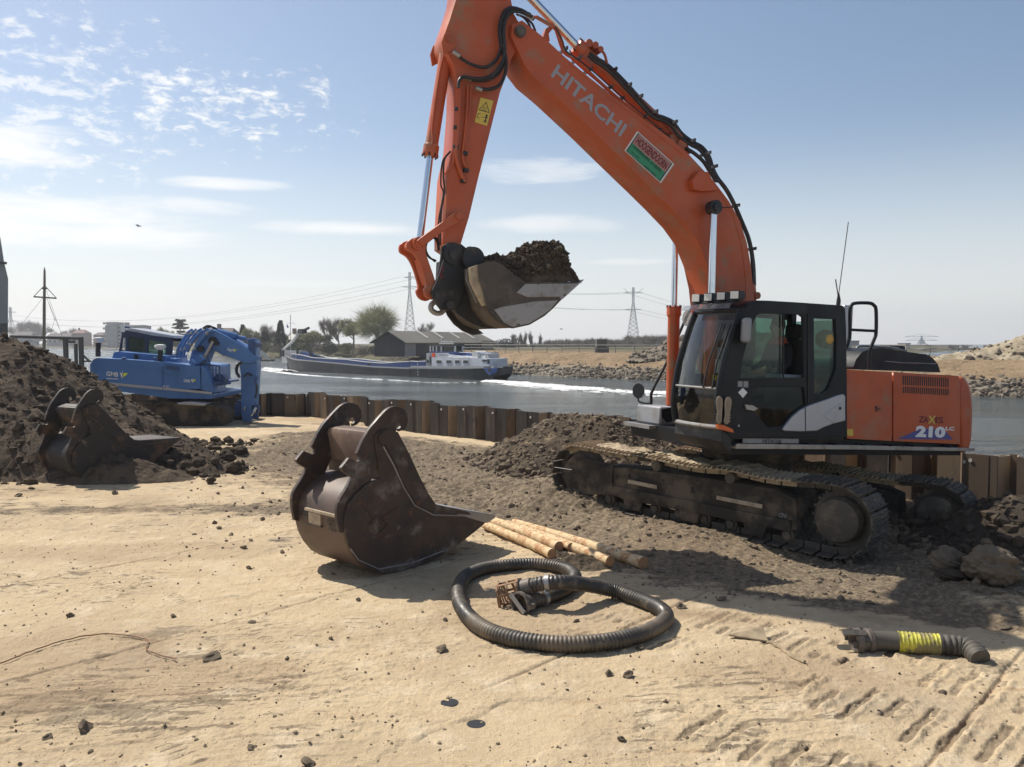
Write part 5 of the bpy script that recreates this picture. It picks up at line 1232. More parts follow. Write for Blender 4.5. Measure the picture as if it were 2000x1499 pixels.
# ------------------------------------------------------------------ crawler tracks
def Upt(px, d): r_ = ray(px[0], px[1]); return EYE + r_ * (d / r_.y)
Pn = Upt((1630, 1020), 9.86); Pf = Upt((1122, 926), 12.35)
ue = (Pf - Pn).normalized(); WBL = (Pf - Pn).length
hd_ = Vector((ue.x, ue.y, 0)).normalized(); sidev = Vector((-hd_.y, hd_.x, 0))
if sidev.dot(Vector((-.65, -.75, 0))) < 0: sidev = -sidev
def mkU(off, drop=0.0, push=0.0):
    u = ue; v = sidev.copy(); w = v.cross(u) if v.cross(u).z > 0 else u.cross(v)
    return Frame(Pn - sidev * (.30 + off) + Vector((0, 0, -drop)) + u * push, u, v, w)
RS, RI = .43, .42
def track_path(sag=.035):
    pts = []; L = WBL
    def add(u, w): pts.append(Vector((u, w)))
    for i in range(13):                      # round the sprocket (rear, u = 0)
        a = math.pi * (1.5 - i / 12); add(RS * math.cos(a), RS * math.sin(a))
    for (u, w) in ((.35, .415), (.62, .385), (.95, .375), (1.28, .40), (1.5, .405), (1.9, .365), (2.35, .385), (2.62, .405), (3.0, .39), (L - .35, .405)): add(u, w)
    for i in range(13):
        a = math.pi * (.5 - i / 12); add(L + RI * math.cos(a), RI * math.sin(a))
    for k in range(1, 9): add(L - (L) * k / 9, -.425)
    return pts
def closed_samples(pts, n):
    P = [Vector((p.x, p.y)) for p in pts] + [Vector((pts[0].x, pts[0].y))]; D = [0]
    for a, b in zip(P[:-1], P[1:]): D.append(D[-1] + (b - a).length)
    out = []
    for i in range(n):
        s = D[-1] * i / n; j = max(k for k in range(len(D)) if D[k] <= s); j = min(j, len(P) - 2); t = (s - D[j]) / max(1e-6, D[j + 1] - D[j])
        out.append(P[j].lerp(P[j + 1], t))
    return out, D[-1] / n
def shoe_mesh():
    """one shoe: u along the chain, v across, w outwards"""
    I = Frame((0, 0, 0), (1, 0, 0), (0, 1, 0), (0, 0, 1)); mb = MB(); h = .30
    mb.plate(I, [(-.088, .0), (-.088, .016), (.080, .016), (.094, .006), (.094, -.006), (.080, .0)], -h, h, 0)
    for u in (-.078, -.012, .052): mb.plate(I, [(u - .007, .015), (u - .004, .042), (u + .004, .042), (u + .007, .015)], -h + .004, h - .004, 0)
    for s in (-1, 1):
        mb.box(I, -.095, .095, s * .09 - .018, s * .09 + .018, -.085, 0); 
        for u in (-.05, .03): mb.cyl(I.P(u, s * .13, .016), I.P(u, s * .13, .03), .013, 6)
    me = newmesh('track_shoe', mb, [M['track_steel']], None, None); me.shade_smooth(); me.set_sharp_from_angle(angle=R(30)); return me
SHOE = shoe_mesh(); SHOE_MUD = SHOE.copy(); SHOE_MUD.materials.clear(); SHOE_MUD.materials.append(M['mud_top'])
def crawler(root, U, near=True, mud=True, nshoe=49, sc=1.0):
    tr = bpy.data.objects.new('crawler_track', None); COL.objects.link(tr); tr.parent = root; tr.empty_display_size = .2
    WM[tr] = WM[root]
    inv = WM[root].inverted(); samples, pit = closed_samples(track_path(), nshoe)
    rr = random.Random(3)
    for i in range(nshoe):
        p, q = samples[i], samples[(i + 1) % nshoe]; m = (p + q) / 2; t = (q - p).normalized(); nrm = Vector((-t.y, t.x))
        c = Vector((WBL / 2, 0)); 
        if nrm.dot(m - Vector((min(max(m.x, 0), WBL), 0))) < 0: nrm = -nrm
        X = U.u * t.x + U.w * t.y; Z = U.u * nrm.x + U.w * nrm.y; Y = Z.cross(X); o_ = U.P(m.x, 0, m.y)
        A = Matrix(((X.x, Y.x, Z.x, o_.x), (X.y, Y.y, Z.y, o_.y), (X.z, Y.z, Z.z, o_.z), (0, 0, 0, 1)))
        topmud = mud and nrm.y > .8 and m.x > .5 and rr.random() < .9
        ob = bpy.data.objects.new('track_shoe', SHOE_MUD if topmud else SHOE); COL.objects.link(ob); ob.parent = tr; ob.matrix_local = inv @ A
    NVt = .30
    # frame
    mb = MB(); L = WBL
    fo = [(.48, -.22), (.52, .17), (.75, .24), (1.2, .255), (2.2, .235), (3.0, .20), (3.38, .16), (3.42, -.16), (3.1, -.235), (1.0, -.255)]
    mb.plate(U, fo, .20, -.20, .012); mb.plate(U, [(.55, -.24), (.55, -.10), (3.30, -.08), (3.30, -.2), (3.0, -.25)], .245, -.245, .02)
    fr = part('track_frame', mb, M['track_frame'], root)
    mb = MB(); mb.plate(U, [(L - .62, -.22), (L - .62, .22), (L - .10, .26), (L + .10, .24), (L + .24, .12), (L + .26, -.08), (L + .16, -.24), (L - .10, -.30)], .232, .205, .006); part('idler_guard', mb, M['track_frame'], fr)
    mb = MB()
    for a, b in ((2.45, 2.92), (.92, 1.55)): mb.plate(U, [(a, -.01), (a, .045), (b, .05), (b, .0)], .265, .25, .004)
    part('pale_step', mb, M['dry_clay'], fr)
    # sprocket with final drive, idler
    mb = MB(); mb.lathe(U.P(0, -.05, 0), U.v, [(0, .34), (.10, .34)], 24); mb.lathe(U.P(0, .02, 0), U.v, [(0, .28), (.14, .28), (.17, .26), (.21, .255), (.23, .20), (.235, .02)], 30); sp_ = part('sprocket', mb, M['track_steel'], root)
    mb = MB()
    for k in range(20):
        a = 2 * math.pi * k / 20; mb.disc(U.P(.225 * math.cos(a), .235, .225 * math.sin(a)), U.v, .014, .02, 6)
        mb.box(Frame(U.P(.345 * math.cos(a), 0, .345 * math.sin(a)), U.u * math.cos(a) + U.w * math.sin(a), U.v, -U.u * math.sin(a) + U.w * math.cos(a)), -.02, .03, -.04, .04, -.02, .02)
    part('sprocket_teeth', mb, M['track_steel'], sp_)
    mb = MB(); mb.lathe(U.P(L, -.09, 0), U.v, [(0, .25), (.02, .33), (.06, .33), (.07, .36), (.11, .36), (.12, .33), (.16, .33), (.18, .25)], 30); part('idler', mb, M['track_steel'], root)
    mb = MB()
    for k in range(8):
        u = .62 + k * (L - 1.15) / 7; b_ = MB(); b_.lathe(U.P(u, -.17, -.315), U.v, [(0, .05), (.03, .05), (.04, .085), (.12, .085), (.13, .07), (.21, .07), (.22, .085), (.30, .085), (.31, .05), (.34, .05)], 14); part('track_roller', b_, M['track_steel'], fr)
    for u in (1.4, 2.5):
        b_ = MB(); b_.lathe(U.P(u, -.10, .30), U.v, [(0, .06), (.25, .06), (.26, .07), (.32, .07), (.33, .02)], 14); part('carrier_roller', b_, M['track_steel'], fr)
    for u in (1.02, 1.95, 2.85):
        b_ = MB(); b_.plate(U, [(u - .16, -.23), (u - .12, -.38), (u + .12, -.38), (u + .16, -.23)], .23, .17, .01); part('roller_guard', b_, M['track_frame'], fr)
    return tr
U1 = mkU(0.0); U2 = mkU(2.32, .20, -.52)
crawler(EX, U1); crawler(EX, U2)
mb = MB(); CM = U1.P(WBL / 2, -1.16, .10)
for s in (1, -1):
    for du in (-.75, .75): mb.bar(CM + Vector((0, 0, .0 - (0 if s > 0 else .1))), U1.P(WBL / 2 + du, -1.16 + s * .98, -.05 - (0 if s > 0 else .22)), .34, .28)
mb.lathe(CM - Vector((0, 0, .12)), (0, 0, 1), [(0, .5), (.30, .62), (.40, .62)], 28); part('undercarriage_frame', mb, M['track_frame'], EX)
text_on('ND', U1, (.60, -.02), (.70, -.02), .055, .255, M['grey_paint'], EX, bold=.01, shear=.3)
# dried soil lying on the near track
def track_mud(U, a, b, lab):
    n = 40; U_, V_ = np.meshgrid(np.linspace(a, b, 160), np.linspace(-.28, .24, n))
    top = np.interp(U_, [.35, .62, .95, 1.28, 1.5, 1.9, 2.35, 2.62, 3.0, 3.4], [.415, .385, .375, .40, .405, .365, .385, .405, .39, .405]) + .045
    H = top + .035 * fbm(U_ * 4, V_ * 4, 4, 3) - .002 + .02 * fbm(U_ * 18, V_ * 18, 2, 5) - .05 * sstep(.10, .24, V_)
    o = np.array(U.o); co = o + U_[..., None] * np.array(U.u) + V_[..., None] * np.array(U.v) + H[..., None] * np.array(U.w)
    g = gridmesh('dried_mud', co[..., 0], co[..., 1], co[..., 2], M['mud_top'], EX); g['kind'] = 'stuff'
track_mud(U1, 1.0, 3.6, ''); track_mud(U2, 1.6, 3.6, '')
mb = MB(); mb.tube([SW(1081, 928, 0) * 0 + U1.P(WBL + .36, .32, .05), U1.P(WBL + .03, .33, .06)], .006, 6); part('loose_pin', mb, M['bare_steel'], EX)

# ------------------------------------------------------------------ the driver
def skin_person(name, joints, edges, root_i, M4, mat, sub=2):
    me = bpy.data.meshes.new(name); me.from_pydata([j[0] for j in joints], edges, []); o = bpy.data.objects.new(name, me); COL.objects.link(o)
    sk = o.modifiers.new('skin', 'SKIN'); sk.use_smooth_shade = True
    lay = me.skin_vertices[0] if me.skin_vertices else None
    if lay is None:
        bm = bmesh.new(); bm.from_mesh(me); bm.verts.layers.skin.verify(); bm.to_mesh(me); bm.free(); lay = me.skin_vertices[0]
    for i, j in enumerate(joints): lay.data[i].radius = (j[1], j[1] if len(j) < 3 else j[2]); lay.data[i].use_root = (i == root_i)
    ss = o.modifiers.new('sub', 'SUBSURF'); ss.levels = sub; ss.render_levels = sub
    dg = bpy.context.evaluated_depsgraph_get(); ev = o.evaluated_get(dg); m2 = bpy.data.meshes.new_from_object(ev)
    bpy.data.objects.remove(o); bpy.data.meshes.remove(me); m2.materials.clear(); m2.materials.append(mat); m2.shade_smooth(); m2.name = name
    return m2
sp0 = S.P(seat[0] - .02, .90, seat[1] - .02)
PM = Matrix(((S.u.x, S.v.x, S.w.x, sp0.x), (S.u.y, S.v.y, S.w.y, sp0.y), (S.u.z, S.v.z, S.w.z, sp0.z), (0, 0, 0, 1)))
J = [((0, 0, .02), .125, .15), ((-.03, 0, .20), .125, .15), ((-.04, 0, .40), .12, .17), ((-.02, 0, .50), .07, .09), ((0, 0, .57), .052),
     ((.02, 0, .65), .075), ((.03, 0, .73), .082), ((.02, 0, .80), .06),
     ((-.03, .19, .45), .062), ((.02, .25, .22), .048), ((.24, .26, .14), .036), ((.30, .26, .15), .03),
     ((-.03, -.19, .45), .062), ((.02, -.25, .22), .048), ((.24, -.26, .14), .036), ((.30, -.26, .15), .03),
     ((.05, .10, .0), .085), ((.42, .13, .04), .065), ((.52, .13, -.34), .048), ((.62, .13, -.38), .04),
     ((.05, -.10, .0), .085), ((.42, -.13, .04), .065), ((.52, -.13, -.34), .048), ((.62, -.13, -.38), .04)]
E = [(0, 1), (1, 2), (2, 3), (3, 4), (4, 5), (5, 6), (6, 7), (2, 8), (8, 9), (9, 10), (10, 11), (2, 12), (12, 13), (13, 14), (14, 15), (0, 16), (16, 17), (17, 18), (18, 19), (0, 20), (20, 21), (21, 22), (22, 23)]
me = skin_person('body', J, E, 0, PM, M['dark_cloth'])
me.materials.append(M['skin'])
for p in me.polygons:
    c = p.center
    if c.z > .57 or (c.x > .23 and .06 < c.z < .25 and abs(c.y) > .18): p.material_index = 1
PR = thing('person', 'excavator driver in dark clothes seated in the cab, hands on the levers', 'person', PM)
o = bpy.data.objects.new('body', me); COL.objects.link(o); o.parent = PR; WM[o] = WM[PR]
PF = Frame(sp0, S.u, S.v, S.w); mb = MB()
mb.lathe(PF.P(.0, 0, .72), S.w, [(-.02, .088), (.04, .094), (.09, .082), (.125, .05), (.135, .01)], 18); part('hair', mb, M['hair'], PR)
mb = MB(); mb.lathe(PF.P(-.01, 0, .48), S.w, [(0, .15), (.05, .12), (.10, .085), (.11, .06)], 18); part('collar', mb, M['orange_cloth'], PR)
mb = MB(); mb.tube([PF.P(.105, 0, .72), PF.P(.125, 0, .69), PF.P(.10, 0, .675)], [.010, .016, .012], 8); part('nose', mb, M['skin'], PR)
mb = MB()
for s in (-1, 1): mb.disc(PF.P(.098, s * .032, .725), S.u, .010, .012, 8)
mb.box(PF, .092, .100, -.022, .022, .642, .648); part('face', mb, M['hair'], PR)
mb = MB()
for s in (-1, 1): mb.disc(PF.P(.01, s * .083, .70), S.v, .028, .014, 10)
part('ear', mb, M['skin'], PR)
for s in (-1, 1):
    mb = MB(); c = PF.P(.30, s * .26, .155)
    for k in range(4):
        a = PF.P(.315, s * .26 - .03 + k * .02, .165); mb.tube(smoothpath([a, a + S.u * .035 + S.w * .005, a + S.u * .055 - S.w * .018, a + S.u * .04 - S.w * .038], 3), .0085, 6)
    mb.tube(smoothpath([PF.P(.29, s * .225, .15), PF.P(.33, s * .215, .13), PF.P(.355, s * .235, .125)], 3), .010, 6); part('hand', mb, M['skin'], PR)
# ------------------------------------------------------------------ ditch bucket standing on the sand
def ditch_bucket(root, B, mat, strip=True, tagged=True, W=.95, lit_mat=None, lipm=None):
    """B: u towards the lip, v away from the viewer, w up; near side at v = 0"""
    def p(x, y, v=0.0): return B0.px(x, y, v)
    near = [p(*q) for q in ((732, 853), (738, 844), (752, 840), (775, 846), (786, 866), (796, 886), (812, 925), (831, 962), (846, 981), (860, 991), (880, 997), (914, 1001), (964, 1008), (945, 1025), (927, 1040), (905, 1057), (887, 1070), (868, 1083), (838, 1098),
                            (807, 1108), (784, 1118), (762, 1122), (740, 1119), (722, 1114), (705, 1104), (690, 1085), (680, 1065), (674, 1040), (673, 1010), (680, 985), (694, 966), (716, 946), (742, 935), (739, 900), (734, 872))]
    mb = MB(); mb.plate(B, near, 0, .045, .006); sd = part('side_plate', mb, mat, root)
    mb = MB(); mb.plate(B, near, W - .045, W, .006); part('side_plate', mb, mat, root)
    n = len(near); ctr = Vector((sum(a for a, b in near) / n, sum(b for a, b in near) / n))
    idx = list(range(12, n)) + [0, 1, 2]          # from the lip under and up the back to the top edge
    sh = [near[i] for i in idx]; inn = [tuple(Vector(q) + (ctr - Vector(q)).normalized() * .035) for q in sh]
    mb = MB(); mb.sweep(B, sh + inn[::-1], .012, W - .012); part('shell', mb, M['bucket_back_lit'] if lit_mat else mat, root)
    lip = [p(964, 1008), p(945, 1025), p(860, 993), p(861, 988)]
    mb = MB(); mb.plate(B, [p(862, 988), p(966, 1006), p(966, 1012), p(950, 1022), p(862, 996)], -.012, W + .012, .004); part('lip_plate', mb, lipm or mat, root)
    # reinforcing band on the side, top corner
    mb = MB(); mb.plate(B, [p(*q) for q in ((738, 846), (752, 838), (776, 844), (800, 890), (818, 930), (836, 965), (850, 985), (914, 1000), (920, 1006), (846, 1002), (812, 985), (790, 950), (770, 905), (752, 870), (744, 856))], -.014, 0, .005); part('side_band', mb, mat, root)
    mb = MB(); mb.tube([B.P(*[(t) for t in (a, -.004, b)]) for a, b in (p(*q) for q in ((748, 872), (768, 908), (788, 952), (810, 988), (846, 1006), (918, 1008)))], .010, 6); mb.tube([B.P(a, -.004, b) for a, b in (p(*q) for q in ((684, 1072), (700, 1094), (740, 1112), (805, 1100), (866, 1076)))], .007, 6); part('weld_bead', mb, lipm or mat, root)
    # ears that the coupler grips
    ear = [p2 for p2 in [B0.px(x, y, .03) for x, y in ((672, 1042), (663, 1040), (659, 1020), (657, 1000), (659, 985), (665, 972), (674, 958), (681, 945), (687, 932), (670, 922), (666, 914), (681, 895), (698, 902), (703, 900), (704, 893), (697, 886), (708, 860), (721, 838), (739, 817), (753, 802), (762, 796), (770, 794), (779, 795), (789, 799),
            (795, 810), (797, 822), (793, 834), (787, 840), (780, 843), (779, 838), (784, 833), (784, 827), (780, 824), (775, 826), (772, 832), (774, 846), (768, 856), (752, 880), (736, 910), (722, 945), (706, 975), (690, 1005), (684, 1036))]]
    for v in (.025, .87):
        mb = MB(); mb.plate(B, ear, v, v + .05, .005); part('ear', mb, mat, root)
    # torque box between and beside the ears
    top = [p(*q) for q in ((730, 856), (733, 847), (741, 843), (762, 844), (772, 852), (768, 880), (752, 934), (744, 934))]
    mb = MB(); mb.plate(B, top, .07, .87, .02); part('torque_box', mb, lit_mat or mat, root)
    mb = MB(); 
    for v in (-.03, .92): mb.lathe(B.P(*[(a) for a in (p(748, 856)[0], v, p(748, 856)[1])]), B.v, [(0, .07), (.10, .07)], 16)
    part('top_boss', mb, mat, root)
    return near, p
def bucket_frame():
    g = at_z(762, 1122, 0.0)
    return Frame((g.x, g.y, 0), (.69, .724, 0), (-.724, .69, 0), (0, 0, 1))
B0 = bucket_frame()
FB = thing('ditching_bucket', 'brown steel excavator bucket standing upright on the sand, its two ears in the air', 'bucket', B0.M())
near_, pf = ditch_bucket(FB, B0, M['brown_bucket'], lit_mat=M['bucket_sunlit'], lipm=M['worn_steel'])
# raised cross mark and weld beads on the side, number and letters on the back
mb = MB()
for a, b in (((722, 1022), (742, 1005)), ((742, 1005), (757, 1026)), ((757, 1026), (738, 1044)), ((738, 1044), (722, 1022)), ((708, 985), (742, 1030)), ((740, 1016), (778, 990))):
    mb.bar(B0.W(*a, 0) - B0.v * .004, B0.W(*b, 0) - B0.v * .004, .016, .01, up=B0.v)
part('weld_mark', mb, M['brown_bucket'], FB)
# plate with mud in it on the back between the ears
def backplate(uc0, w0, w1, v0, v1, name, mat, d=.02, parent=FB):
    """a strip that follows the back of the shell"""
    us = np.interp([w0, w1], [q[1] for q in sorted(BK, key=lambda t: t[1])], [q[0] for q in sorted(BK, key=lambda t: t[1])])
    mb = MB(); vs = []
    for (u, w) in ((us[0], w0), (us[1], w1)):
        for v in (v0, v1): vs.append(B0.P(u - d, v, w))
    vs += [q + B0.u * (d + .02) for q in vs]
    mb.add(vs, [(0, 1, 3, 2), (4, 6, 7, 5), (0, 4, 5, 1), (2, 3, 7, 6), (0, 2, 6, 4), (1, 5, 7, 3)]); return part(name, mb, mat, parent, smooth=None)
BK = [pf(*q) for q in ((722, 1114), (705, 1104), (690, 1085), (680, 1065), (674, 1040), (673, 1010), (680, 985), (694, 966), (716, 946))]
wz = lambda y: pf(674, y)[1]
backplate(0, wz(1040), wz(1016), .42, .64, 'mud_plate', M['dry_clay'])
backplate(0, wz(1014), wz(1009), .10, .70, 'cross_strip', M['dry_clay'], .03)
backplate(0, wz(1042), wz(1039), .40, .66, 'plate_rim', M['brown_bucket'], .03)
BT = Frame(B0.P(BK[4][0] - .008, 0, 0), B0.v * -1, B0.u, B0.w)      # a plane facing out of the back
text_on('925', BT, (-.30, wz(1044)), (-.12, wz(1044)), .13, 0, M['lettering_black'], FB, name='cut_number', thick=.008)
text_on('GMB', BT, (-.86, wz(1028)), (-.68, wz(1028)), .10, 0, M['lettering_black'], FB, name='cut_letters', thick=.008)

# the second one, half buried in the big heap
def at_depth(px, py, d): r_ = ray(px, py); return EYE + r_ * (d / r_.y)
q = at_z(170, 928, 0)
ang = R(-14); cs, sn = math.cos(ang), math.sin(ang)
h_ = Vector((.69 * cs + .724 * sn, .724 * cs - .69 * sn, 0))
T2 = Matrix.Translation(Vector((q.x + .30, 15.9, .03))) @ Matrix.Rotation(R(12), 4, 'Z') @ Matrix.Rotation(R(-3), 4, 'X')
FB2 = thing('ditching_bucket', 'dark steel excavator bucket half buried in the big soil heap at the left', 'bucket', B0.M())
ditch_bucket(FB2, B0, M['buried_bucket'], lipm=M['worn_bucket'])
R0 = Matrix.Translation(-B0.o)
M2 = Matrix.Translation(Vector((q.x + .75, q.y - .60, -.12))) @ Matrix.Rotation(R(12), 4, 'Z') @ Matrix.Rotation(R(-13), 4, B0.v) @ R0 @ B0.M()
FB2.matrix_world = M2; WM[FB2] = M2

# ------------------------------------------------------------------ suction hose, logs, yellow hose piece
def corrugated(pts, r, pitch, depth, n=18, fade=None):
    P = resample(smoothpath(pts, 24), pitch / 4); rs = []
    for i in range(len(P)):
        ph = (i % 4); rs.append(r + depth * (1 if ph in (0, 1) else 0) * (fade(i / len(P)) if fade else 1))
    mb = MB(); mb.tube(P, rs, n); return mb, P
HR = .070
def gp(x, y, z=HR): g = at_z(x, y, z); return Vector((g.x, g.y, z + gz(g.x, g.y) * .5))
hz_path = [(1035, 1176, HR), (1060, 1169, HR), (1092, 1158, HR), (1118, 1140, HR), (1122, 1124, HR), (1100, 1110, HR), (1050, 1103, HR), (1000, 1104, HR), (950, 1110, HR), (912, 1125, HR), (896, 1148, HR), (897, 1175, HR), (915, 1204, HR), (950, 1230, HR), (1005, 1248, HR), (1070, 1257, HR), (1140, 1258, HR), (1210, 1250, HR), (1262, 1236, HR),
           (1295, 1216, HR), (1300, 1200, HR), (1280, 1184, HR), (1240, 1168, HR), (1200, 1154, HR + .02), (1150, 1143, .17), (1100, 1138, .25), (1060, 1140, .24), (1034, 1146, .20)]
hp = []
for x, y, z in hz_path:
    g = at_z(x, y, z); hp.append(Vector((g.x, g.y, z)))
HS = thing('suction_hose', 'thick black ribbed suction hose coiled in a loop on the sand, with strainer and coupling', 'hose', Matrix.Translation(Vector((hp[12].x, hp[12].y, 0))))
mb, HP = corrugated(hp, HR - .006, .034, .0075); part('hose', mb, M['hose_rubber'], HS, smooth=50)
def clamp(P, i, parent, mat='bare_steel', r=HR + .010, w=.022, name='hose_clamp'):
    a, b = P[i], P[i + 1 if i >= 0 else i - 1]; d = (b - a).normalized(); mb = MB(); mb.cyl(a - d * w, a + d * w, r, 20); return part(name, mb, M[mat], parent)
clamp(HP, 20, HS); clamp(HP, -22, HS)
# coupling with a lever at the lower end
d0 = (HP[0] - HP[6]).normalized(); e0 = HP[0]
mb = MB(); mb.lathe(e0 - d0 * .02, d0, [(0, HR), (.02, HR + .012), (.07, HR + .012), (.075, HR + .002), (.11, HR + .004), (.115, .118), (.15, .122), (.155, .105), (.13, .095), (.05, .07), (.02, .0)], 28); cpl = part('coupling', mb, M['cast_iron'], HS)
x0 = d0.cross(Vector((0, 0, 1))).normalized(); z0_ = x0.cross(d0)
mb = MB(); c_ = e0 + d0 * .16; mb.bar(c_ - x0 * .10 - z0_ * .05, c_ + x0 * .12 + z0_ * .075 - d0 * .02, .035, .02, up=d0); part('lever', mb, M['worn_steel'], cpl)
mb = MB()
for s in (-1, 1): mb.box(Frame(e0 + d0 * .10 + x0 * s * .115, d0, x0, z0_), -.05, .03, -.018, .018, -.022, .022)
part('lug', mb, M['cast_iron'], cpl)
# strainer basket at the upper end
d1 = (HP[-1] - HP[-7]).normalized(); e1 = HP[-1]; x1 = d1.cross(Vector((0, 0, 1))).normalized(); z1 = x1.cross(d1)
mb = MB(); mb.lathe(e1 - d1 * .03, d1, [(0, HR), (.01, HR + .010), (.10, HR + .010), (.11, HR)], 22); mb.lathe(e1 + d1 * .07, d1, [(0, .07), (.012, .095), (.03, .095), (.04, .06)], 22)
part('hose_end', mb, M['cast_iron'], HS)
mb = MB()
for k in range(6):
    a = 2 * math.pi * k / 6; o_ = x1 * math.cos(a) * .098 + z1 * math.sin(a) * .098; mb.bar(e1 + d1 * .08 + o_, e1 + d1 * .30 + o_ * 1.05, .022, .008, up=o_)
for t, r_ in ((.10, .098), (.20, .100), (.30, .104)):
    for k in range(12):
        a0, a1 = 2 * math.pi * k / 12, 2 * math.pi * (k + 1) / 12
        mb.bar(e1 + d1 * t + (x1 * math.cos(a0) + z1 * math.sin(a0)) * r_, e1 + d1 * t + (x1 * math.cos(a1) + z1 * math.sin(a1)) * r_, .012, .02, up=d1)
for s in (-.05, 0, .05): mb.bar(e1 + d1 * .305 + x1 * s - z1 * .09, e1 + d1 * .305 + x1 * s + z1 * .09, .014, .012, up=d1)
mb.bar(e1 + d1 * .30 - z1 * .0 + x1 * .1, e1 + d1 * .34 - z1 * .21 + x1 * .1, .03, .01, up=x1); mb.bar(e1 + d1 * .30 - x1 * .1, e1 + d1 * .33 - z1 * .20 - x1 * .1, .03, .01, up=x1)
part('strainer_basket', mb, M['rusty_iron'], HS)

LG = 'peeled wooden posts in a pile behind the hose'
def log(a, b, r0, r1, label, za=None, zb=None):
    ga, gb = at_z(a[0], a[1], r0), at_z(b[0], b[1], r1); A_ = Vector((ga.x, ga.y, (za if za is not None else r0) + gz(ga.x, ga.y))); B_ = Vector((gb.x, gb.y, (zb if zb is not None else r1) + gz(gb.x, gb.y)))
    t = thing('wooden_post', label, 'log', Matrix.Translation((A_ + B_) / 2), group=LG)
    n = 26; pts = []; rs = []; rr = random.Random(int(a[0] * 7 + b[1]))
    for i in range(n + 1):
        k = i / n; p = A_.lerp(B_, k) + Vector((rr.uniform(-1, 1) * .002, rr.uniform(-1, 1) * .002, .012 * math.sin(k * 3.1) + rr.uniform(-1, 1) * .002)); pts.append(p); rs.append((r0 + (r1 - r0) * k) * (1 + rr.uniform(-.03, .03)))
    mb = MB(); mb.tube(pts, rs, 16, caps=False); part('stem', mb, M['peeled_log'], t)
    d = (B_ - A_).normalized()
    for c, s, r_ in ((pts[0], -1, rs[0]), (pts[-1], 1, rs[-1])):
        mb = MB(); mb.tube([c - d * .002 * s, c + d * .003 * s], r_ * .99, 16); part('sawn_end', mb, M['log_end'], t)
    return t
log((1004, 1019), (1256, 1098), .050, .070, 'longest peeled post at the back of the pile, its thick end pointing at the shadow')
log((958, 1014), (1092, 1070), .060, .066, 'short thick peeled post in front whose brown end faces the hose')
log((974, 1018), (1115, 1072), .050, .052, 'thin peeled post just behind the short front one')
log((990, 1022), (1192, 1096), .052, .062, 'peeled post in the middle of the pile with its sawn end by the long one')
log((948, 1026), (1078, 1086), .052, .058, 'pale peeled post at the front, its end buried in the small sand lump')
def mini_heap(px, py, rx, ry, h, lab, mat, seed):
    g = at_z(px, py, 0); n = 90; X, Y = np.meshgrid(np.linspace(g.x - rx, g.x + rx, n), np.linspace(g.y - ry, g.y + ry, n)); r = np.hypot((X - g.x) / rx, (Y - g.y) / ry)
    Z = ground_fields(X, Y)[0] - .02 + h * np.clip(1 - r, 0, 1) ** .8 * (1 + .35 * fbm(X * 6, Y * 6, 3, seed)) + .03 * (ridged(X * 14, Y * 14, 4, seed) - .5) * sstep(1, .7, r)
    t = thing('soil_heap', lab, 'soil heap', loc=(g.x, g.y, 0)); gridmesh('soil', X, Y, Z, mat, t); return t
mini_heap(1142, 1102, .34, .30, .14, 'small grey sand lump over the ends of the wooden posts', M['heap_soil'], 5)
mini_heap(1085, 1086, .20, .2, .07, 'low sand lump left of the small grey one at the post ends', M['heap_soil'], 8)
mini_heap(1690, 1248, .22, .25, .09, 'sandy crust heaped on the broken end of the yellow hose', M['sand_clod'], 9)
mini_heap(1925, 1300, .30, .24, .05, 'crumbly low sand ridge at the right end of the yellow banded hose', M['sand_clod'], 12)

mini_heap(215, 938, 1.6, .60, .50, 'low dark soil apron in front of the half buried bucket', M['dark_soil'], 15)
mini_heap(100, 920, .7, .5, .5, 'dark soil lump pile at the left foot of the half buried bucket', M['dark_soil'], 18)
YH = [(1700, 1252), (1730, 1252), (1780, 1256), (1830, 1259), (1870, 1262), (1895, 1268), (1915, 1282)]
yp = []
for x, y in YH: g = at_z(x, y, .085); yp.append(Vector((g.x, g.y, .085 if x < 1900 else .06)))
YT = thing('hose_piece', 'short muddy hose piece with a yellow band lying right of the coiled hose', 'hose', Matrix.Translation(Vector((yp[2].x, yp[2].y, 0))))
PP = resample(smoothpath(yp, 24), .01)
k0, k1 = int(len(PP) * .24), int(len(PP) * .58)
mb = MB(); mb.tube(PP[:k0 + 2], .078, 18); part('muddy_collar', mb, M['hose_muddy'], YT)
mb = MB(); rr = random.Random(2); mb.tube(PP[k0:k1], [.080 + .006 * (i % 3 == 0) + rr.uniform(0, .003) for i in range(k1 - k0)], 20); part('yellow_band', mb, M['yellow_band'], YT)
mb = MB(); mb.tube(PP[k1 - 1:], [.074 + (.010 if (i % 5) < 3 else 0) for i in range(len(PP) - k1 + 1)], 20); part('ribbed_hose', mb, M['hose_muddy'], YT, smooth=50)
dY = (PP[0] - PP[8]).normalized(); mb = MB()
mb.lathe(PP[0] - dY * .02, dY, [(0, .078), (.02, .100), (.05, .100), (.06, .085), (.10, .085), (.11, .105), (.16, .105), (.165, .075), (.10, .06), (.06, .0)], 22); part('coupling', mb, M['cast_iron'], YT)
mb = MB()
for k in range(6):
    a = k * 1.05; o_ = Vector((0, math.cos(a), math.sin(a))) * .09; mb.bar(PP[0] + dY * .06 + o_, PP[0] + dY * (.17 + .04 * (k % 3)) + o_ * (1.15 - .25 * (k % 2)), .055, .02, up=o_)
part('broken_lug', mb, M['hose_muddy'], YT)
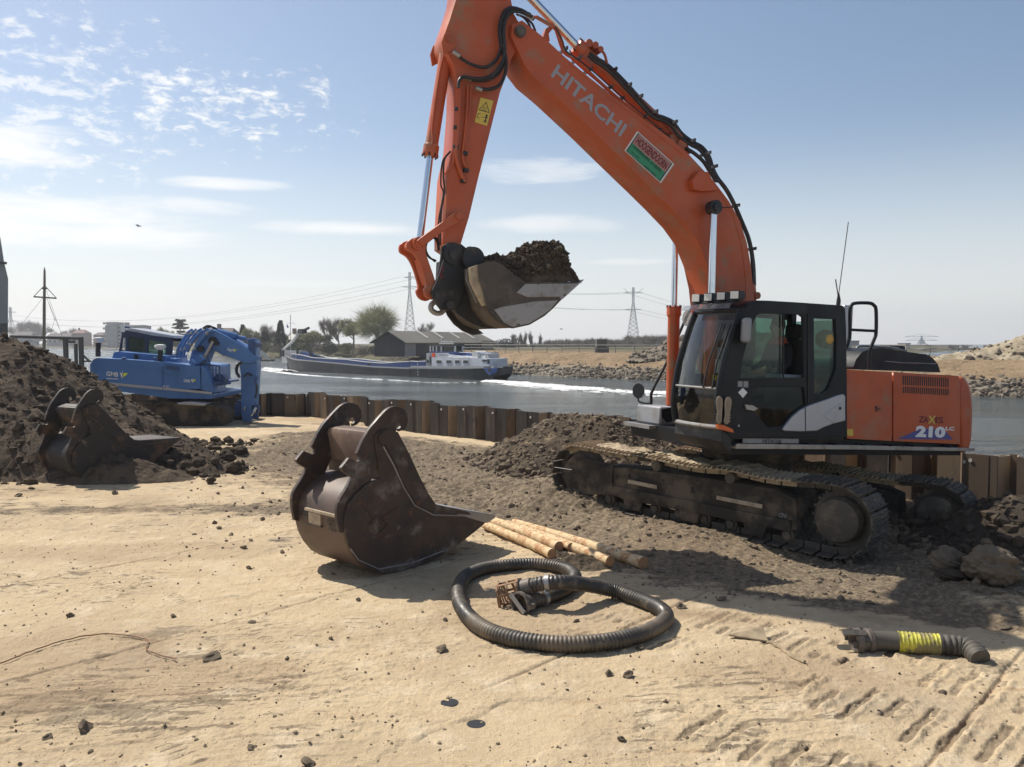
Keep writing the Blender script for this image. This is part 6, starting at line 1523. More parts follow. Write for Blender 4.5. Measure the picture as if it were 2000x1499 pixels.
# ------------------------------------------------------------------ blue excavator by the wall, facing right
YB = 25.0
G = Frame((-13, YB, 0), (1, 0, 0), (0, 1, 0), (0, 0, 1))       # u right (its front), v away, w up
def GPs(pts, v=0): return [G.px(x, y, v) for x, y in pts]
def GW(x, y, v=0): return G.W(x, y, v)
BX = thing('crawler_excavator', 'blue crawler excavator behind the big soil heap, digging beside the sheet pile wall', 'excavator', G.M())
mb = MB(); mb.plate(G, GPs([(176, 712), (182, 703), (190, 699.5), (240, 702), (320, 708), (390, 716), (392, 760), (318, 764), (300, 764), (176, 745)]), 0, 2.7, 0); part('body', mb, M['blue_paint'], BX, bev=.08)
mb = MB(); mb.plate(G, GPs([(172, 742), (416, 770), (414, 780), (330, 779), (290, 773), (172, 757)]), .04, 2.66, 0); part('lower_skirt', mb, M['blue_paint'], BX, bev=.03)
mb = MB(); mb.plate(G, GPs([(392, 717), (395, 715), (402, 722), (414, 752), (415, 768), (392, 762)]), .02, 1.2, .02); part('front_box', mb, M['blue_paint'], BX)
mb = MB(); mb.plate(G, GPs([(200, 746), (414, 766), (414, 770.5), (200, 751)]), -.012, .0, 0); part('pale_stripe', mb, M['silver_paint'], BX)
mb = MB(); mb.plate(G, GPs([(203, 701), (207, 689), (215, 687.5), (310, 696), (309, 709)]), .5, 2.2, 0); part('engine_cover', mb, M['blue_paint'], BX, bev=.04)
mb = MB(); mb.plate(G, GPs([(316, 711), (318, 700), (330, 702), (334, 712)]), .5, 1.4, .02); part('cover_step', mb, M['blue_paint'], BX)
mb = MB(); mb.plate(G, GPs([(248, 693), (256, 694), (256, 703), (248, 702)]), .48, .55, .0); part('black_vent', mb, M['rubber'], BX)
mb = MB()
for x in (244, 240, 302): mb.bar(GW(x, 701, -.0), GW(x, 700, .3), .06)
mb.bar(GW(318, 716, -.01), GW(318, 765, -.01), .012, .012); mb.bar(GW(324, 717.5, -.012), GW(350, 720.5, -.012), .02, .11); part('panel_gap', mb, M['blue_dark'], BX)
# cab on the far side, pale roof
mb = MB(); mb.plate(G, [GPs([(232, 688), (238, 652), (246, 646), (260, 648), (334, 662), (338, 668), (334, 706), (320, 704)], 1.4), GPs([(237, 684), (239, 661), (246, 660), (246, 686)], 1.4), GPs([(251, 684), (252, 658), (282, 662), (283, 690)], 1.4), GPs([(290, 691), (290, 664), (326, 670), (322, 695)], 1.4)], 1.4, 1.45, 0)
cb = part('cab', mb, M['cab_blue'], BX); mb = MB(); mb.plate(G, [GPs([(232, 688), (238, 652), (246, 646), (260, 648), (334, 662), (338, 668), (334, 706), (320, 704)], 1.4), GPs([(251, 684), (252, 658), (330, 668), (322, 695)], 1.4)], 2.4, 2.45, 0); part('cab_far_side', mb, M['cab_blue'], BX)
for px in ([(251, 684), (252, 658), (282, 662), (283, 690)], [(290, 691), (290, 664), (326, 670), (322, 695)]):
    mb = MB(); mb.plate(G, GPs(px, 1.4), 1.42, 1.43, 0); part('cab_window', mb, M['cab_glass'], cb, smooth=None)
mb = MB(); mb.plate(G, GPs([(248, 645), (255, 641), (341, 656), (342, 661), (300, 656)], 1.4), 1.3, 2.5, .02); part('cab_roof', mb, M['silver_paint'], BX)
mb = MB()
for i in range(4): mb.box(Frame(GW(246 + i * 2, 644 + i * .3, 1.45 + i * .3), G.u, G.v, G.w), -.12, .0, -.08, .08, -.08, .10)
part('lamp_row', mb, M['lens'], BX)
mb = MB(); mb.tube(smoothpath([GW(238, 652, 1.4), GW(240, 642, 1.4), GW(252, 640, 1.4), GW(262, 650, 1.4)], 3), .03, 6); part('roof_rail', mb, M['blue_dark'], BX)
mb = MB(); mb.box(Frame(GW(268, 680, 1.8), G.u, G.v, G.w), -.3, .25, -.2, .2, -.3, .35); part('driver_seat', mb, M['grey_paint'], BX)
for x, y0, y1, v in ((192, 697, 670, .9), (313, 708, 684, .3)):
    mb = MB(); mb.cyl(GW(x - .5, y0, v), GW(x, y1, v), .075, 12); st = part('positioning_mast', mb, M['rubber'], BX)
    mb = MB(); mb.lathe(GW(x, y1, v), (0, 0, 1), [(0, .07), (.06, .15), (.10, .17), (.15, .15), (.17, .05)], 16); part('antenna_dome', mb, M['decal_white'], st)
# boom, in the plane v = .9
bv = .72
bm_out = GPs([(368, 714), (372, 696), (378, 678), (386, 662), (393, 648), (402, 642), (414, 644), (424, 648), (440, 656), (470, 673), (490, 688), (500, 698), (498, 706), (488, 710), (474, 708), (448, 698), (430, 692), (418, 684), (412, 680), (404, 690), (398, 706), (392, 716)], bv)
mb = MB(); mb.plate(G, bm_out, bv, bv + .65, .01); bb = part('boom', mb, M['blue_paint'], BX)
hp_ = [[(346, 706), (346, 690), (352, 676), (366, 654), (376, 646)], [(352, 700), (354, 686), (362, 670), (374, 654), (384, 646)], [(358, 700), (362, 684), (372, 668), (384, 652), (394, 645)], [(366, 690), (372, 676), (384, 660), (396, 648)], [(376, 694), (380, 684), (392, 668), (404, 654), (416, 647)]]
for k, pl in enumerate(hp_):
    mb = MB(); mb.tube(smoothpath([GW(x, y - 2, bv + (.50 - k * .15)) for x, y in pl], 4), .045, 8); part('boom_pipe', mb, M['blue_paint'], bb)
    for (x, y) in pl[1:-1:2]:
        mb = MB(); mb.cyl(GW(x - 1, y - 1, bv + .48 - k * .15), GW(x + 1.5, y - 4.5, bv + .48 - k * .15), .06, 8); part('pipe_fitting', mb, M['bare_steel'], bb)
for pl in ([(396, 642), (404, 637), (412, 638), (424, 646), (440, 654)], [(400, 643), (410, 639), (420, 641), (434, 650)]):
    mb = MB(); mb.tube(smoothpath([GW(x, y, bv + .4) for x, y in pl], 4), .03, 6); part('boom_hose', mb, M['rubber'], bb)
mb = MB(); mb.disc(GW(416, 666, bv - .01), G.v, .13, .12, 16); mb.disc(GW(424, 671, bv - .01), G.v, .07, .1, 12); mb.disc(GW(393, 682, bv - .01), G.v, .10, .14, 12); part('boom_pin', mb, M['rubber'], bb)
mb = MB(); mb.cyl(GW(416, 667, bv - .09), GW(398, 700, bv - .12), .045, 12); mb.cyl(GW(400, 697, bv - .12), GW(388, 716, bv - .14), .085, 12); part('boom_cylinder', mb, M['bare_steel'], BX)
mb = MB(); mb.bar(GW(381, 712, .3), GW(396, 698, .3), .22, .2); mb.bar(GW(377, 713, .2), GW(382, 706, .2), .3, .2); part('front_step', mb, M['blue_paint'], BX)
mb = MB(); mb.cyl(GW(424, 649, bv + .3), GW(462, 659, bv + .3), .12, 12); mb.cyl(GW(460, 658, bv + .3), GW(480, 662, bv + .3), .065, 12); part('arm_cylinder', mb, M['blue_paint'], BX)
# arm straight down, with attachment
arm_b = GPs([(482, 662), (492, 661), (500, 668), (500, 700), (502, 712), (500, 748), (498, 776), (496, 800), (491, 824), (474, 825), (471, 808), (471, 770), (471, 740), (468, 712), (470, 706), (484, 706), (486, 690)], bv + .12)
mb = MB(); mb.plate(G, arm_b, bv + .10, bv + .56, .01); ab = part('arm', mb, M['blue_paint'], BX)
mb = MB(); mb.plate(G, GPs([(484, 664), (493, 662), (499, 672), (494, 700), (485, 706), (486, 686)], bv), bv + .02, bv + .64, .01); part('arm_head', mb, M['blue_dark'], ab)
mb = MB(); mb.tube(smoothpath([GW(472, 708, bv + .1), GW(464, 714, bv + .08), (GW(462, 726, bv + .08)), GW(468, 738, bv + .1)], 4), .045, 8); mb.tube(smoothpath([GW(476, 736, bv), GW(484, 730, bv), GW(492, 734, bv)], 4), .03, 6); mb.tube(smoothpath([GW(499, 745, bv + .1), GW(502, 760, bv + .1), GW(499, 778, bv + .1)], 4), .025, 6); part('arm_hose', mb, M['rubber'], ab)
mb = MB()
for a, b in (((494, 806), (500, 796)), ((491, 812), (498, 802)), ((476, 802), (480, 794))): mb.cyl(GW(*a, bv), GW(*b, bv), .035, 8)
part('bright_rod', mb, M['chrome'], ab)
mb = MB()
for (x, y, s) in ((466, 796, .09), (464, 808, .08), (500, 800, .1), (498, 812, .09), (501, 815, .06), (468, 788, .06)): mb.box(Frame(GW(x, y, bv + .2), G.u, G.v, G.w), -s, s, -s, s, -s, s * 1.4)
mb.plate(G, GPs([(496, 738), (504, 736), (500, 744), (498, 752)], bv), bv, bv + .1, .01); part('coupler_piece', mb, M['blue_dark'], ab)
# platform with mesh rails at the front
mb = MB()
for v in (.3, 1.9):
    mb.tube(smoothpath([GW(396, 748, v), GW(395, 716, v), GW(402, 713, v), GW(424, 715, v), GW(429, 720, v), GW(428, 750, v)], 3), .028, 6)
    for x in (402, 409, 416, 422): mb.bar(GW(x, 714, v), GW(x, 747, v), .03)
    for y in (722, 730, 738, 746): mb.bar(GW(396, y, v), GW(427, y + 1, v), .014)
mb.bar(GW(405, 700, .3), GW(412, 716, .3), .04); mb.bar(GW(429, 715, .3), GW(430, 745, .5), .03); part('platform_rail', mb, M['blue_dark'], BX)
mb = MB(); mb.box(Frame(GW(395, 748, 0), G.u, G.v, G.w), 0, .45, .1, 2.0, -.04, .02); mb.lathe(GW(429, 742, .4), G.v, [(0, .18), (.3, .18)], 14); part('platform', mb, M['blue_dark'], BX)
def gtext(t, a, b, h, v, m=M['lettering_white'], par=BX, bold=.02): text_on(t, G, G.px(*a, v), G.px(*b, v), h, v, m, par, bold=bold, thick=.014)
gtext('GMB', (208, 734), (231, 736.3), .13, 0); gtext('GMB', (359, 746.5), (371, 747.5), .085, 0); gtext('GMB', (443, 683.5), (451.5, 688.5), .085, bv, par=bb)
for (a, b, y) in ((208, 230, 739.5),): mb = MB(); mb.bar(GW(a, y, -.014), GW(b, y + 1.2, -.014), .01, .02); part('logo_line', mb, M['lettering_white'], BX)
def logo(x, y, s, v, par):
    mb = MB(); P = lambda dx, dy: G.W(x + dx * s, y + dy * s, v) - G.v * .014
    mb.add([P(0, 0), P(6, 1), P(5, 12)], [(0, 1, 2)]); mb.add([P(5.4, -4), P(6.2, -4), P(5.6, 12), P(5, 12)], [(0, 1, 2, 3)]); part('logo_wing', mb, M['lettering_white'], par, smooth=None, fixn=False)
    mb = MB(); mb.add([P(7, 1), P(17, 1), P(12, 6), P(7, 9)], [(0, 1, 2, 3)]); part('logo_leaf', mb, M['logo_yellow'], par, smooth=None, fixn=False)
logo(234, 728, 1.0, 0, BX); logo(373, 741, .62, 0, BX); logo(453.5, 682, .6, bv, bb)
gtext('35 321', (318, 756), (331, 757), .05, 0, bold=.01)
# lower track: crawler turned towards the viewer's right
for v, dx in ((-.1, 0), (2.1, 6)):
    t_ = bpy.data.objects.new('crawler_track', None); COL.objects.link(t_); t_.parent = BX; WM[t_] = WM[BX]
    tp = GPs([(300 + dx, 812), (306 + dx, 792), (318 + dx, 787), (360 + dx, 789), (405 + dx, 793), (436 + dx, 797), (447 + dx, 806), (446 + dx, 820), (438 + dx, 828), (400 + dx, 829), (320 + dx, 826)], 0)
    mb = MB(); mb.plate(G, [tuple(Vector(q) * 1) for q in tp], v + .06, v + .50, .02); part('track_frame', mb, M['track_frame'], BX)
    lp = [Vector(q) for q in tp]; sm, pit = closed_samples(lp, 46)
    inv = WM[BX].inverted(); cen = sum(lp, Vector((0, 0))) / len(lp)
    for i in range(46):
        p, q_ = sm[i], sm[(i + 1) % 46]; m_ = (p + q_) / 2; d_ = (q_ - p).normalized(); n_ = Vector((-d_.y, d_.x))
        if n_.dot(m_ - cen) < 0: n_ = -n_
        X_ = G.u * d_.x + G.w * d_.y; Z_ = G.u * n_.x + G.w * n_.y; Y_ = Z_.cross(X_); o_ = G.P(m_.x, v + .28, m_.y)
        A_ = Matrix(((X_.x, Y_.x, Z_.x, o_.x), (X_.y, Y_.y, Z_.y, o_.y), (X_.z, Y_.z, Z_.z, o_.z), (0, 0, 0, 1)))
        ob = bpy.data.objects.new('track_shoe', SHOE); COL.objects.link(ob); ob.parent = t_; ob.matrix_local = inv @ A_
mb = MB(); mb.plate(G, GPs([(352, 786), (372, 784), (410, 787), (404, 792), (354, 789)]), -.25, .3, .01); part('track_guard', mb, M['silver_paint'], BX)
mb = MB(); mb.lathe(G.P(*[G.px(340, 778)[0], 1.3, G.px(340, 790)[1]]), (0, 0, 1), [(0, 1.0), (.35, 1.0)], 24); mb.box(Frame(GW(340, 800, 0), G.u, G.v, G.w), -1.2, 1.2, .3, 2.3, -.2, .2); part('undercarriage_frame', mb, M['track_frame'], BX)
# ------------------------------------------------------------------ far bank
SHORE = [(-1300, 1050), (-560, 660), (-280, 540), (-150, 380), (-95, 262), (-66, 196), (-46, 178), (-33, 169), (-24.7, 145), (-13.5, 114), (-1.1, 88.7), (8, 79.5), (14.3, 73.1), (22, 62), (29.9, 51.2), (44, 41), (75, 24), (120, 5)]
sx = np.array([p[0] for p in SHORE]); sy = np.array([p[1] for p in SHORE]); sd_ = np.concatenate([[0], np.cumsum(np.hypot(np.diff(sx), np.diff(sy)))])
s0 = np.interp(-95, sx, sd_)
ss = np.concatenate([np.linspace(0, s0, 60)[:-1], np.linspace(s0, sd_[-1], 900)])
tt = np.array([-2, -.8, 0, .35, .7, 1.1, 1.6, 2.1, 2.6, 3.2, 3.8, 4.4, 5, 5.6, 6.3, 7, 7.8, 8.6, 9.5, 10.5, 11.6, 13, 15, 18, 24, 34, 60, 110, 180, 280, 420])
hh_t = np.array([-1.8, -1.1, -.78, -.6, -.45, -.28, -.1, .05, .18, .28, .34, .40, .55, .72, .90, 1.05, 1.18, 1.28, 1.34, 1.36, 1.36, 1.35, 1.35, 1.35, 1.35, 1.35, 1.35, 1.35, 1.35, 1.4, 1.4])
BX_, TY_ = np.meshgrid(ss, tt, indexing='ij')
bx = np.interp(BX_, sd_, sx); by = np.interp(BX_, sd_, sy)
wob = 1.0 * fbm(BX_ * .12, BX_ * 0, 3, 5)
dirx = np.interp(BX_, [0, s0, sd_[-1]], [.05, .30, .75]); diry = np.sqrt(1 - dirx ** 2)
XX = bx + dirx * (TY_ + wob * (np.abs(TY_) < 20)); YY = by + diry * (TY_ + wob * (np.abs(TY_) < 20))
ZZ = np.interp(TY_, tt, hh_t) - 2.5 * sstep(16, 34, TY_) * sstep(-6, 6, bx); onb = sstep(-1, .3, TY_) * sstep(40, 14, TY_)
ZZ = ZZ + onb * (.16 * fbm(XX * .35, YY * .35, 4, 9) + .13 * (ridged(XX * 1.1, YY * 1.1, 4, 13) - .5))
def bank_mat():
    m = bpy.data.materials.new('river_bank'); m.use_nodes = True; T = NT(m.node_tree); b = T.n['Principled BSDF']; tc = T.node('ShaderNodeTexCoord').outputs['Object']
    n1 = T.noise(tc, .35, 8, .65); n2 = T.noise(tc, 1.8, 8, .7); n3 = T.noise(tc, 7, 6, .7)
    sp_ = T.node('ShaderNodeSeparateXYZ'); T.put(sp_.inputs[0], tc)
    c = T.mix(T.ramp(n1, .4, .62), (.30, .215, .13, 1), (.22, .155, .095, 1)); c = T.mix(T.ramp(n2, .5, .66), c, (.135, .095, .065, 1)); c = T.mix(T.ramp(n3, .5, .7), c, (.37, .285, .185, 1))
    stone_ = T.mix(T.ramp(n2, .4, .6), (.30, .27, .215, 1), (.14, .12, .095, 1))
    lev = T.math('ADD', sp_.outputs[2], T.math('MULTIPLY', T.math('SUBTRACT', n2, .5), .8))
    c = T.mix(T.ramp(lev, -.05, .25), stone_, c); c = T.mix(T.ramp(sp_.outputs[1], 95, 150), c, T.mix(T.ramp(n2, .45, .6), (.085, .085, .05, 1), (.15, .13, .08, 1)))
    T.put(b.inputs['Base Color'], c); b.inputs['Roughness'].default_value = .95; b.inputs['Specular IOR Level'].default_value = .1
    bp = T.node('ShaderNodeBump'); bp.inputs['Strength'].default_value = .9; bp.inputs['Distance'].default_value = .35; T.put(bp.inputs['Height'], n2); T.put(b.inputs['Normal'], bp.outputs[0]); M['bank'] = m
bank_mat()
tag(gridmesh('river_bank', XX, YY, ZZ, M['bank']), 'brown grassy far bank of the river with stones at the waterline', kind='structure')
r_ = np.random.default_rng(12); n_ = 6500
s_ = r_.uniform(np.interp(-22, sx, sd_), np.interp(60, sx, sd_), n_); t_ = np.abs(r_.normal(0, 1.0, n_)) * 1.3 - .1
px_ = np.interp(s_, sd_, sx); py_ = np.interp(s_, sd_, sy); w_ = 1.0 * fbm(s_ * .12, s_ * 0, 3, 5); dx_ = np.interp(s_, [0, s0, sd_[-1]], [.05, .30, .75]); dy_ = np.sqrt(1 - dx_ ** 2)
lp_ = np.stack([px_ + dx_ * (t_ + w_), py_ + dy_ * (t_ + w_), np.interp(t_, tt, hh_t) + .06], -1)
tag(lumps('rip_rap_stones', lp_, .06 + .22 * r_.random(n_) ** 2.5, M['stone'], None, 6), 'pale stones along the far waterline', kind='stuff')
def far_heap(name, label, ridge, slope, x0, x1, y0, y1, step, mat, zb, seed, rough=1.0, nl=0, lump=(.1, .4)):
    f = seg_h([(a, b, c) for a, b, c in ridge], slope, 1); nx, ny = int((x1 - x0) / step), int((y1 - y0) / step)
    X, Y = np.meshgrid(np.linspace(x0, x1, nx), np.linspace(y0, y1, ny)); H = f(X, Y)
    Z = H + rough * (.35 * fbm(X * .35, Y * .35, 4, seed) + .30 * (ridged(X * .9, Y * .9, 5, seed + 3, .6) - .5) + .08 * fbm(X * 5, Y * 5, 2, seed + 4)) * sstep(zb - .5, zb + .6, H)
    t = thing(name, label, 'sand heap', loc=((x0 + x1) / 2, (y0 + y1) / 2, 0)); mk_ = Z > zb - .6
    gridmesh('heap', X, Y, Z, mat, t, mask=mk_[:-1, :-1])
    if nl:
        r = np.random.default_rng(seed); a = r.uniform(x0, x1, nl * 3); b = r.uniform(y0, y1, nl * 3); h = f(a, b); ok = h > zb - .3; a, b, h = a[ok][:nl], b[ok][:nl], h[ok][:nl]
        o = lumps('rubble', np.stack([a, b, h + rough * .35 * fbm(a * .35, b * .35, 4, seed)], -1), lump[0] + (lump[1] - lump[0]) * r.random(len(a)) ** 3, M['stone'], t, seed); o['kind'] = 'stuff'
    return t
far_heap('sand_heap', 'big pale sand heap on the far bank behind the orange excavator tail', [(31.0, 62.5, 1.3), (34.5, 61.5, 2.0), (38.3, 61, 3.35), (44, 58, 3.2), (52, 55, 2.8)], .62, 26, 60, 48, 72, .17, M['bank_sand'], .8, 71, 1.0, 900, (.05, .3))
far_heap('rubble_heap', 'grey rubble heap on the far bank left of the excavator cab', [(12.6, 82.5, 1.5), (16.8, 82, 3.0), (20, 80.5, 3.8), (25, 78, 3.2)], .75, 7, 32, 72, 92, .3, M['stone'], 1.2, 75, .8, 1900, (.10, .42))

# ------------------------------------------------------------------ trees
def twigs_mesh(name, pts, dirs, L, w, mat, seed):
    r = np.random.default_rng(seed); n = len(pts); d = dirs / (np.linalg.norm(dirs, axis=1, keepdims=True) + 1e-9)
    sidev_ = np.cross(d, r.normal(size=(n, 3))); sidev_ /= (np.linalg.norm(sidev_, axis=1, keepdims=True) + 1e-9)
    Ls = L * r.uniform(.5, 1.3, (n, 1)); a = pts - sidev_ * w; b = pts + sidev_ * w; c = pts + d * Ls
    co = np.stack([a, b, c], 1).reshape(-1, 3); f = np.arange(n * 3).reshape(-1, 3); return co, f
def grow_tree(seed, H=10.0, spread=.55, levels=4, trunk=.35, up=.35, droop=0.0, twig=2400, tw=.035, tl=.8, narrow=1.0, leaf=None):
    """returns (MB of limbs, crown arrays); base at the origin"""
    rr = random.Random(seed); mb = MB(); ends = []
    def br(p, d, L, r, lv):
        n = 4; pts = [p]; q = p; dd = d
        for i in range(n):
            dd = (dd + Vector((rr.uniform(-1, 1), rr.uniform(-1, 1), rr.uniform(-.3, .6))) * .16 + Vector((0, 0, up * .12 - droop * .10 * lv))).normalized(); q = q + dd * L / n; pts.append(q)
        mb.tube(pts, [r * (1 - .5 * i / n) for i in range(n + 1)], 5 if lv < 2 else 3, caps=False)
        for i, pt in enumerate(pts[1:]): 
            if lv >= levels - 2: ends.append((pt, dd, L))
        if lv >= levels: return
        k = rr.randint(3, 4) if lv else rr.randint(5, 7)
        for j in range(k):
            a = rr.uniform(0, 6.28); tilt = rr.uniform(.35, .95) * spread * 1.6
            x = dd.orthogonal().normalized(); y = dd.cross(x)
            nd = (dd * math.cos(tilt) + (x * math.cos(a) + y * math.sin(a)) * math.sin(tilt)); nd = Vector((nd.x * narrow, nd.y * narrow, nd.z)).normalized()
            st = pts[rr.randint(2, 4)] if lv else pts[rr.randint(2, 4)]
            br(st, nd, L * rr.uniform(.55, .8), r * .52, lv + 1)
    br(Vector((0, 0, 0)), Vector((0, 0, 1)), H * trunk, H * .022, 0)
    r = np.random.default_rng(seed); e = [ends[i] for i in r.integers(0, len(ends), twig)]
    P = np.array([tuple(a) for a, b, c in e]) + r.normal(0, .16 * H / 10, (twig, 3)); D = np.array([tuple(b) for a, b, c in e]) + r.normal(0, .55, (twig, 3)) + np.array([0, 0, .25 - droop])
    return mb, twigs_mesh('', P, D, tl, tw, None, seed)
PROTO = {}
def proto_tree(key, name, label, H, mats, cat='tree', **kw):
    mb, (co, f) = grow_tree(H=H, **kw); root = thing(name, label, cat, Matrix.Translation((0, 0, -400)))
    WM[root] = Matrix.Identity(4)
    part('trunk', mb, M[mats[0]], root, fixn=False); trisoup('crown', co, f, M[mats[1]], root); PROTO[key] = (root, H, name); return root
def cone_proto(key, name, H, Rb, n, mat, seed, layers=False):
    root = thing(name, 'x', 'tree', Matrix.Translation((0, 0, -400))); WM[root] = Matrix.Identity(4); mb = MB(); mb.tube([(0, 0, 0), (0, 0, H * .96)], [H * .02, H * .004], 6); 
    r = np.random.default_rng(seed); z = r.random(n) ** .8; a = r.uniform(0, 6.28, n); rad = Rb * (1 - z) ** .75 * (.55 + .5 * r.random(n)) * (1 + .25 * np.sin(a * 3 + seed))
    if layers:
        k = np.floor(z * 13); a = k * 2.4 + r.integers(0, 3, n) * 2.09 + r.normal(0, .42, n); z = (k + .5 + .5 * np.sin(k * 5.1) + r.normal(0, .16, n)) / 13; q_ = r.random(n) ** .7; rad = Rb * np.interp(z, [0, .15, .35, .6, .85, 1], [.9, 1, .85, .55, .40, .12]) * q_ * (.7 + .4 * np.sin(k * 3.3)); z = np.clip(z + q_ * .05 * np.sin(k * 1.7 + 1), 0, 1.05)
    P = np.stack([np.cos(a) * rad, np.sin(a) * rad, .06 * H + z * H * .94], -1); D = np.stack([np.cos(a), np.sin(a), r.normal(0 if layers else -.2, .35, n)], -1)
    co, f = twigs_mesh('', P, D, H * .07, H * .014, None, seed); part('trunk', mb, M['bark'], root); trisoup('crown', co, f, M[mat], root); PROTO[key] = (root, H, name)
def bush_proto(key, H, W, n, mat, seed, tall=1.0):
    root = thing('bush', 'x', 'bush', Matrix.Translation((0, 0, -400))); WM[root] = Matrix.Identity(4); r = np.random.default_rng(seed); P = []; 
    C = [(r.uniform(-W, W) * .6, r.uniform(-W, W) * .4, r.uniform(.25, .7) * H, r.uniform(.25, .42) * H) for _ in range(9)]
    for i in range(n):
        c = C[r.integers(0, 9)]; v = r.normal(size=3); v /= np.linalg.norm(v); P.append((c[0] + v[0] * c[3] * 1.3, c[1] + v[1] * c[3], max(.02, c[2] + v[2] * c[3])))
    P = np.array(P); co, f = twigs_mesh('', P, r.normal(size=(n, 3)) + np.array([0, 0, .5]), H * .10, H * .022, None, seed)
    mb = MB()
    for c in C: mb.tube([(0, 0, 0), (c[0] * .6, c[1] * .6, c[2] * .6), (c[0], c[1], c[2] + c[3])], [H * .015, H * .01, H * .004], 4, caps=False)
    part('stems', mb, M['bark'], root, fixn=False); trisoup('foliage', co, f, M[mat], root); PROTO[key] = (root, H, 'bush')
proto_tree('bare', 'bare_tree', 'x', 10, ('bark_grey', 'twig'), seed=3, spread=.55, levels=4, trunk=.30, twig=3600, tw=.022, tl=.75)
proto_tree('bare2', 'bare_tree', 'x', 10, ('bark_grey', 'twig'), seed=14, spread=.5, levels=4, trunk=.34, twig=3200, tw=.02, tl=.8)
proto_tree('poplar', 'poplar_tree', 'x', 10, ('bark_grey', 'twig'), seed=5, spread=.30, levels=4, trunk=.36, up=1.4, narrow=.55, twig=3400, tw=.018, tl=.8)
proto_tree('willow', 'willow_tree', 'x', 10, ('bark', 'willow_leaf'), seed=8, spread=.66, levels=5, trunk=.13, up=.5, droop=.25, twig=6500, tw=.013, tl=1.0)
proto_tree('green', 'budding_tree', 'x', 10, ('bark', 'willow_leaf'), seed=11, spread=.55, levels=4, trunk=.26, droop=.2, twig=5200, tw=.05, tl=.6)
cone_proto('fir', 'conifer_tree', 10, 2.1, 3600, 'evergreen', 3); cone_proto('cedar', 'cedar_tree', 10, 4.2, 4600, 'cedar_green', 6, True)
bush_proto('bush', 3.0, 3.0, 3000, 'bush_green', 4); bush_proto('dark', 3.0, 3.2, 3200, 'evergreen', 9); bush_proto('dry', 3.0, 3.2, 2600, 'twig', 12)
used = set()
def plant(key, px, ytop, d, label, wk=1.0, group=None, zb=1.1, rot=None, cat=None):
    root, H, nm = PROTO[key]; c = at_y(px, ytop, d); zt = c.z; h = zt - zb; s = h / H
    if key in ('willow',): s *= 1.0
    a = rot if rot is not None else (px * .37) % 6.28
    Mx = Matrix.Translation((c.x, d, zb)) @ Matrix.Rotation(a, 4, 'Z') @ Matrix.Diagonal((s * wk, s * wk, s, 1))
    if key not in used:
        used.add(key); root.matrix_world = Mx; WM[root] = Mx; o = root
    else: o = dup(root, Mx)
    tag(o, label, cat or ('bush' if nm == 'bush' else 'tree'), group)
    if 'group' in o.keys() and not group: del o['group']
    return o
# heights of the grown prototypes are measured so that tree tops land where they should
for k, (root, H, nm) in list(PROTO.items()):
    zs = []
    for ch in root.children:
        a = np.empty(len(ch.data.vertices) * 3, np.float32); ch.data.vertices.foreach_get('co', a); zs.append(np.percentile(a[2::3], 99.8))
    PROTO[k] = (root, float(max(zs)), nm)
plant('willow', 737, 588, 163, 'biggest rounded willow with fresh green buds, standing behind the barge', 1.02)
plant('green', 690, 622, 168, 'low green willow shrub tree left of the big willow', 1.1)
plant('bare', 662, 618, 172, 'bare tree just left of the green willow shrub', .85); plant('bare2', 640, 620, 176, 'bare tree with upright twigs, second left of the willow', .8)
plant('fir', 548, 626, 178, 'tall dark conifer behind the bow of the barge', .95)
plant('bare', 528, 632, 186, 'bare tree directly left of the tall dark conifer', .8); plant('fir', 474, 634, 190, 'dark conifer behind the arm of the blue excavator', 1.0); plant('green', 490, 640, 188, 'pale budding tree between the two dark conifers', .9)
plant('fir', 516, 646, 184, 'short dark conifer left of the bare tree by the bow', 1.4)
plant('cedar', 352, 624, 230, 'cedar with flat layered branches left of the blue excavator boom', 1.05, zb=0.6); plant('green', 322, 640, 240, 'small pale budding tree left of the cedar', 1.0, zb=.6)
plant('green', 612, 646, 176, 'pale green shrub tree by the white cottage', 1.3); plant('green', 598, 650, 172, 'green tree above the bow crane of the barge', 1.4)
for i, (x, t, d, w) in enumerate(((436, 668, 190, 1.6), (452, 662, 188, 1.3), (470, 664, 186, 1.4), (500, 664, 182, 1.2), (520, 668, 180, 1.3), (545, 672, 178, 1.4), (575, 672, 174, 1.4), (600, 670, 172, 1.4), (625, 668, 170, 1.4), (650, 668, 168, 1.3), (675, 670, 166, 1.3), (705, 674, 160, 1.3), (735, 676, 156, 1.3), (765, 676, 152, 1.2))):
    plant(('dark', 'bush', 'dry')[i % 3], x, t, d, '%s %s bush of the waterside row behind the barge' % (('first', 'second', 'third', 'fourth', 'fifth', 'sixth', 'seventh', 'eighth', 'ninth', 'tenth', 'eleventh', 'twelfth', 'thirteenth', 'last')[i], ('dark green', 'olive', 'twiggy')[i % 3]), w, group='bushes along the far waterside', zb=.3)
for i, (x, t, d, k) in enumerate(((30, 628, 520, 'bare'), (60, 625, 540, 'bare2'), (88, 628, 530, 'bare'), (138, 640, 540, 'bare2'), (118, 646, 520, 'bare'), (165, 652, 500, 'bare'), (280, 652, 420, 'bare2'), (1008, 652, 240, 'bare'))):
    plant(k, x, t, d, ('bare tree at the left edge beside the grey silo', 'wide bare tree left of the wooden mast', 'bare tree right behind the wooden mast', 'bare tree above the red roofed houses', 'small bare tree right of the wooden mast', 'small bare tree left of the apartment block', 'bare tree behind the low terrace right of the apartment block', 'thin bare tree left of the row of poplars')[i], 1.1, zb=1)
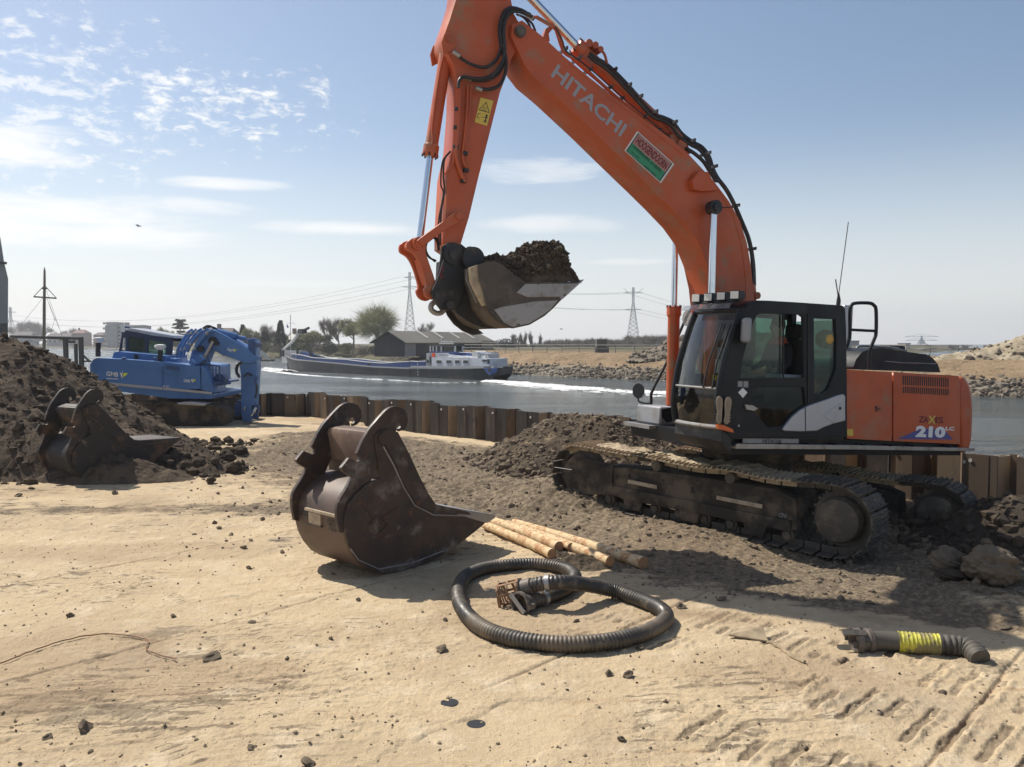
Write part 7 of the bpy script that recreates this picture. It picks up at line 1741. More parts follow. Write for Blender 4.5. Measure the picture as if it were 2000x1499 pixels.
for x, t, k, lab in ((1004, 652, 'poplar', 'first poplar of the row right of the shed'), (1017, 649, 'poplar', 'second poplar of the row right of the shed'), (1026, 647, 'poplar', 'third poplar of the row right of the shed'), (1038, 646, 'poplar', 'darkest and densest poplar of the row'), (1057, 651, 'poplar', 'separate broad poplar right of the row'), (990, 662, 'dark', 'dark bush between the shed and the poplars')):
    plant(k, x, t, 230 if k == 'poplar' else 200, lab, 1.0 if k == 'poplar' else 1.4, zb=-1.1 if k == 'poplar' else .6)
plant('bare', 828, 628, 260, 'bare tree behind the shed, right of the power pylon', .8)
# the far wood on the right reads as one mass
def wood(name, label, spec, seed, mats=('bark_grey', 'twig'), keys=('bare', 'bare2', 'poplar')):
    r = np.random.default_rng(seed); A = []; Fc = []; n = 0
    for (x0, x1, t0, t1, d0, d1, cnt) in spec:
        for i in range(cnt):
            px = r.uniform(x0, x1); d = r.uniform(d0, d1); tp = r.uniform(min(t0, t1), max(t0, t1)) if True else t0
            root, H, nm = PROTO[keys[r.integers(0, len(keys))]]; c = at_y(px, tp, d); zb_ = -1.2 if px > 960 else 1.1; s = (c.z - zb_) / H; w = s * r.uniform(.8, 1.3); an = r.uniform(0, 6.28)
            for ch in root.children:
                me = ch.data; co = np.empty(len(me.vertices) * 3, np.float32); me.vertices.foreach_get('co', co); co = co.reshape(-1, 3)
                li = np.empty(len(me.loops), np.int32); me.loops.foreach_get('vertex_index', li)
                if ch.name.startswith('trunk'): continue
                f = li.reshape(-1, 3); k = r.random(len(f)) < .36; f = f[k]
                q = co[f.reshape(-1)]; q = np.stack([(q[:, 0] * math.cos(an) - q[:, 1] * math.sin(an)) * w + c.x, (q[:, 0] * math.sin(an) + q[:, 1] * math.cos(an)) * w + d, q[:, 2] * s + zb_], -1)
                m_ = q.reshape(-1, 3, 3).mean(1, keepdims=True); q = ((q.reshape(-1, 3, 3) - m_) * 2.3 + m_).reshape(-1, 3)
                A.append(q); Fc.append(np.arange(len(q)).reshape(-1, 3) + n); n += len(q)
    return tag(trisoup(name, np.concatenate(A), np.concatenate(Fc), M[mats[1]]), label, kind='stuff')
wood('far_wood', 'bare grey brown wood along the horizon right of the raised bucket', [(1070, 1350, 662, 673, 230, 300, 130), (1230, 1350, 654, 664, 240, 290, 45), (955, 1080, 668, 677, 230, 280, 60), (1130, 1230, 660, 669, 240, 290, 30), (1350, 2060, 672, 681, 330, 420, 90)], 5)
wood('far_hedge', 'grey strip of far trees and hedges along the left horizon', [(-30, 330, 658, 668, 480, 580, 60), (280, 460, 655, 668, 230, 300, 30), (440, 640, 650, 664, 190, 240, 40)], 6, ('bark', 'bush_green'), ('bare', 'green'))

# ------------------------------------------------------------------ buildings on the far bank
def house(name, label, cat, px0, px1, ybase, yeave, yridge, d, depth, wall='brick_wall', roof='roof_dark', wins=(), hip=0.0, zb=1.0, chim=()):
    a = at_y(px0, ybase, d); b = at_y(px1, ybase, d); ze = at_y(px0, yeave, d).z; zr = at_y(px0, yridge, d).z
    F = Frame((a.x, d, 0), (1, 0, 0), (0, 1, 0), (0, 0, 1)); W_ = b.x - a.x; t = thing(name, label, cat, F.M())
    mb = MB(); mb.box(F, 0, W_, 0, depth, zb - .6, ze); part('wall', mb, M[wall], t, smooth=None)
    mb = MB(); e = .3; h_ = hip * W_
    vs = [F.P(-e, -e, ze), F.P(W_ + e, -e, ze), F.P(W_ + e, depth + e, ze), F.P(-e, depth + e, ze), F.P(h_, depth / 2, zr), F.P(W_ - h_, depth / 2, zr)]
    mb.add(vs, [(0, 1, 5, 4), (2, 3, 4, 5), (0, 4, 3), (1, 2, 5), (0, 3, 2, 1)]); rf = part('roof', mb, M[roof], t, smooth=None)
    for c in chim: mb = MB(); mb.box(F, c * W_ - .4, c * W_ + .4, depth / 2 - .4, depth / 2 + .4, zr - 1, zr + 1.0); part('chimney', mb, M['brick_wall'], rf, smooth=None)
    for (u0, u1, w0, w1) in wins:
        mb = MB(); U0, U1, Z0, Z1 = u0 * W_, u1 * W_, zb + w0 * (ze - zb), zb + w1 * (ze - zb); mb.box(F, U0 - .08, U1 + .08, -.06, .02, Z0 - .08, Z1 + .08); wn = part('window', mb, M['window_frame'], t, smooth=None)
        mb = MB(); mb.box(F, U0, U1, -.08, -.061, Z0, Z1); part('pane', mb, M['window_dark'], wn, smooth=None)
    return t, F, W_, ze, zr
# apartment block
t, F, W_, ze, zr = house('apartment_block', 'grey flat roofed apartment block with a taller left tower, beyond the blue excavator', 'building', 206, 270, 684, 636, 634, 430, 16, 'grey_wall', 'grey_wall', [(.08 + .16 * i, .15 + .16 * i, .08 + .19 * j, .17 + .19 * j) for i in range(6) for j in range(5)], .02)
mb = MB(); mb.box(F, W_ * .08, W_ * .38, -1.0, 8, 0, at_y(210, 629.5, 430).z); part('tower', mb, M['concrete'], t, smooth=None)
for j in range(5):
    mb = MB(); mb.box(F, W_ * -.02, W_ * .10, -1.6, -.1, 1.5 + j * 2.6, 1.62 + j * 2.6); mb.box(F, W_ * -.02, W_ * .10, -1.6, -1.5, 1.62 + j * 2.6, 2.5 + j * 2.6); part('balcony', mb, M['cream_wall'], t, smooth=None)
mb = MB(); mb.box(F, W_ * .55, W_ * .62, 2, 5, ze, ze + 1.6); mb2 = MB(); part('roof_house', mb, M['grey_wall'], t, smooth=None)
house('terrace_building', 'long low grey terrace right of the apartment block', 'building', 270, 322, 684, 656, 651, 410, 9, 'grey_wall', 'roof_dark', [(.1 + .15 * i, .16 + .15 * i, .3, .6) for i in range(6)])
house('house', 'dark roofed house directly left of the apartment block', 'house', 183, 206, 684, 655, 649.5, 440, 8, 'brick_wall', 'roof_dark', [(.2, .35, .3, .6), (.6, .75, .3, .6)], .1)
house('house', 'house with a red brown roof and gable right of the wooden mast', 'house', 141, 166, 684, 651, 644, 480, 8, 'brick_wall', 'roof_red', [(.2, .35, .3, .6), (.6, .75, .3, .6)], .25, chim=(.3,))
house('house', 'low long house behind the foot of the wooden mast', 'house', 92, 138, 684, 657, 651, 500, 8, 'grey_wall', 'roof_dark', [(.1 + .2 * i, .18 + .2 * i, .3, .6) for i in range(4)], .05)
house('house', 'grey roofed house between the silo and the mast', 'house', 22, 62, 684, 655, 648, 500, 8, 'grey_wall', 'roof_dark', [(.2, .3, .3, .6), (.5, .6, .3, .6)], .1)
house('farmhouse', 'wide dark roofed house behind the blue excavator boom', 'house', 384, 452, 692, 655, 640.5, 205, 8, 'brick_wall', 'roof_dark', [(.15, .25, .3, .7), (.4, .5, .3, .7), (.7, .8, .3, .7)], .08, chim=(.5,))
house('cottage', 'pale cottage with a grey roof behind the bow crane of the barge', 'house', 560, 606, 690, 664, 650, 195, 6, 'cream_wall', 'roof_light_panel', [(.2, .35, .35, .7), (.6, .75, .35, .7)], .12, chim=(.2,))
for x0, x1, y, lab, m in ((1656, 1678, 667, 'distant grey tank building behind the excavator handrail', 'grey_wall'), (1769, 1778, 672, 'small brown chimney block behind the engine cover', 'cream_wall'), (1858, 1898, 683, 'long dark flat shed left of the sand heap', 'timber_grey'), (1820, 1829, 682, 'small grey block right of the distant pylon', 'grey_wall'), (1804, 1818, 683, 'pale low building beside the distant pylon', 'concrete')):
    a = at_y(x0, y, 300); b = at_y(x1, y, 300); F = Frame((a.x, 300, 0), (1, 0, 0), (0, 1, 0), (0, 0, 1)); t = thing('industrial_building', lab, 'building', F.M()); mb = MB(); mb.box(F, 0, b.x - a.x, 0, 6, .5, a.z); part('wall', mb, M[m], t, smooth=None); mb = MB(); mb.box(F, -.2, b.x - a.x + .2, -.2, 6.2, a.z, a.z + .25); part('roof_edge', mb, M['roof_dark'], t, smooth=None)
# the dark shed with the sheeted roof
a = at_y(791, 690, 114); b = at_y(964, 690, 138)
sd = Vector((b.x - a.x, b.y - a.y, 0)).normalized(); SF = Frame((a.x, a.y, 0), sd, Vector((-sd.y, sd.x, 0)), (0, 0, 1)); SL = (Vector((b.x, b.y, 0)) - Vector((a.x, a.y, 0))).length
SH = thing('shed', 'long dark boarded shed with pale roof lights in its sheet roof, behind the barge stern', 'shed', SF.M())
ze = at_y(830, 668, 118).z; zr = at_y(812, 648.5, 118).z; dp = 5.0
mb = MB(); vs = [SF.P(u, v, w) for u, v, w in ((0, 0, .6), (SL, 0, .6), (SL, dp, .6), (0, dp, .6), (0, 0, ze - .1), (SL, 0, ze - .1), (SL, dp, ze - .1), (0, dp, ze - .1), (0, dp / 2, zr - .12), (SL, dp / 2, zr - .12))]
mb.add(vs, [(0, 1, 5, 4), (2, 3, 7, 6), (0, 4, 8, 7, 3), (1, 2, 6, 9, 5)]); part('wall', mb, M['barn_wall'], SH, smooth=None)
mb = MB(); e = .5
for s in (0, 1):
    v0 = -e if s == 0 else dp + e
    vs = [SF.P(-e, v0, ze - .25), SF.P(SL + e, v0, ze - .25), SF.P(SL - .6, dp / 2, zr), SF.P(-e, dp / 2, zr)]; vs += [q + Vector((0, 0, .12)) for q in vs]; mb.add(vs, [(0, 1, 2, 3), (4, 5, 6, 7), (0, 1, 5, 4), (1, 2, 6, 5), (2, 3, 7, 6), (3, 0, 4, 7)])
rf = part('roof', mb, M['roof_sheet'], SH, smooth=None)
for u in (.27, .43, .62, .80):
    mb = MB(); n = ((SF.P(0, dp / 2, zr) - SF.P(0, -e, ze - .25))).normalized(); F2 = Frame(SF.P(u * SL, -e, ze - .12), SF.u, n, SF.u.cross(n)); mb.box(F2, -.35, .35, 1.4, 3.4, .01, .04); part('roof_light', mb, M['roof_light_panel'], rf, smooth=None)
for u0, u1, w0, w1, m in ((.0, .10, .6, 2.6, 'grey_wall'), (.84, .995, 1.9, 2.9, 'cream_wall'), (.86, .90, .7, 1.8, 'timber_grey'), (.45, .455, .7, 2.8, 'timber_grey'), (.60, .63, .9, 1.9, 'grey_wall')):
    mb = MB(); mb.box(SF, u0 * SL, u1 * SL, -.06, .02, w0, w1); part('door_panel', mb, M[m], SH, smooth=None)
# railings on the embankment
rl = thing('road_railing', 'long low grey railing along the top of the far embankment', 'railing', loc=(5, 100, 1.3))
A_ = [at_y(x, 690, d) for x, d in ((880, 118), (975, 104), (1100, 96), (1240, 90), (1420, 84), (1900, 78))]
rz = 1.3; rp = [Vector((p.x, p.y, rz + .55)) for p in A_]; rp2 = [Vector((p.x, p.y, rz + .95)) for p in A_]
mb = MB(); mb.tube(rp2, .035, 4); part('rail', mb, M['rail_grey'], rl); mb = MB(); mb.tube(rp, .03, 4); part('rail', mb, M['rail_grey'], rl)
pr_ = resample(rp, 2.4)
for q in pr_[:60]: mb = MB(); mb.bar(q - Vector((0, 0, .9)), q + Vector((0, 0, .42)), .07); part('rail_post', mb, M['rail_grey'], rl, smooth=None)
mb = MB(); c = at_y(1176, 690, 98); F = Frame((c.x, 98, 0), (1, 0, 0), (0, 1, 0), (0, 0, 1)); mb.box(F, -.8, .8, 0, 2, 1.2, 2.0); mb.box(F, -.6, .6, .3, 1.6, 2.0, 2.9); tag(part('utility_cabin', mb, M['timber_grey']), 'small dark cabin on top of the far embankment', 'cabin')

# ------------------------------------------------------------------ power pylons and lines
def pylon(px, ytop, d, arms, label, wbase=5.5, t=.22, ybase=690, flare=True):
    c = at_y(px, ytop, d); H = c.z; zb = 1.0; root = thing('power_pylon', label, 'pylon', loc=(c.x, d, zb)); X0 = c.x
    def hw(z): k = (z - zb) / (H - zb); return (wbase / 2) * max(.14, (1 - k * 1.18)) if k < .75 else (wbase / 2) * .14
    mb = MB()
    for sx_ in (-1, 1):
        for sy_ in (-1, 1):
            zs = [zb + (H - zb) * k / 12 for k in range(13)]; mb.tube([(X0 + sx_ * hw(z), d + sy_ * hw(z), z) for z in zs], t / 2, 4)
    part('leg_frame', mb, M['galvanised'], root)
    mb = MB(); N = 16; zs = [zb + (H - zb) * (1 - (1 - k / N) ** 1.25) for k in range(N + 1)]
    for z0, z1 in zip(zs[:-1], zs[1:]):
        for sy_ in (-1, 1):
            a0, a1 = hw(z0), hw(z1); mb.bar((X0 - a0, d + sy_ * a0, z0), (X0 + a1, d + sy_ * a1, z1), t * .5); mb.bar((X0 + a0, d + sy_ * a0, z0), (X0 - a1, d + sy_ * a1, z1), t * .5)
        for sx_ in (-1, 1):
            a0, a1 = hw(z0), hw(z1); mb.bar((X0 + sx_ * a0, d - a0, z0), (X0 + sx_ * a1, d + a1, z1), t * .5)
        mb.bar((X0 - hw(z1), d - hw(z1), z1), (X0 + hw(z1), d - hw(z1), z1), t * .5)
    o = part('lattice', mb, M['galvanised'], root); o['kind'] = 'stuff'
    for (k, w) in arms:
        z = zb + (H - zb) * k; mb = MB(); mb.bar((X0 - w, d, z), (X0 + w, d, z), t * .9)
        for s in (-1, 1):
            mb.bar((X0 + s * w, d, z), (X0, d, z + w * .16), t * .6)
            if k > .9 and flare: mb.bar((X0 + s * w * .5, d, z), (X0 + s * w * 1.05, d, z + w * .5), t * .7)
        part('cross_arm', mb, M['galvanised'], root)
    return X0, d, H, zb
P1 = pylon(800, 532, 420, ((.80, 4.2), (.93, 3.0)), 'nearest steel pylon, standing behind the shed and the raised bucket', 6.4, .26, flare=False)
P2 = pylon(1237, 562, 450, ((.62, 4.6), (.91, 5.0)), 'steel pylon above the wood between the raised bucket and the boom', 7, .26)
P3 = pylon(1800, 656, 900, ((.45, 17), (.88, 18)), 'wide small pylon far away behind the engine cover', 7, .4, flare=True)
P4 = pylon(20, 600, 700, ((.62, 6.0), (.86, 5.0)), 'distant pylon partly hidden behind the grey silo', 9, .4)
def wire(a, b, sag, r, lab, grp='power lines across the river'):
    a = Vector(a); b = Vector(b); pts = []
    for i in range(25):
        k = i / 24; p = a.lerp(b, k); p.z -= sag * 4 * k * (1 - k); pts.append(p)
    mb = MB(); mb.tube(pts, r, 3); return tag(part('power_line', mb, M['wire']), lab, 'cable', grp)
for (A, B, sg, rr_) in ((P4, P1, 12, .07), (P1, P2, 3.5, .07)):
    for ka, kb, nm in ((.80, .62, 'lower'), (.93, .91, 'upper')):
        for s in (-1, 1):
            wire((A[0] + 3 * s, A[1], A[3] + (A[2] - A[3]) * (ka if A is P1 else (ka - .14))), (B[0] + 4 * s, B[1] + 2 * s, B[3] + (B[2] - B[3]) * (kb if B is P2 else ka)), sg, rr_, '%s %s power line %s' % (nm, 'front' if s < 0 else 'rear', 'between the silo pylon and the one behind the shed' if A is P4 else 'from the shed pylon to the one above the wood'))
for ka in (.62, .91):
    for s in (-1, 1): wire((P2[0] + 4 * s, 450, P2[3] + (P2[2] - P2[3]) * ka), (P3[0] - 60 + 10 * s, 900, 14 + ka * 4), 10, .07, '%s %s power line running right from the pylon above the wood' % ('lower' if ka < .7 else 'upper', 'left' if s < 0 else 'right'))

# ------------------------------------------------------------------ grey silo, mast, jetty at the left
d = 60; pts = [(-60, 420), (-14, 420), (1, 466), (8, 512), (16, 545), (15.5, 652), (15, 720), (-60, 720)]
F = Frame((-36, d, 0), (.855, .519, 0), (-.519, .855, 0), (0, 0, 1)); t = thing('silo_building', 'tall grey concrete silo building cut off by the left edge', 'building', F.M())
mb = MB(); mb.plate(F, [F.px(x, y, 0) for x, y in pts], 0, 8, 0); part('wall', mb, M['silo'], t, smooth=None)
mb = MB(); mb.box(F, F.px(-40, 514)[0], F.px(13.5, 514)[0], -.3, .4, F.px(0, 515.5)[1], F.px(0, 512)[1]); part('ledge', mb, M['timber_grey'], t, smooth=None)
mb = MB(); mb.box(F, F.px(-40, 634)[0], F.px(15, 634)[0], -.12, .4, F.px(0, 650)[1], F.px(0, 632)[1]); part('base_band', mb, M['timber_grey'], t, smooth=None)
d = 46; mt = at_y(87, 522, d); mb_ = at_y(86, 690, d)
t = thing('wooden_mast', 'wooden ship mast with a crossyard and stays, rising behind the soil heap', 'mast', loc=(mt.x, d, -.5))
W6 = lambda x, y, dd=0: at_y(x, y, d + dd)
mb = MB(); mb.tube([W6(86, 700), W6(86.4, 600), W6(87, 548), W6(87, 530), W6(87, 522)], [.085, .078, .062, .055, .01], 10); part('pole', mb, M['mast_wood'], t)
mb = MB(); mb.tube([W6(66, 580), W6(110, 583)], .045, 6); part('yard', mb, M['timber_grey'], t)
mb = MB(); mb.box(Frame(W6(87, 564), (1, 0, 0), (0, 1, 0), (0, 0, 1)), -.12, .12, -.1, .1, -.03, .03); part('mast_band', mb, M['timber_grey'], t)
mb = MB()
for a, b in (((66.5, 579), (85, 560)), ((109.5, 582), (89, 560))): mb.tube([W6(*a), W6(*b)], .02, 4)
part('yard_stay', mb, M['timber_grey'], t)
for a, b in (((84, 582), (42, 634)), ((90, 566), (122, 660)), ((92, 584), (108, 628)), ((108, 620), (98, 655)), ((91, 582), (121, 655))): mb = MB(); mb.tube([W6(*a), W6(*b)], .009, 3); part('rope', mb, M['wire'], t)
t = thing('timber_jetty', 'dark timber jetty frame in the water between the soil heap and the blue excavator', 'jetty', loc=(-17, 33, -.8)); dj = 33
W7 = lambda x, y, dd=0: at_y(x, y, dj + dd)
for x, y0 in ((128, 662), (158, 659), (148, 672)): mb = MB(); a = W7(x, y0); mb.bar((a.x, a.y, -2.5), a, .14 if x != 148 else .1); part('post', mb, M['timber_grey'], t, smooth=None)
for a, b, w in (((20, 658), (160, 662), .10), ((128, 668), (146, 668), .1), ((159, 692), (174, 705), .07), ((158, 706), (178, 706), .06)): mb = MB(); mb.bar(W7(*a), W7(*b), w); part('beam', mb, M['timber_grey'], t, smooth=None)
mb = MB(); mb.bar(W7(120, 664, .2), W7(132, 664, .2), .3, .12); part('pale_board', mb, M['paper'], t, smooth=None)
# landing stage on the far bank near the blue arm
t = thing('landing_stage', 'small white sloping gangway and float on the far shore right of the blue arm', 'jetty', loc=at_y(516, 700, 150)); g = lambda x, y, dd=0: at_y(x, y, 150 + dd)
mb = MB(); mb.box(Frame(g(502, 703), (1, 0, 0), (0, 1, 0), (0, 0, 1)), 0, 2.6, 0, 2, -.5, .05); part('float', mb, M['timber_grey'], t, smooth=None)
mb = MB(); mb.bar(g(505, 684), g(524, 700), .12, .5); mb.bar(g(505, 681), g(526, 697), .12, .12); part('gangway', mb, M['paper'], t, smooth=None)
t = thing('flagpole', 'thin white flagpole with crosstree and small flag above the barge bow', 'flagpole', loc=at_y(567, 690, 168)); g = lambda x, y: at_y(x, y, 168)
mb = MB(); mb.tube([g(567.5, 692), g(567.5, 615)], .07, 5); part('pole', mb, M['decal_white'], t); mb = MB(); mb.tube([g(560, 631.5), g(577, 632.5)], .04, 4); part('crosstree', mb, M['decal_white'], t)
mb = MB(); vs = [g(560, 633), g(564, 639), g(563, 641), g(560, 640)]; vs += [q + Vector((0, .05, 0)) for q in vs]; mb.add(vs, [(0, 1, 2, 3), (7, 6, 5, 4), (0, 4, 5, 1), (1, 5, 6, 2), (2, 6, 7, 3), (3, 7, 4, 0)]); part('flag', mb, M['boat_blue'], t, smooth=None)
# ------------------------------------------------------------------ the river barge
st0 = at_z(950, 744, -.8); bw0 = at_z(545, 724, -.8)
bu = Vector((bw0.x - st0.x, bw0.y - st0.y, 0)); BLEN = bu.length; bu.normalize(); bvv = Vector((-bu.y, bu.x, 0)); bvv = bvv if bvv.dot(Vector((st0.x, st0.y, 0))) > 0 else -bvv
BF_ = Frame((st0.x, st0.y, 0), bu, bvv, (0, 0, 1)); BW = 3.2
def b_(x, y, v=0): return BF_.px(x, y, v)
BG = thing('river_barge', 'long black and blue river barge sailing left with a white deckhouse at its stern', 'barge', BF_.M())
# hull lofted from cross sections; the bow draws together to the centre line
deck = [b_(*q) for q in ((979, 716), (962, 717), (900, 719.5), (797, 719), (725, 716), (675, 711), (620, 706), (575, 702), (552, 696), (532, 690))]
us = np.array([q[0] for q in deck]); zs_ = np.array([q[1] for q in deck]); o_ = np.argsort(us); us, zs_ = us[o_], zs_[o_]
u0, u1 = b_(966, 716)[0], b_(534, 690)[0]
sec = []
for u in np.concatenate([np.linspace(u0, u0 + 4, 6), np.linspace(u0 + 5, u1 - 6, 16), np.linspace(u1 - 5.5, u1, 12)]):
    z = float(np.interp(u, us, zs_)); hw = BW / 2 * (1 - max(0, (u - (u1 - 6)) / 6.2) ** 2.0) * (1 - .62 * max(0, ((u0 + 3.6) - u) / 3.6) ** 2)
    hwb = BW / 2 * .96 * (1 - .7 * max(0, ((u0 + 3.6) - u) / 3.6) ** 2) * (1 - max(0, (u - (u1 - 7.4)) / 6.6) ** 1.6) if u < u1 - .8 else .02
    if u < u0 + 3.4: zb = -1.6 + (u0 + 3.4 - u) / 3.4 * 1.35
    else: zb = -1.6
    ub = u - max(0, (u - (u1 - 3))) * .25
    sec.append((u, ub, z, max(hw, .03), max(hwb, .02), zb))
def strip(za, zb_, name, mat, out=0.0, keep=None):
    mb = MB(); n = len(sec); vs = []
    for (u, ub, z, hw, hwb, zbt) in sec:
        for s in (-1, 1):
            for t in (za(z, zbt), zb_(z, zbt)):
                k = (z - t) / max(.01, z - zbt); k = min(max(k, 0), 1); w = hw + (hwb - hw) * k ** 1.4; vs.append(BF_.P(u + (ub - u) * k, BW / 2 + s * (w + out), t))
    fs = []
    for i in range(n - 1):
        a = i * 4; b = a + 4; fs += [(a, a + 1, b + 1, b), (a + 2, b + 2, b + 3, a + 3)]
    fs += [(0, 2, 3, 1), (4 * n - 4, 4 * n - 3, 4 * n - 1, 4 * n - 2)]
    if name == 'hull':
        for i in range(n - 1): fs.append((i * 4, i * 4 + 4, i * 4 + 6, i * 4 + 2))
    mb.add(vs, fs); return part(name, mb, mat, BG, smooth=50)
strip(lambda z, b: z, lambda z, b: b, 'hull', M['hull_black'])
strip(lambda z, b: z + .04, lambda z, b: z - .10, 'gunwale', M['boat_cream'], .03)
mb = MB(); mb.plate(BF_, [b_(797, 719, -.04), b_(805, 715, -.04), b_(964, 715.6, -.04), b_(964, 719.4, -.04), b_(880, 720.5, -.04)], -.06, .0, 0); part('pale_bulwark', mb, M['boat_cream'], BG, smooth=None)
mb = MB(); mb.box(BF_, b_(800, 720)[0], b_(800, 720)[0] + .06, -.02, 0, -.75, .9); mb.box(BF_, b_(832, 720)[0], b_(832, 720)[0] + .06, -.02, 0, -.75, .9); part('hull_seam', mb, M['hull_black'], BG, smooth=None)
mb = MB()
for i in range(5): mb.box(BF_, b_(817, 740)[0], b_(817, 740)[0] + .10, -.02, 0, -.6 + i * .25, -.5 + i * .25)
part('draught_mark', mb, M['decal_white'], BG, smooth=None)
# blue hold coaming
co_t = [b_(x, y, .55) for x, y in ((817, 707), (806, 706), (775, 708), (750, 710), (720, 708), (690, 704.5), (675, 702.5), (640, 701), (610, 699), (590, 694), (570, 691.5))]
co_b = [b_(x, y, .55) for x, y in ((570, 703), (600, 706), (675, 711), (725, 716), (797, 719), (806, 717))]
mb = MB(); mb.plate(BF_, co_t + co_b, .55, .62, 0); mb.plate(BF_, co_t + co_b, BW - .62, BW - .55, 0)
part('hold_coaming', mb, M['boat_blue'], BG, smooth=None)
mb = MB()
for v in (.52, BW - .58): mb.tube([BF_.P(a, v, w) for a, w in co_t], .05, 5)
part('coaming_edge', mb, M['decal_white'], BG)
mb = MB(); a0 = co_t[-1][0]; a1 = co_t[0][0]; mb.box(BF_, a1, a0, .62, BW - .62, -.5, -.3); mb.box(BF_, a0 - .1, a0, .55, BW - .55, -.3, co_t[-1][1]); mb.box(BF_, a1, a1 + .1, .55, BW - .55, -.3, co_t[0][1]); part('hold_floor', mb, M['boat_blue'], BG, smooth=None)
mb = MB()
for x, y in ((611, 704.5), (614, 704.7), (719, 712.5), (722, 712.7)): mb.disc(BF_.W(x, y, .545), BF_.v, .13, .03, 8)
part('coaming_port', mb, M['hull_black'], BG, smooth=None)
# fore deck: cabin, bollards, railing, white crane pole
mb = MB(); a = b_(552, 700, 1.2); b = b_(586, 700, 1.2); mb.box(BF_, b[0], a[0], 1.1, BW - 1.1, b_(570, 700, 1.2)[1] - .6, b_(570, 685.5, 1.2)[1]); part('fore_cabin', mb, M['boat_cream'], BG, smooth=None)
mb = MB(); mb.box(BF_, b_(608, 690, 1.5)[0], b_(574, 690, 1.5)[0], 1.4, BW - 1.4, .8, b_(590, 689, 1.5)[1]); part('fore_hatch', mb, M['boat_blue'], BG, smooth=None)
mb = MB()
for x in (548, 581, 606, 553): mb.cyl(BF_.W(x, 697, .8), BF_.W(x, 684.5, .8), .14, 8)
part('bollard', mb, M['hull_black'], BG)
mb = MB(); mb.tube([BF_.W(552, 684, 2), BF_.W(570, 669, 2), BF_.W(581, 655, 2)], [.13, .17, .20], 8); mb.tube([BF_.W(581, 655, 2), BF_.W(583, 646, 2)], .2, 6); cr = part('crane_pole', mb, M['decal_white'], BG)
mb = MB(); mb.tube([BF_.W(583, 648, 2), BF_.W(592, 646, 2), BF_.W(603, 641, 2)], .16, 6); mb.box(Frame(BF_.W(590, 648, 2), BF_.u, BF_.v, BF_.w), -.6, .5, -.3, .3, -.25, .3); mb.tube([BF_.W(548, 696, 2), BF_.W(552, 684, 2), BF_.W(560, 677, 2)], .14, 6); part('anchor_winch', mb, M['hull_black'], cr)
mb = MB()
for i in range(7):
    u = u1 - .4 - i * .8; z = float(np.interp(u, us, zs_)); mb.bar(BF_.P(u, BW / 2 - BW * .47 * (1 - max(0, (u - (u1 - 6)) / 6.2) ** 2), z), BF_.P(u, BW / 2 - BW * .47 * (1 - max(0, (u - (u1 - 6)) / 6.2) ** 2), z + .6), .05)
part('bow_rail', mb, M['decal_white'], BG, smooth=None)
mb = MB(); mb.tube([BF_.W(618, 695, 2.5), BF_.W(640, 699, 2.5), BF_.W(660, 701.5, 2.5)], .07, 5); part('hold_boom', mb, M['boat_cream'], BG)
# aft: deckhouse with windows, wheelhouse, funnel, lifebuoy, dinghy and mess on the roof
hv = .55; zb = b_(880, 716, hv)[1]; zt = b_(880, 699, hv)[1]; zr2 = b_(880, 693, hv)[1]
ua = b_(843, 710, hv)[0]; uz = b_(957, 710, hv)[0]
mb = MB(); mb.plate(BF_, [(ua, zb - .3), (ua, zt), (b_(870, 699, hv)[0], zt + .05), (b_(925, 699, hv)[0], zt + .02), (uz, zt), (uz, zb - .3)], hv, BW - hv, 0); dh = part('deckhouse', mb, M['boat_white'], BG, bev=.04)
mb = MB(); mb.plate(BF_, [(b_(845, 699, 1.2)[0], zt + .03), (b_(846, 690, 1.2)[0], b_(846, 690, 1.2)[1]), (b_(868, 690, 1.2)[0], b_(868, 691, 1.2)[1]), (b_(900, 695, 1.2)[0], b_(900, 695, 1.2)[1]), (b_(925, 698, 1.2)[0], zt + .06), (b_(925, 699, 1.2)[0], zt + .02)], 1.0, BW - 1.0, 0); part('cabin_roof', mb, M['boat_white'], BG, bev=.03)
for x in (857.5, 877, 893.5, 909.5):
    a = b_(x - 5, 703, hv); b = b_(x + 5, 711, hv); mb = MB(); mb.box(BF_, b[0], a[0], hv - .03, hv, b[1], a[1]); w = part('window', mb, M['window_frame'], dh, smooth=None); mb = MB(); mb.box(BF_, b[0] + .06, a[0] - .06, hv - .045, hv - .031, b[1] + .06, a[1] - .06); part('pane', mb, M['window_dark'], w, smooth=None)
for x0, x1, y0, y1 in ((942, 951, 703, 707), (952, 956.5, 702, 711)):
    mb = MB(); a = b_(x0, y0, hv); b = b_(x1, y1, hv); mb.box(BF_, b[0], a[0], hv - .03, hv, b[1], a[1]); part('pane', mb, M['window_dark'], dh, smooth=None)
mb = MB(); a = b_(834, 712, .9); b = b_(840, 690, .9); mb.box(BF_, b[0], a[0] + .1, .9, 2.2, zb - .2, b_(834, 690, .9)[1]); part('entrance', mb, M['boat_cream'], BG, smooth=None)
mb = MB(); a = b_(839.5, 712, .8); mb.plate(BF_, [b_(840, 697, .8), b_(843, 712, .8), b_(840, 712, .8), b_(838, 697, .8)], .8, .85, 0); a = b_(833, 703, .89); b = b_(838, 709, .89); mb.box(BF_, b[0], a[0], .86, .89, b[1], a[1]); part('pane', mb, M['window_dark'], BG, smooth=None)
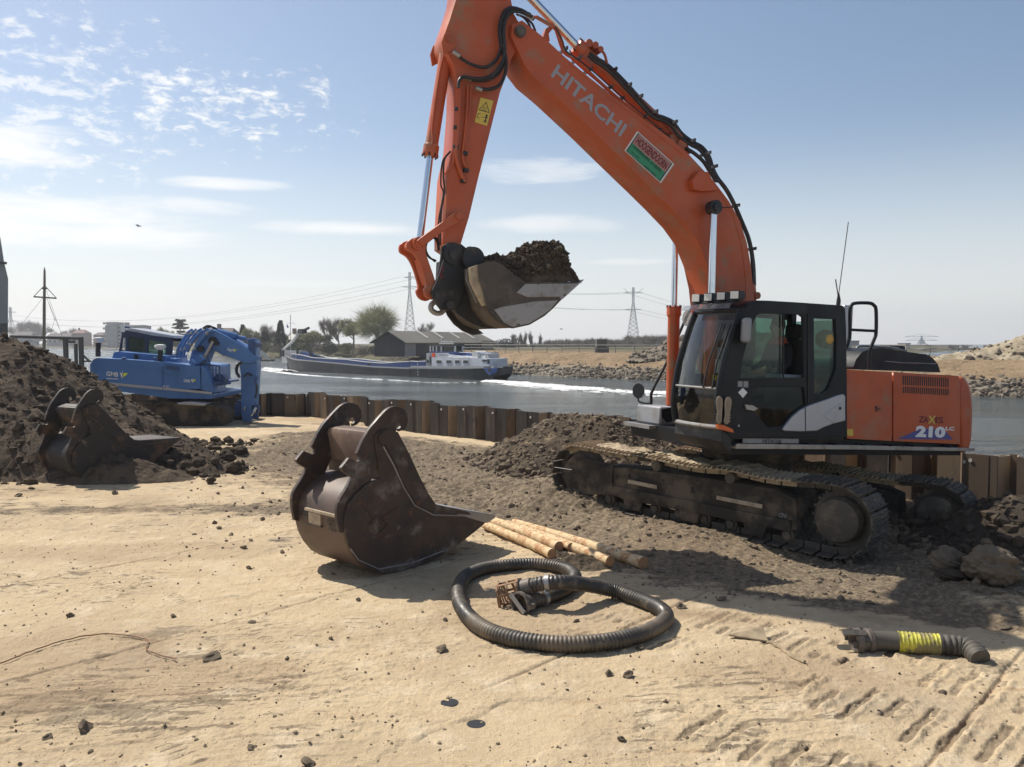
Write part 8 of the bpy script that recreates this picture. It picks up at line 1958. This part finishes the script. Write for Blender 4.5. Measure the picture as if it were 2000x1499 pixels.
# wheelhouse
wv = 1.1; mb = MB(); wz0 = b_(862, 691, wv)[1]; a = b_(840, 676, wv); b = b_(888, 676, wv); mb.box(BF_, b[0], a[0], wv, BW - wv, wz0 - .6, wz0 + .05)
z1 = b_(862, 687, wv)[1]; z2 = b_(862, 676, wv)[1]; z3 = b_(862, 670.5, wv)[1]; mb.box(BF_, b[0], a[0], wv, BW - wv, z1 - .1, z1); wh = part('wheelhouse_base', mb, M['boat_blue'], BG, smooth=None)
mb = MB()
for x in (840, 845.5, 852, 861.5, 888): u = b_(x, 680, wv)[0]; mb.box(BF_, u - .07, u + .07, wv, wv + .1, z1, z2 + .05); mb.box(BF_, u - .07, u + .07, BW - wv - .1, BW - wv, z1, z2 + .05)
mb.box(BF_, b[0], a[0], wv, wv + .08, z2 - .02, z2 + .10); part('wheelhouse_frame', mb, M['decal_white'], wh, smooth=None)
mb = MB(); mb.box(BF_, b[0] + .05, a[0] - .05, wv + .12, wv + .14, z1, z2); mb.box(BF_, b[0] + .05, a[0] - .05, BW - wv - .14, BW - wv - .12, z1, z2); part('wheelhouse_glass', mb, M['dark_glass'], wh, smooth=None)
mb = MB(); mb.box(BF_, b[0] - .1, b_(860, 676, wv)[0], wv - .1, BW - wv + .1, z2, z3 - .1); mb.box(BF_, b_(860, 676, wv)[0], a[0] + .1, wv - .1, BW - wv + .1, z2, z2 + .25); part('wheelhouse_roof', mb, M['barn_wall'], wh, smooth=None)
mb = MB(); mb.bar(BF_.P(b[0], wv - .1, z3 - .05), BF_.P(b_(860, 670, wv)[0], wv - .1, z3 - .05), .1)
for x, y in ((868, 664), (875, 666), (882, 667), (862, 660)): mb.bar(BF_.W(x, y, wv), BF_.W(x, 671, wv), .05)
mb.bar(BF_.W(863, 668, wv), BF_.W(887, 668, wv), .05); part('radar_mast', mb, M['decal_white'], wh, smooth=None)
mb = MB(); mb.box(BF_, b_(876, 690, 1.0)[0], b_(846, 690, 1.0)[0], 1.0, 1.06, b_(860, 698, 1.0)[1], b_(860, 690, 1.0)[1]); part('bridge_wing', mb, M['boat_white'], wh, smooth=None)
mb = MB(); mb.disc(BF_.W(846.5, 694, .97), BF_.v, .22, .08, 14); part('lifebuoy', mb, M['orange_cloth'], BG)
mb = MB(); c = BF_.W(937, 695, 1.3); mb.lathe(c - BF_.v * .6, BF_.v, [(0, .42), (1.2, .42)], 16); mb.box(Frame(BF_.W(940, 697, 1.3), BF_.u, BF_.v, BF_.w), -.9, .9, -.3, .6, -.35, .1); part('fuel_tank', mb, M['decal_white'], BG)
mb = MB(); mb.cyl(BF_.W(926, 699, 1.8), BF_.W(926, 688.5, 1.8), .17, 8); mb.cyl(BF_.W(932, 692, 1.8), BF_.W(920, 691, 1.8), .12, 6); part('exhaust', mb, M['hull_black'], BG)
mb = MB(); mb.box(Frame(BF_.W(955, 694, 1.6), BF_.u, BF_.v, BF_.w), -.5, .6, -.5, .8, -.3, .15); mb.box(Frame(BF_.W(948, 690, 2.2), BF_.u, BF_.v, BF_.w), -.8, .7, -.5, .8, -.1, .08); part('roof_box', mb, M['boat_cream'], BG, smooth=None)
mb = MB(); mb.box(Frame(BF_.W(905, 691, 2.2), BF_.u, BF_.v, BF_.w), -1.6, 1.5, -.4, .5, -.3, .1); mb.tube([BF_.W(868, 689, 1.1), BF_.W(905, 689, 1.1), BF_.W(960, 691, 1.1)], .03, 4); part('roof_railing', mb, M['boat_blue'], BG)
for i in range(9): mb = MB(); p = BF_.W(875 + i * 10, 690, 1.1); mb.bar(p, p - Vector((0, 0, .5)), .03); part('rail_post', mb, M['boat_blue'], BG, smooth=None)
# blue stern quarter and rudder
mb = MB(); mb.plate(BF_, [b_(944, 719.5, 0), b_(950, 727, 0), b_(956, 733, 0), b_(960, 730, 0), b_(964, 722, 0), b_(965, 719.5, 0)], -.03, .5, 0); part('stern_quarter', mb, M['boat_blue'], BG, smooth=None)
mb = MB(); mb.disc(BF_.W(956, 724, -.06), BF_.v, .18, .05, 12); mb.bar(BF_.W(959, 733, .2), BF_.W(959, 744, .2), .25); part('rudder', mb, M['hull_black'], BG)
text_on('FORTUNA', BF_, b_(955, 717.6, 0), b_(970, 717.4, 0), .2, -.05, M['lettering_black'], BG, thick=.04) if False else None
mb = MB(); 
for i in range(9): mb.box(Frame(BF_.W(946 + i * 1.6, 717.2, -.05), BF_.u, BF_.v, BF_.w), -.045, .03, -.02, 0, -.05, .05)
part('stern_name', mb, M['lettering_black'], BG, smooth=None)

# foam at the bow and the wake behind the stern
def foam(path, w0, w1, label, seed, thr=.46, h=.25, step=.12, amp=1.0):
    P = [at_z(x, y, -.8) for x, y in path]; P = smoothpath(P, 14); L = [0]
    for a, b in zip(P[:-1], P[1:]): L.append(L[-1] + (b - a).length)
    n = max(12, int(L[-1] / step)); m = 60; s = np.linspace(0, L[-1], n); xs = np.interp(s, L, [p.x for p in P]); ys = np.interp(s, L, [p.y for p in P]); tx = np.gradient(xs); ty = np.gradient(ys); q = np.hypot(tx, ty); nx_, ny_ = -ty / q, tx / q
    k = np.linspace(-1, 1, m); Wd = w0 + (w1 - w0) * (s / L[-1]); X = xs[:, None] + nx_[:, None] * k[None] * Wd[:, None]; Y = ys[:, None] + ny_[:, None] * k[None] * Wd[:, None]
    N = .6 * fbm(X * .9, Y * .9, 4, seed, .6) + .4 * fbm(X * 3.5, Y * 3.5, 3, seed + 2, .6); e = 1 - k[None] ** 2; f = N * .9 + e * .75 - thr - .25 * (s / L[-1])[:, None]
    Z = -.79 + h * np.clip(f, 0, 1) * amp
    o = gridmesh('foam', X, Y, Z, M['foam'], mask=(f[:-1, :-1] > 0)); return tag(o, label, kind='stuff')
foam([(560, 727), (545, 724), (532, 722), (519, 721)], 1.6, .8, 'white bow wave', 3, .25, .35, .1)
foam([(512, 723), (540, 727), (590, 733), (680, 739), (780, 744), (850, 748), (930, 748)], .9, .35, 'thin foam line along the hull', 8, .38, .12)
foam([(960, 745), (985, 747), (1040, 752), (1110, 758), (1200, 764), (1290, 769), (1380, 774)], 1.5, 3.0, 'white churned wake behind the barge', 13, .34, .22)
foam([(985, 751), (1060, 759), (1160, 766), (1300, 776)], .8, 1.4, 'second thin line of the wake', 17, .62, .14)

# two gulls over the river
for x, y, d, lab in ((1096, 643, 120, 'tiny dark bird flying over the far wood'), (271, 442, 90, 'tiny dark bird high against the white cloud')):
    c = at_y(x, y, d); mb = MB(); mb.lathe(c - Vector((.22, 0, 0)), (1, 0, 0), [(0, .01), (.1, .06), (.25, .07), (.4, .03), (.46, .01)], 8)
    mb.add([c, c + Vector((.1, -.35, .12)), c + Vector((-.05, -.75, .05)), c + Vector((-.12, -.1, 0))], [(0, 1, 2, 3)]); mb.add([c, c + Vector((.1, .35, .12)), c + Vector((-.05, .75, .05)), c + Vector((-.12, .1, 0))], [(0, 3, 2, 1)])
    tag(part('bird', mb, M['timber_grey']), lab, 'bird')
# ------------------------------------------------------------------ separate pieces of one kind become parts of their own
SPLIT = {'weld_bead': 0, 'top_boss': 0, 'sprocket_teeth': 'sprocket_tooth', 'platform_rail': 0, 'cylinder_lug': 0, 'gland_bolts': 'gland_bolt', 'coupler_pin': 0, 'fairing_gap': 0, 'ear': 0, 'control_lever': 0, 'step_bracket': 0, 'door_frame': 0, 'wiper': 0, 'lamp_row': 'lamp', 'bollard': 0, 'bright_rod': 0, 'lug': 0,
         'coaming_port': 0, 'draught_mark': 0, 'cooling_fin': 0, 'boom_pin': 0, 'coupler_piece': 0, 'cover_step': 0, 'pale_step': 0, 'weld_seam': 0, 'sticker': 0, 'hull_seam': 0, 'vent_hole': 0, 'arm_console': 0, 'coaming_edge': 0,
         'panel_gap': 0, 'arm_hose': 0, 'broken_lug': 0, 'bow_rail': 'bow_stanchion', 'rear_pillar': 0, 'logo_wing': 0, 'weld_mark': 0, 'stern_name': 'stern_letter', 'small_print': 0, 'front_cross_bar': 0, 'cover_seam': 0, 'yard_stay': 0, 'hold_coaming': 0}
def split_islands(o, nm):
    bm = bmesh.new(); bm.from_mesh(o.data); bm.faces.ensure_lookup_table(); seen = set(); groups = []
    for f in bm.faces:
        if f.index in seen: continue
        st = [f]; seen.add(f.index); g = []
        while st:
            q = st.pop(); g.append(q.index)
            for v in q.verts:
                for h in v.link_faces:
                    if h.index not in seen: seen.add(h.index); st.append(h)
        groups.append(g)
    if len(groups) < 2: bm.free(); return
    for g in groups:
        gi = set(g); vs = {}; vl = []; fl = []
        for i in g:
            fc = []
            for v in bm.faces[i].verts:
                if v.index not in vs: vs[v.index] = len(vl); vl.append(tuple(v.co))
                fc.append(vs[v.index])
            fl.append(fc)
        me = bpy.data.meshes.new(nm); me.from_pydata(vl, [], fl)
        for m in o.data.materials: me.materials.append(m)
        me.shade_smooth(); me.set_sharp_from_angle(angle=R(35))
        c = bpy.data.objects.new(nm, me); COL.objects.link(c); c.parent = o.parent; c.matrix_basis = o.matrix_basis.copy()
    bm.free(); bpy.data.objects.remove(o)
for o in list(COL.objects):
    base = o.name.split('.')[0]
    if o.type == 'MESH' and base in SPLIT and o.parent is not None and not len(o.children) and 'kind' not in o.keys() and not o.modifiers:
        split_islands(o, SPLIT[base] or base)
# ------------------------------------------------------------------ thin spring haze: one closed box of even air round everything
hv_ = bpy.data.materials.new('air'); hv_.use_nodes = True; T = NT(hv_.node_tree); T.n.clear(); o_ = T.node('ShaderNodeOutputMaterial'); pv = T.node('ShaderNodeVolumePrincipled')
pv.inputs['Color'].default_value = (.93, .95, 1.0, 1); pv.inputs['Density'].default_value = .00045; pv.inputs['Anisotropy'].default_value = .35
T.l.new(pv.outputs[0], o_.inputs['Volume'])
mb = MB(); mb.box(Frame((0, 0, 0), (1, 0, 0), (0, 1, 0), (0, 0, 1)), -2100, 2100, -120, 1900, -12, 60)
hz_ = tag(part('haze', mb, hv_, smooth=None), 'thin pale haze over the river', kind='stuff')
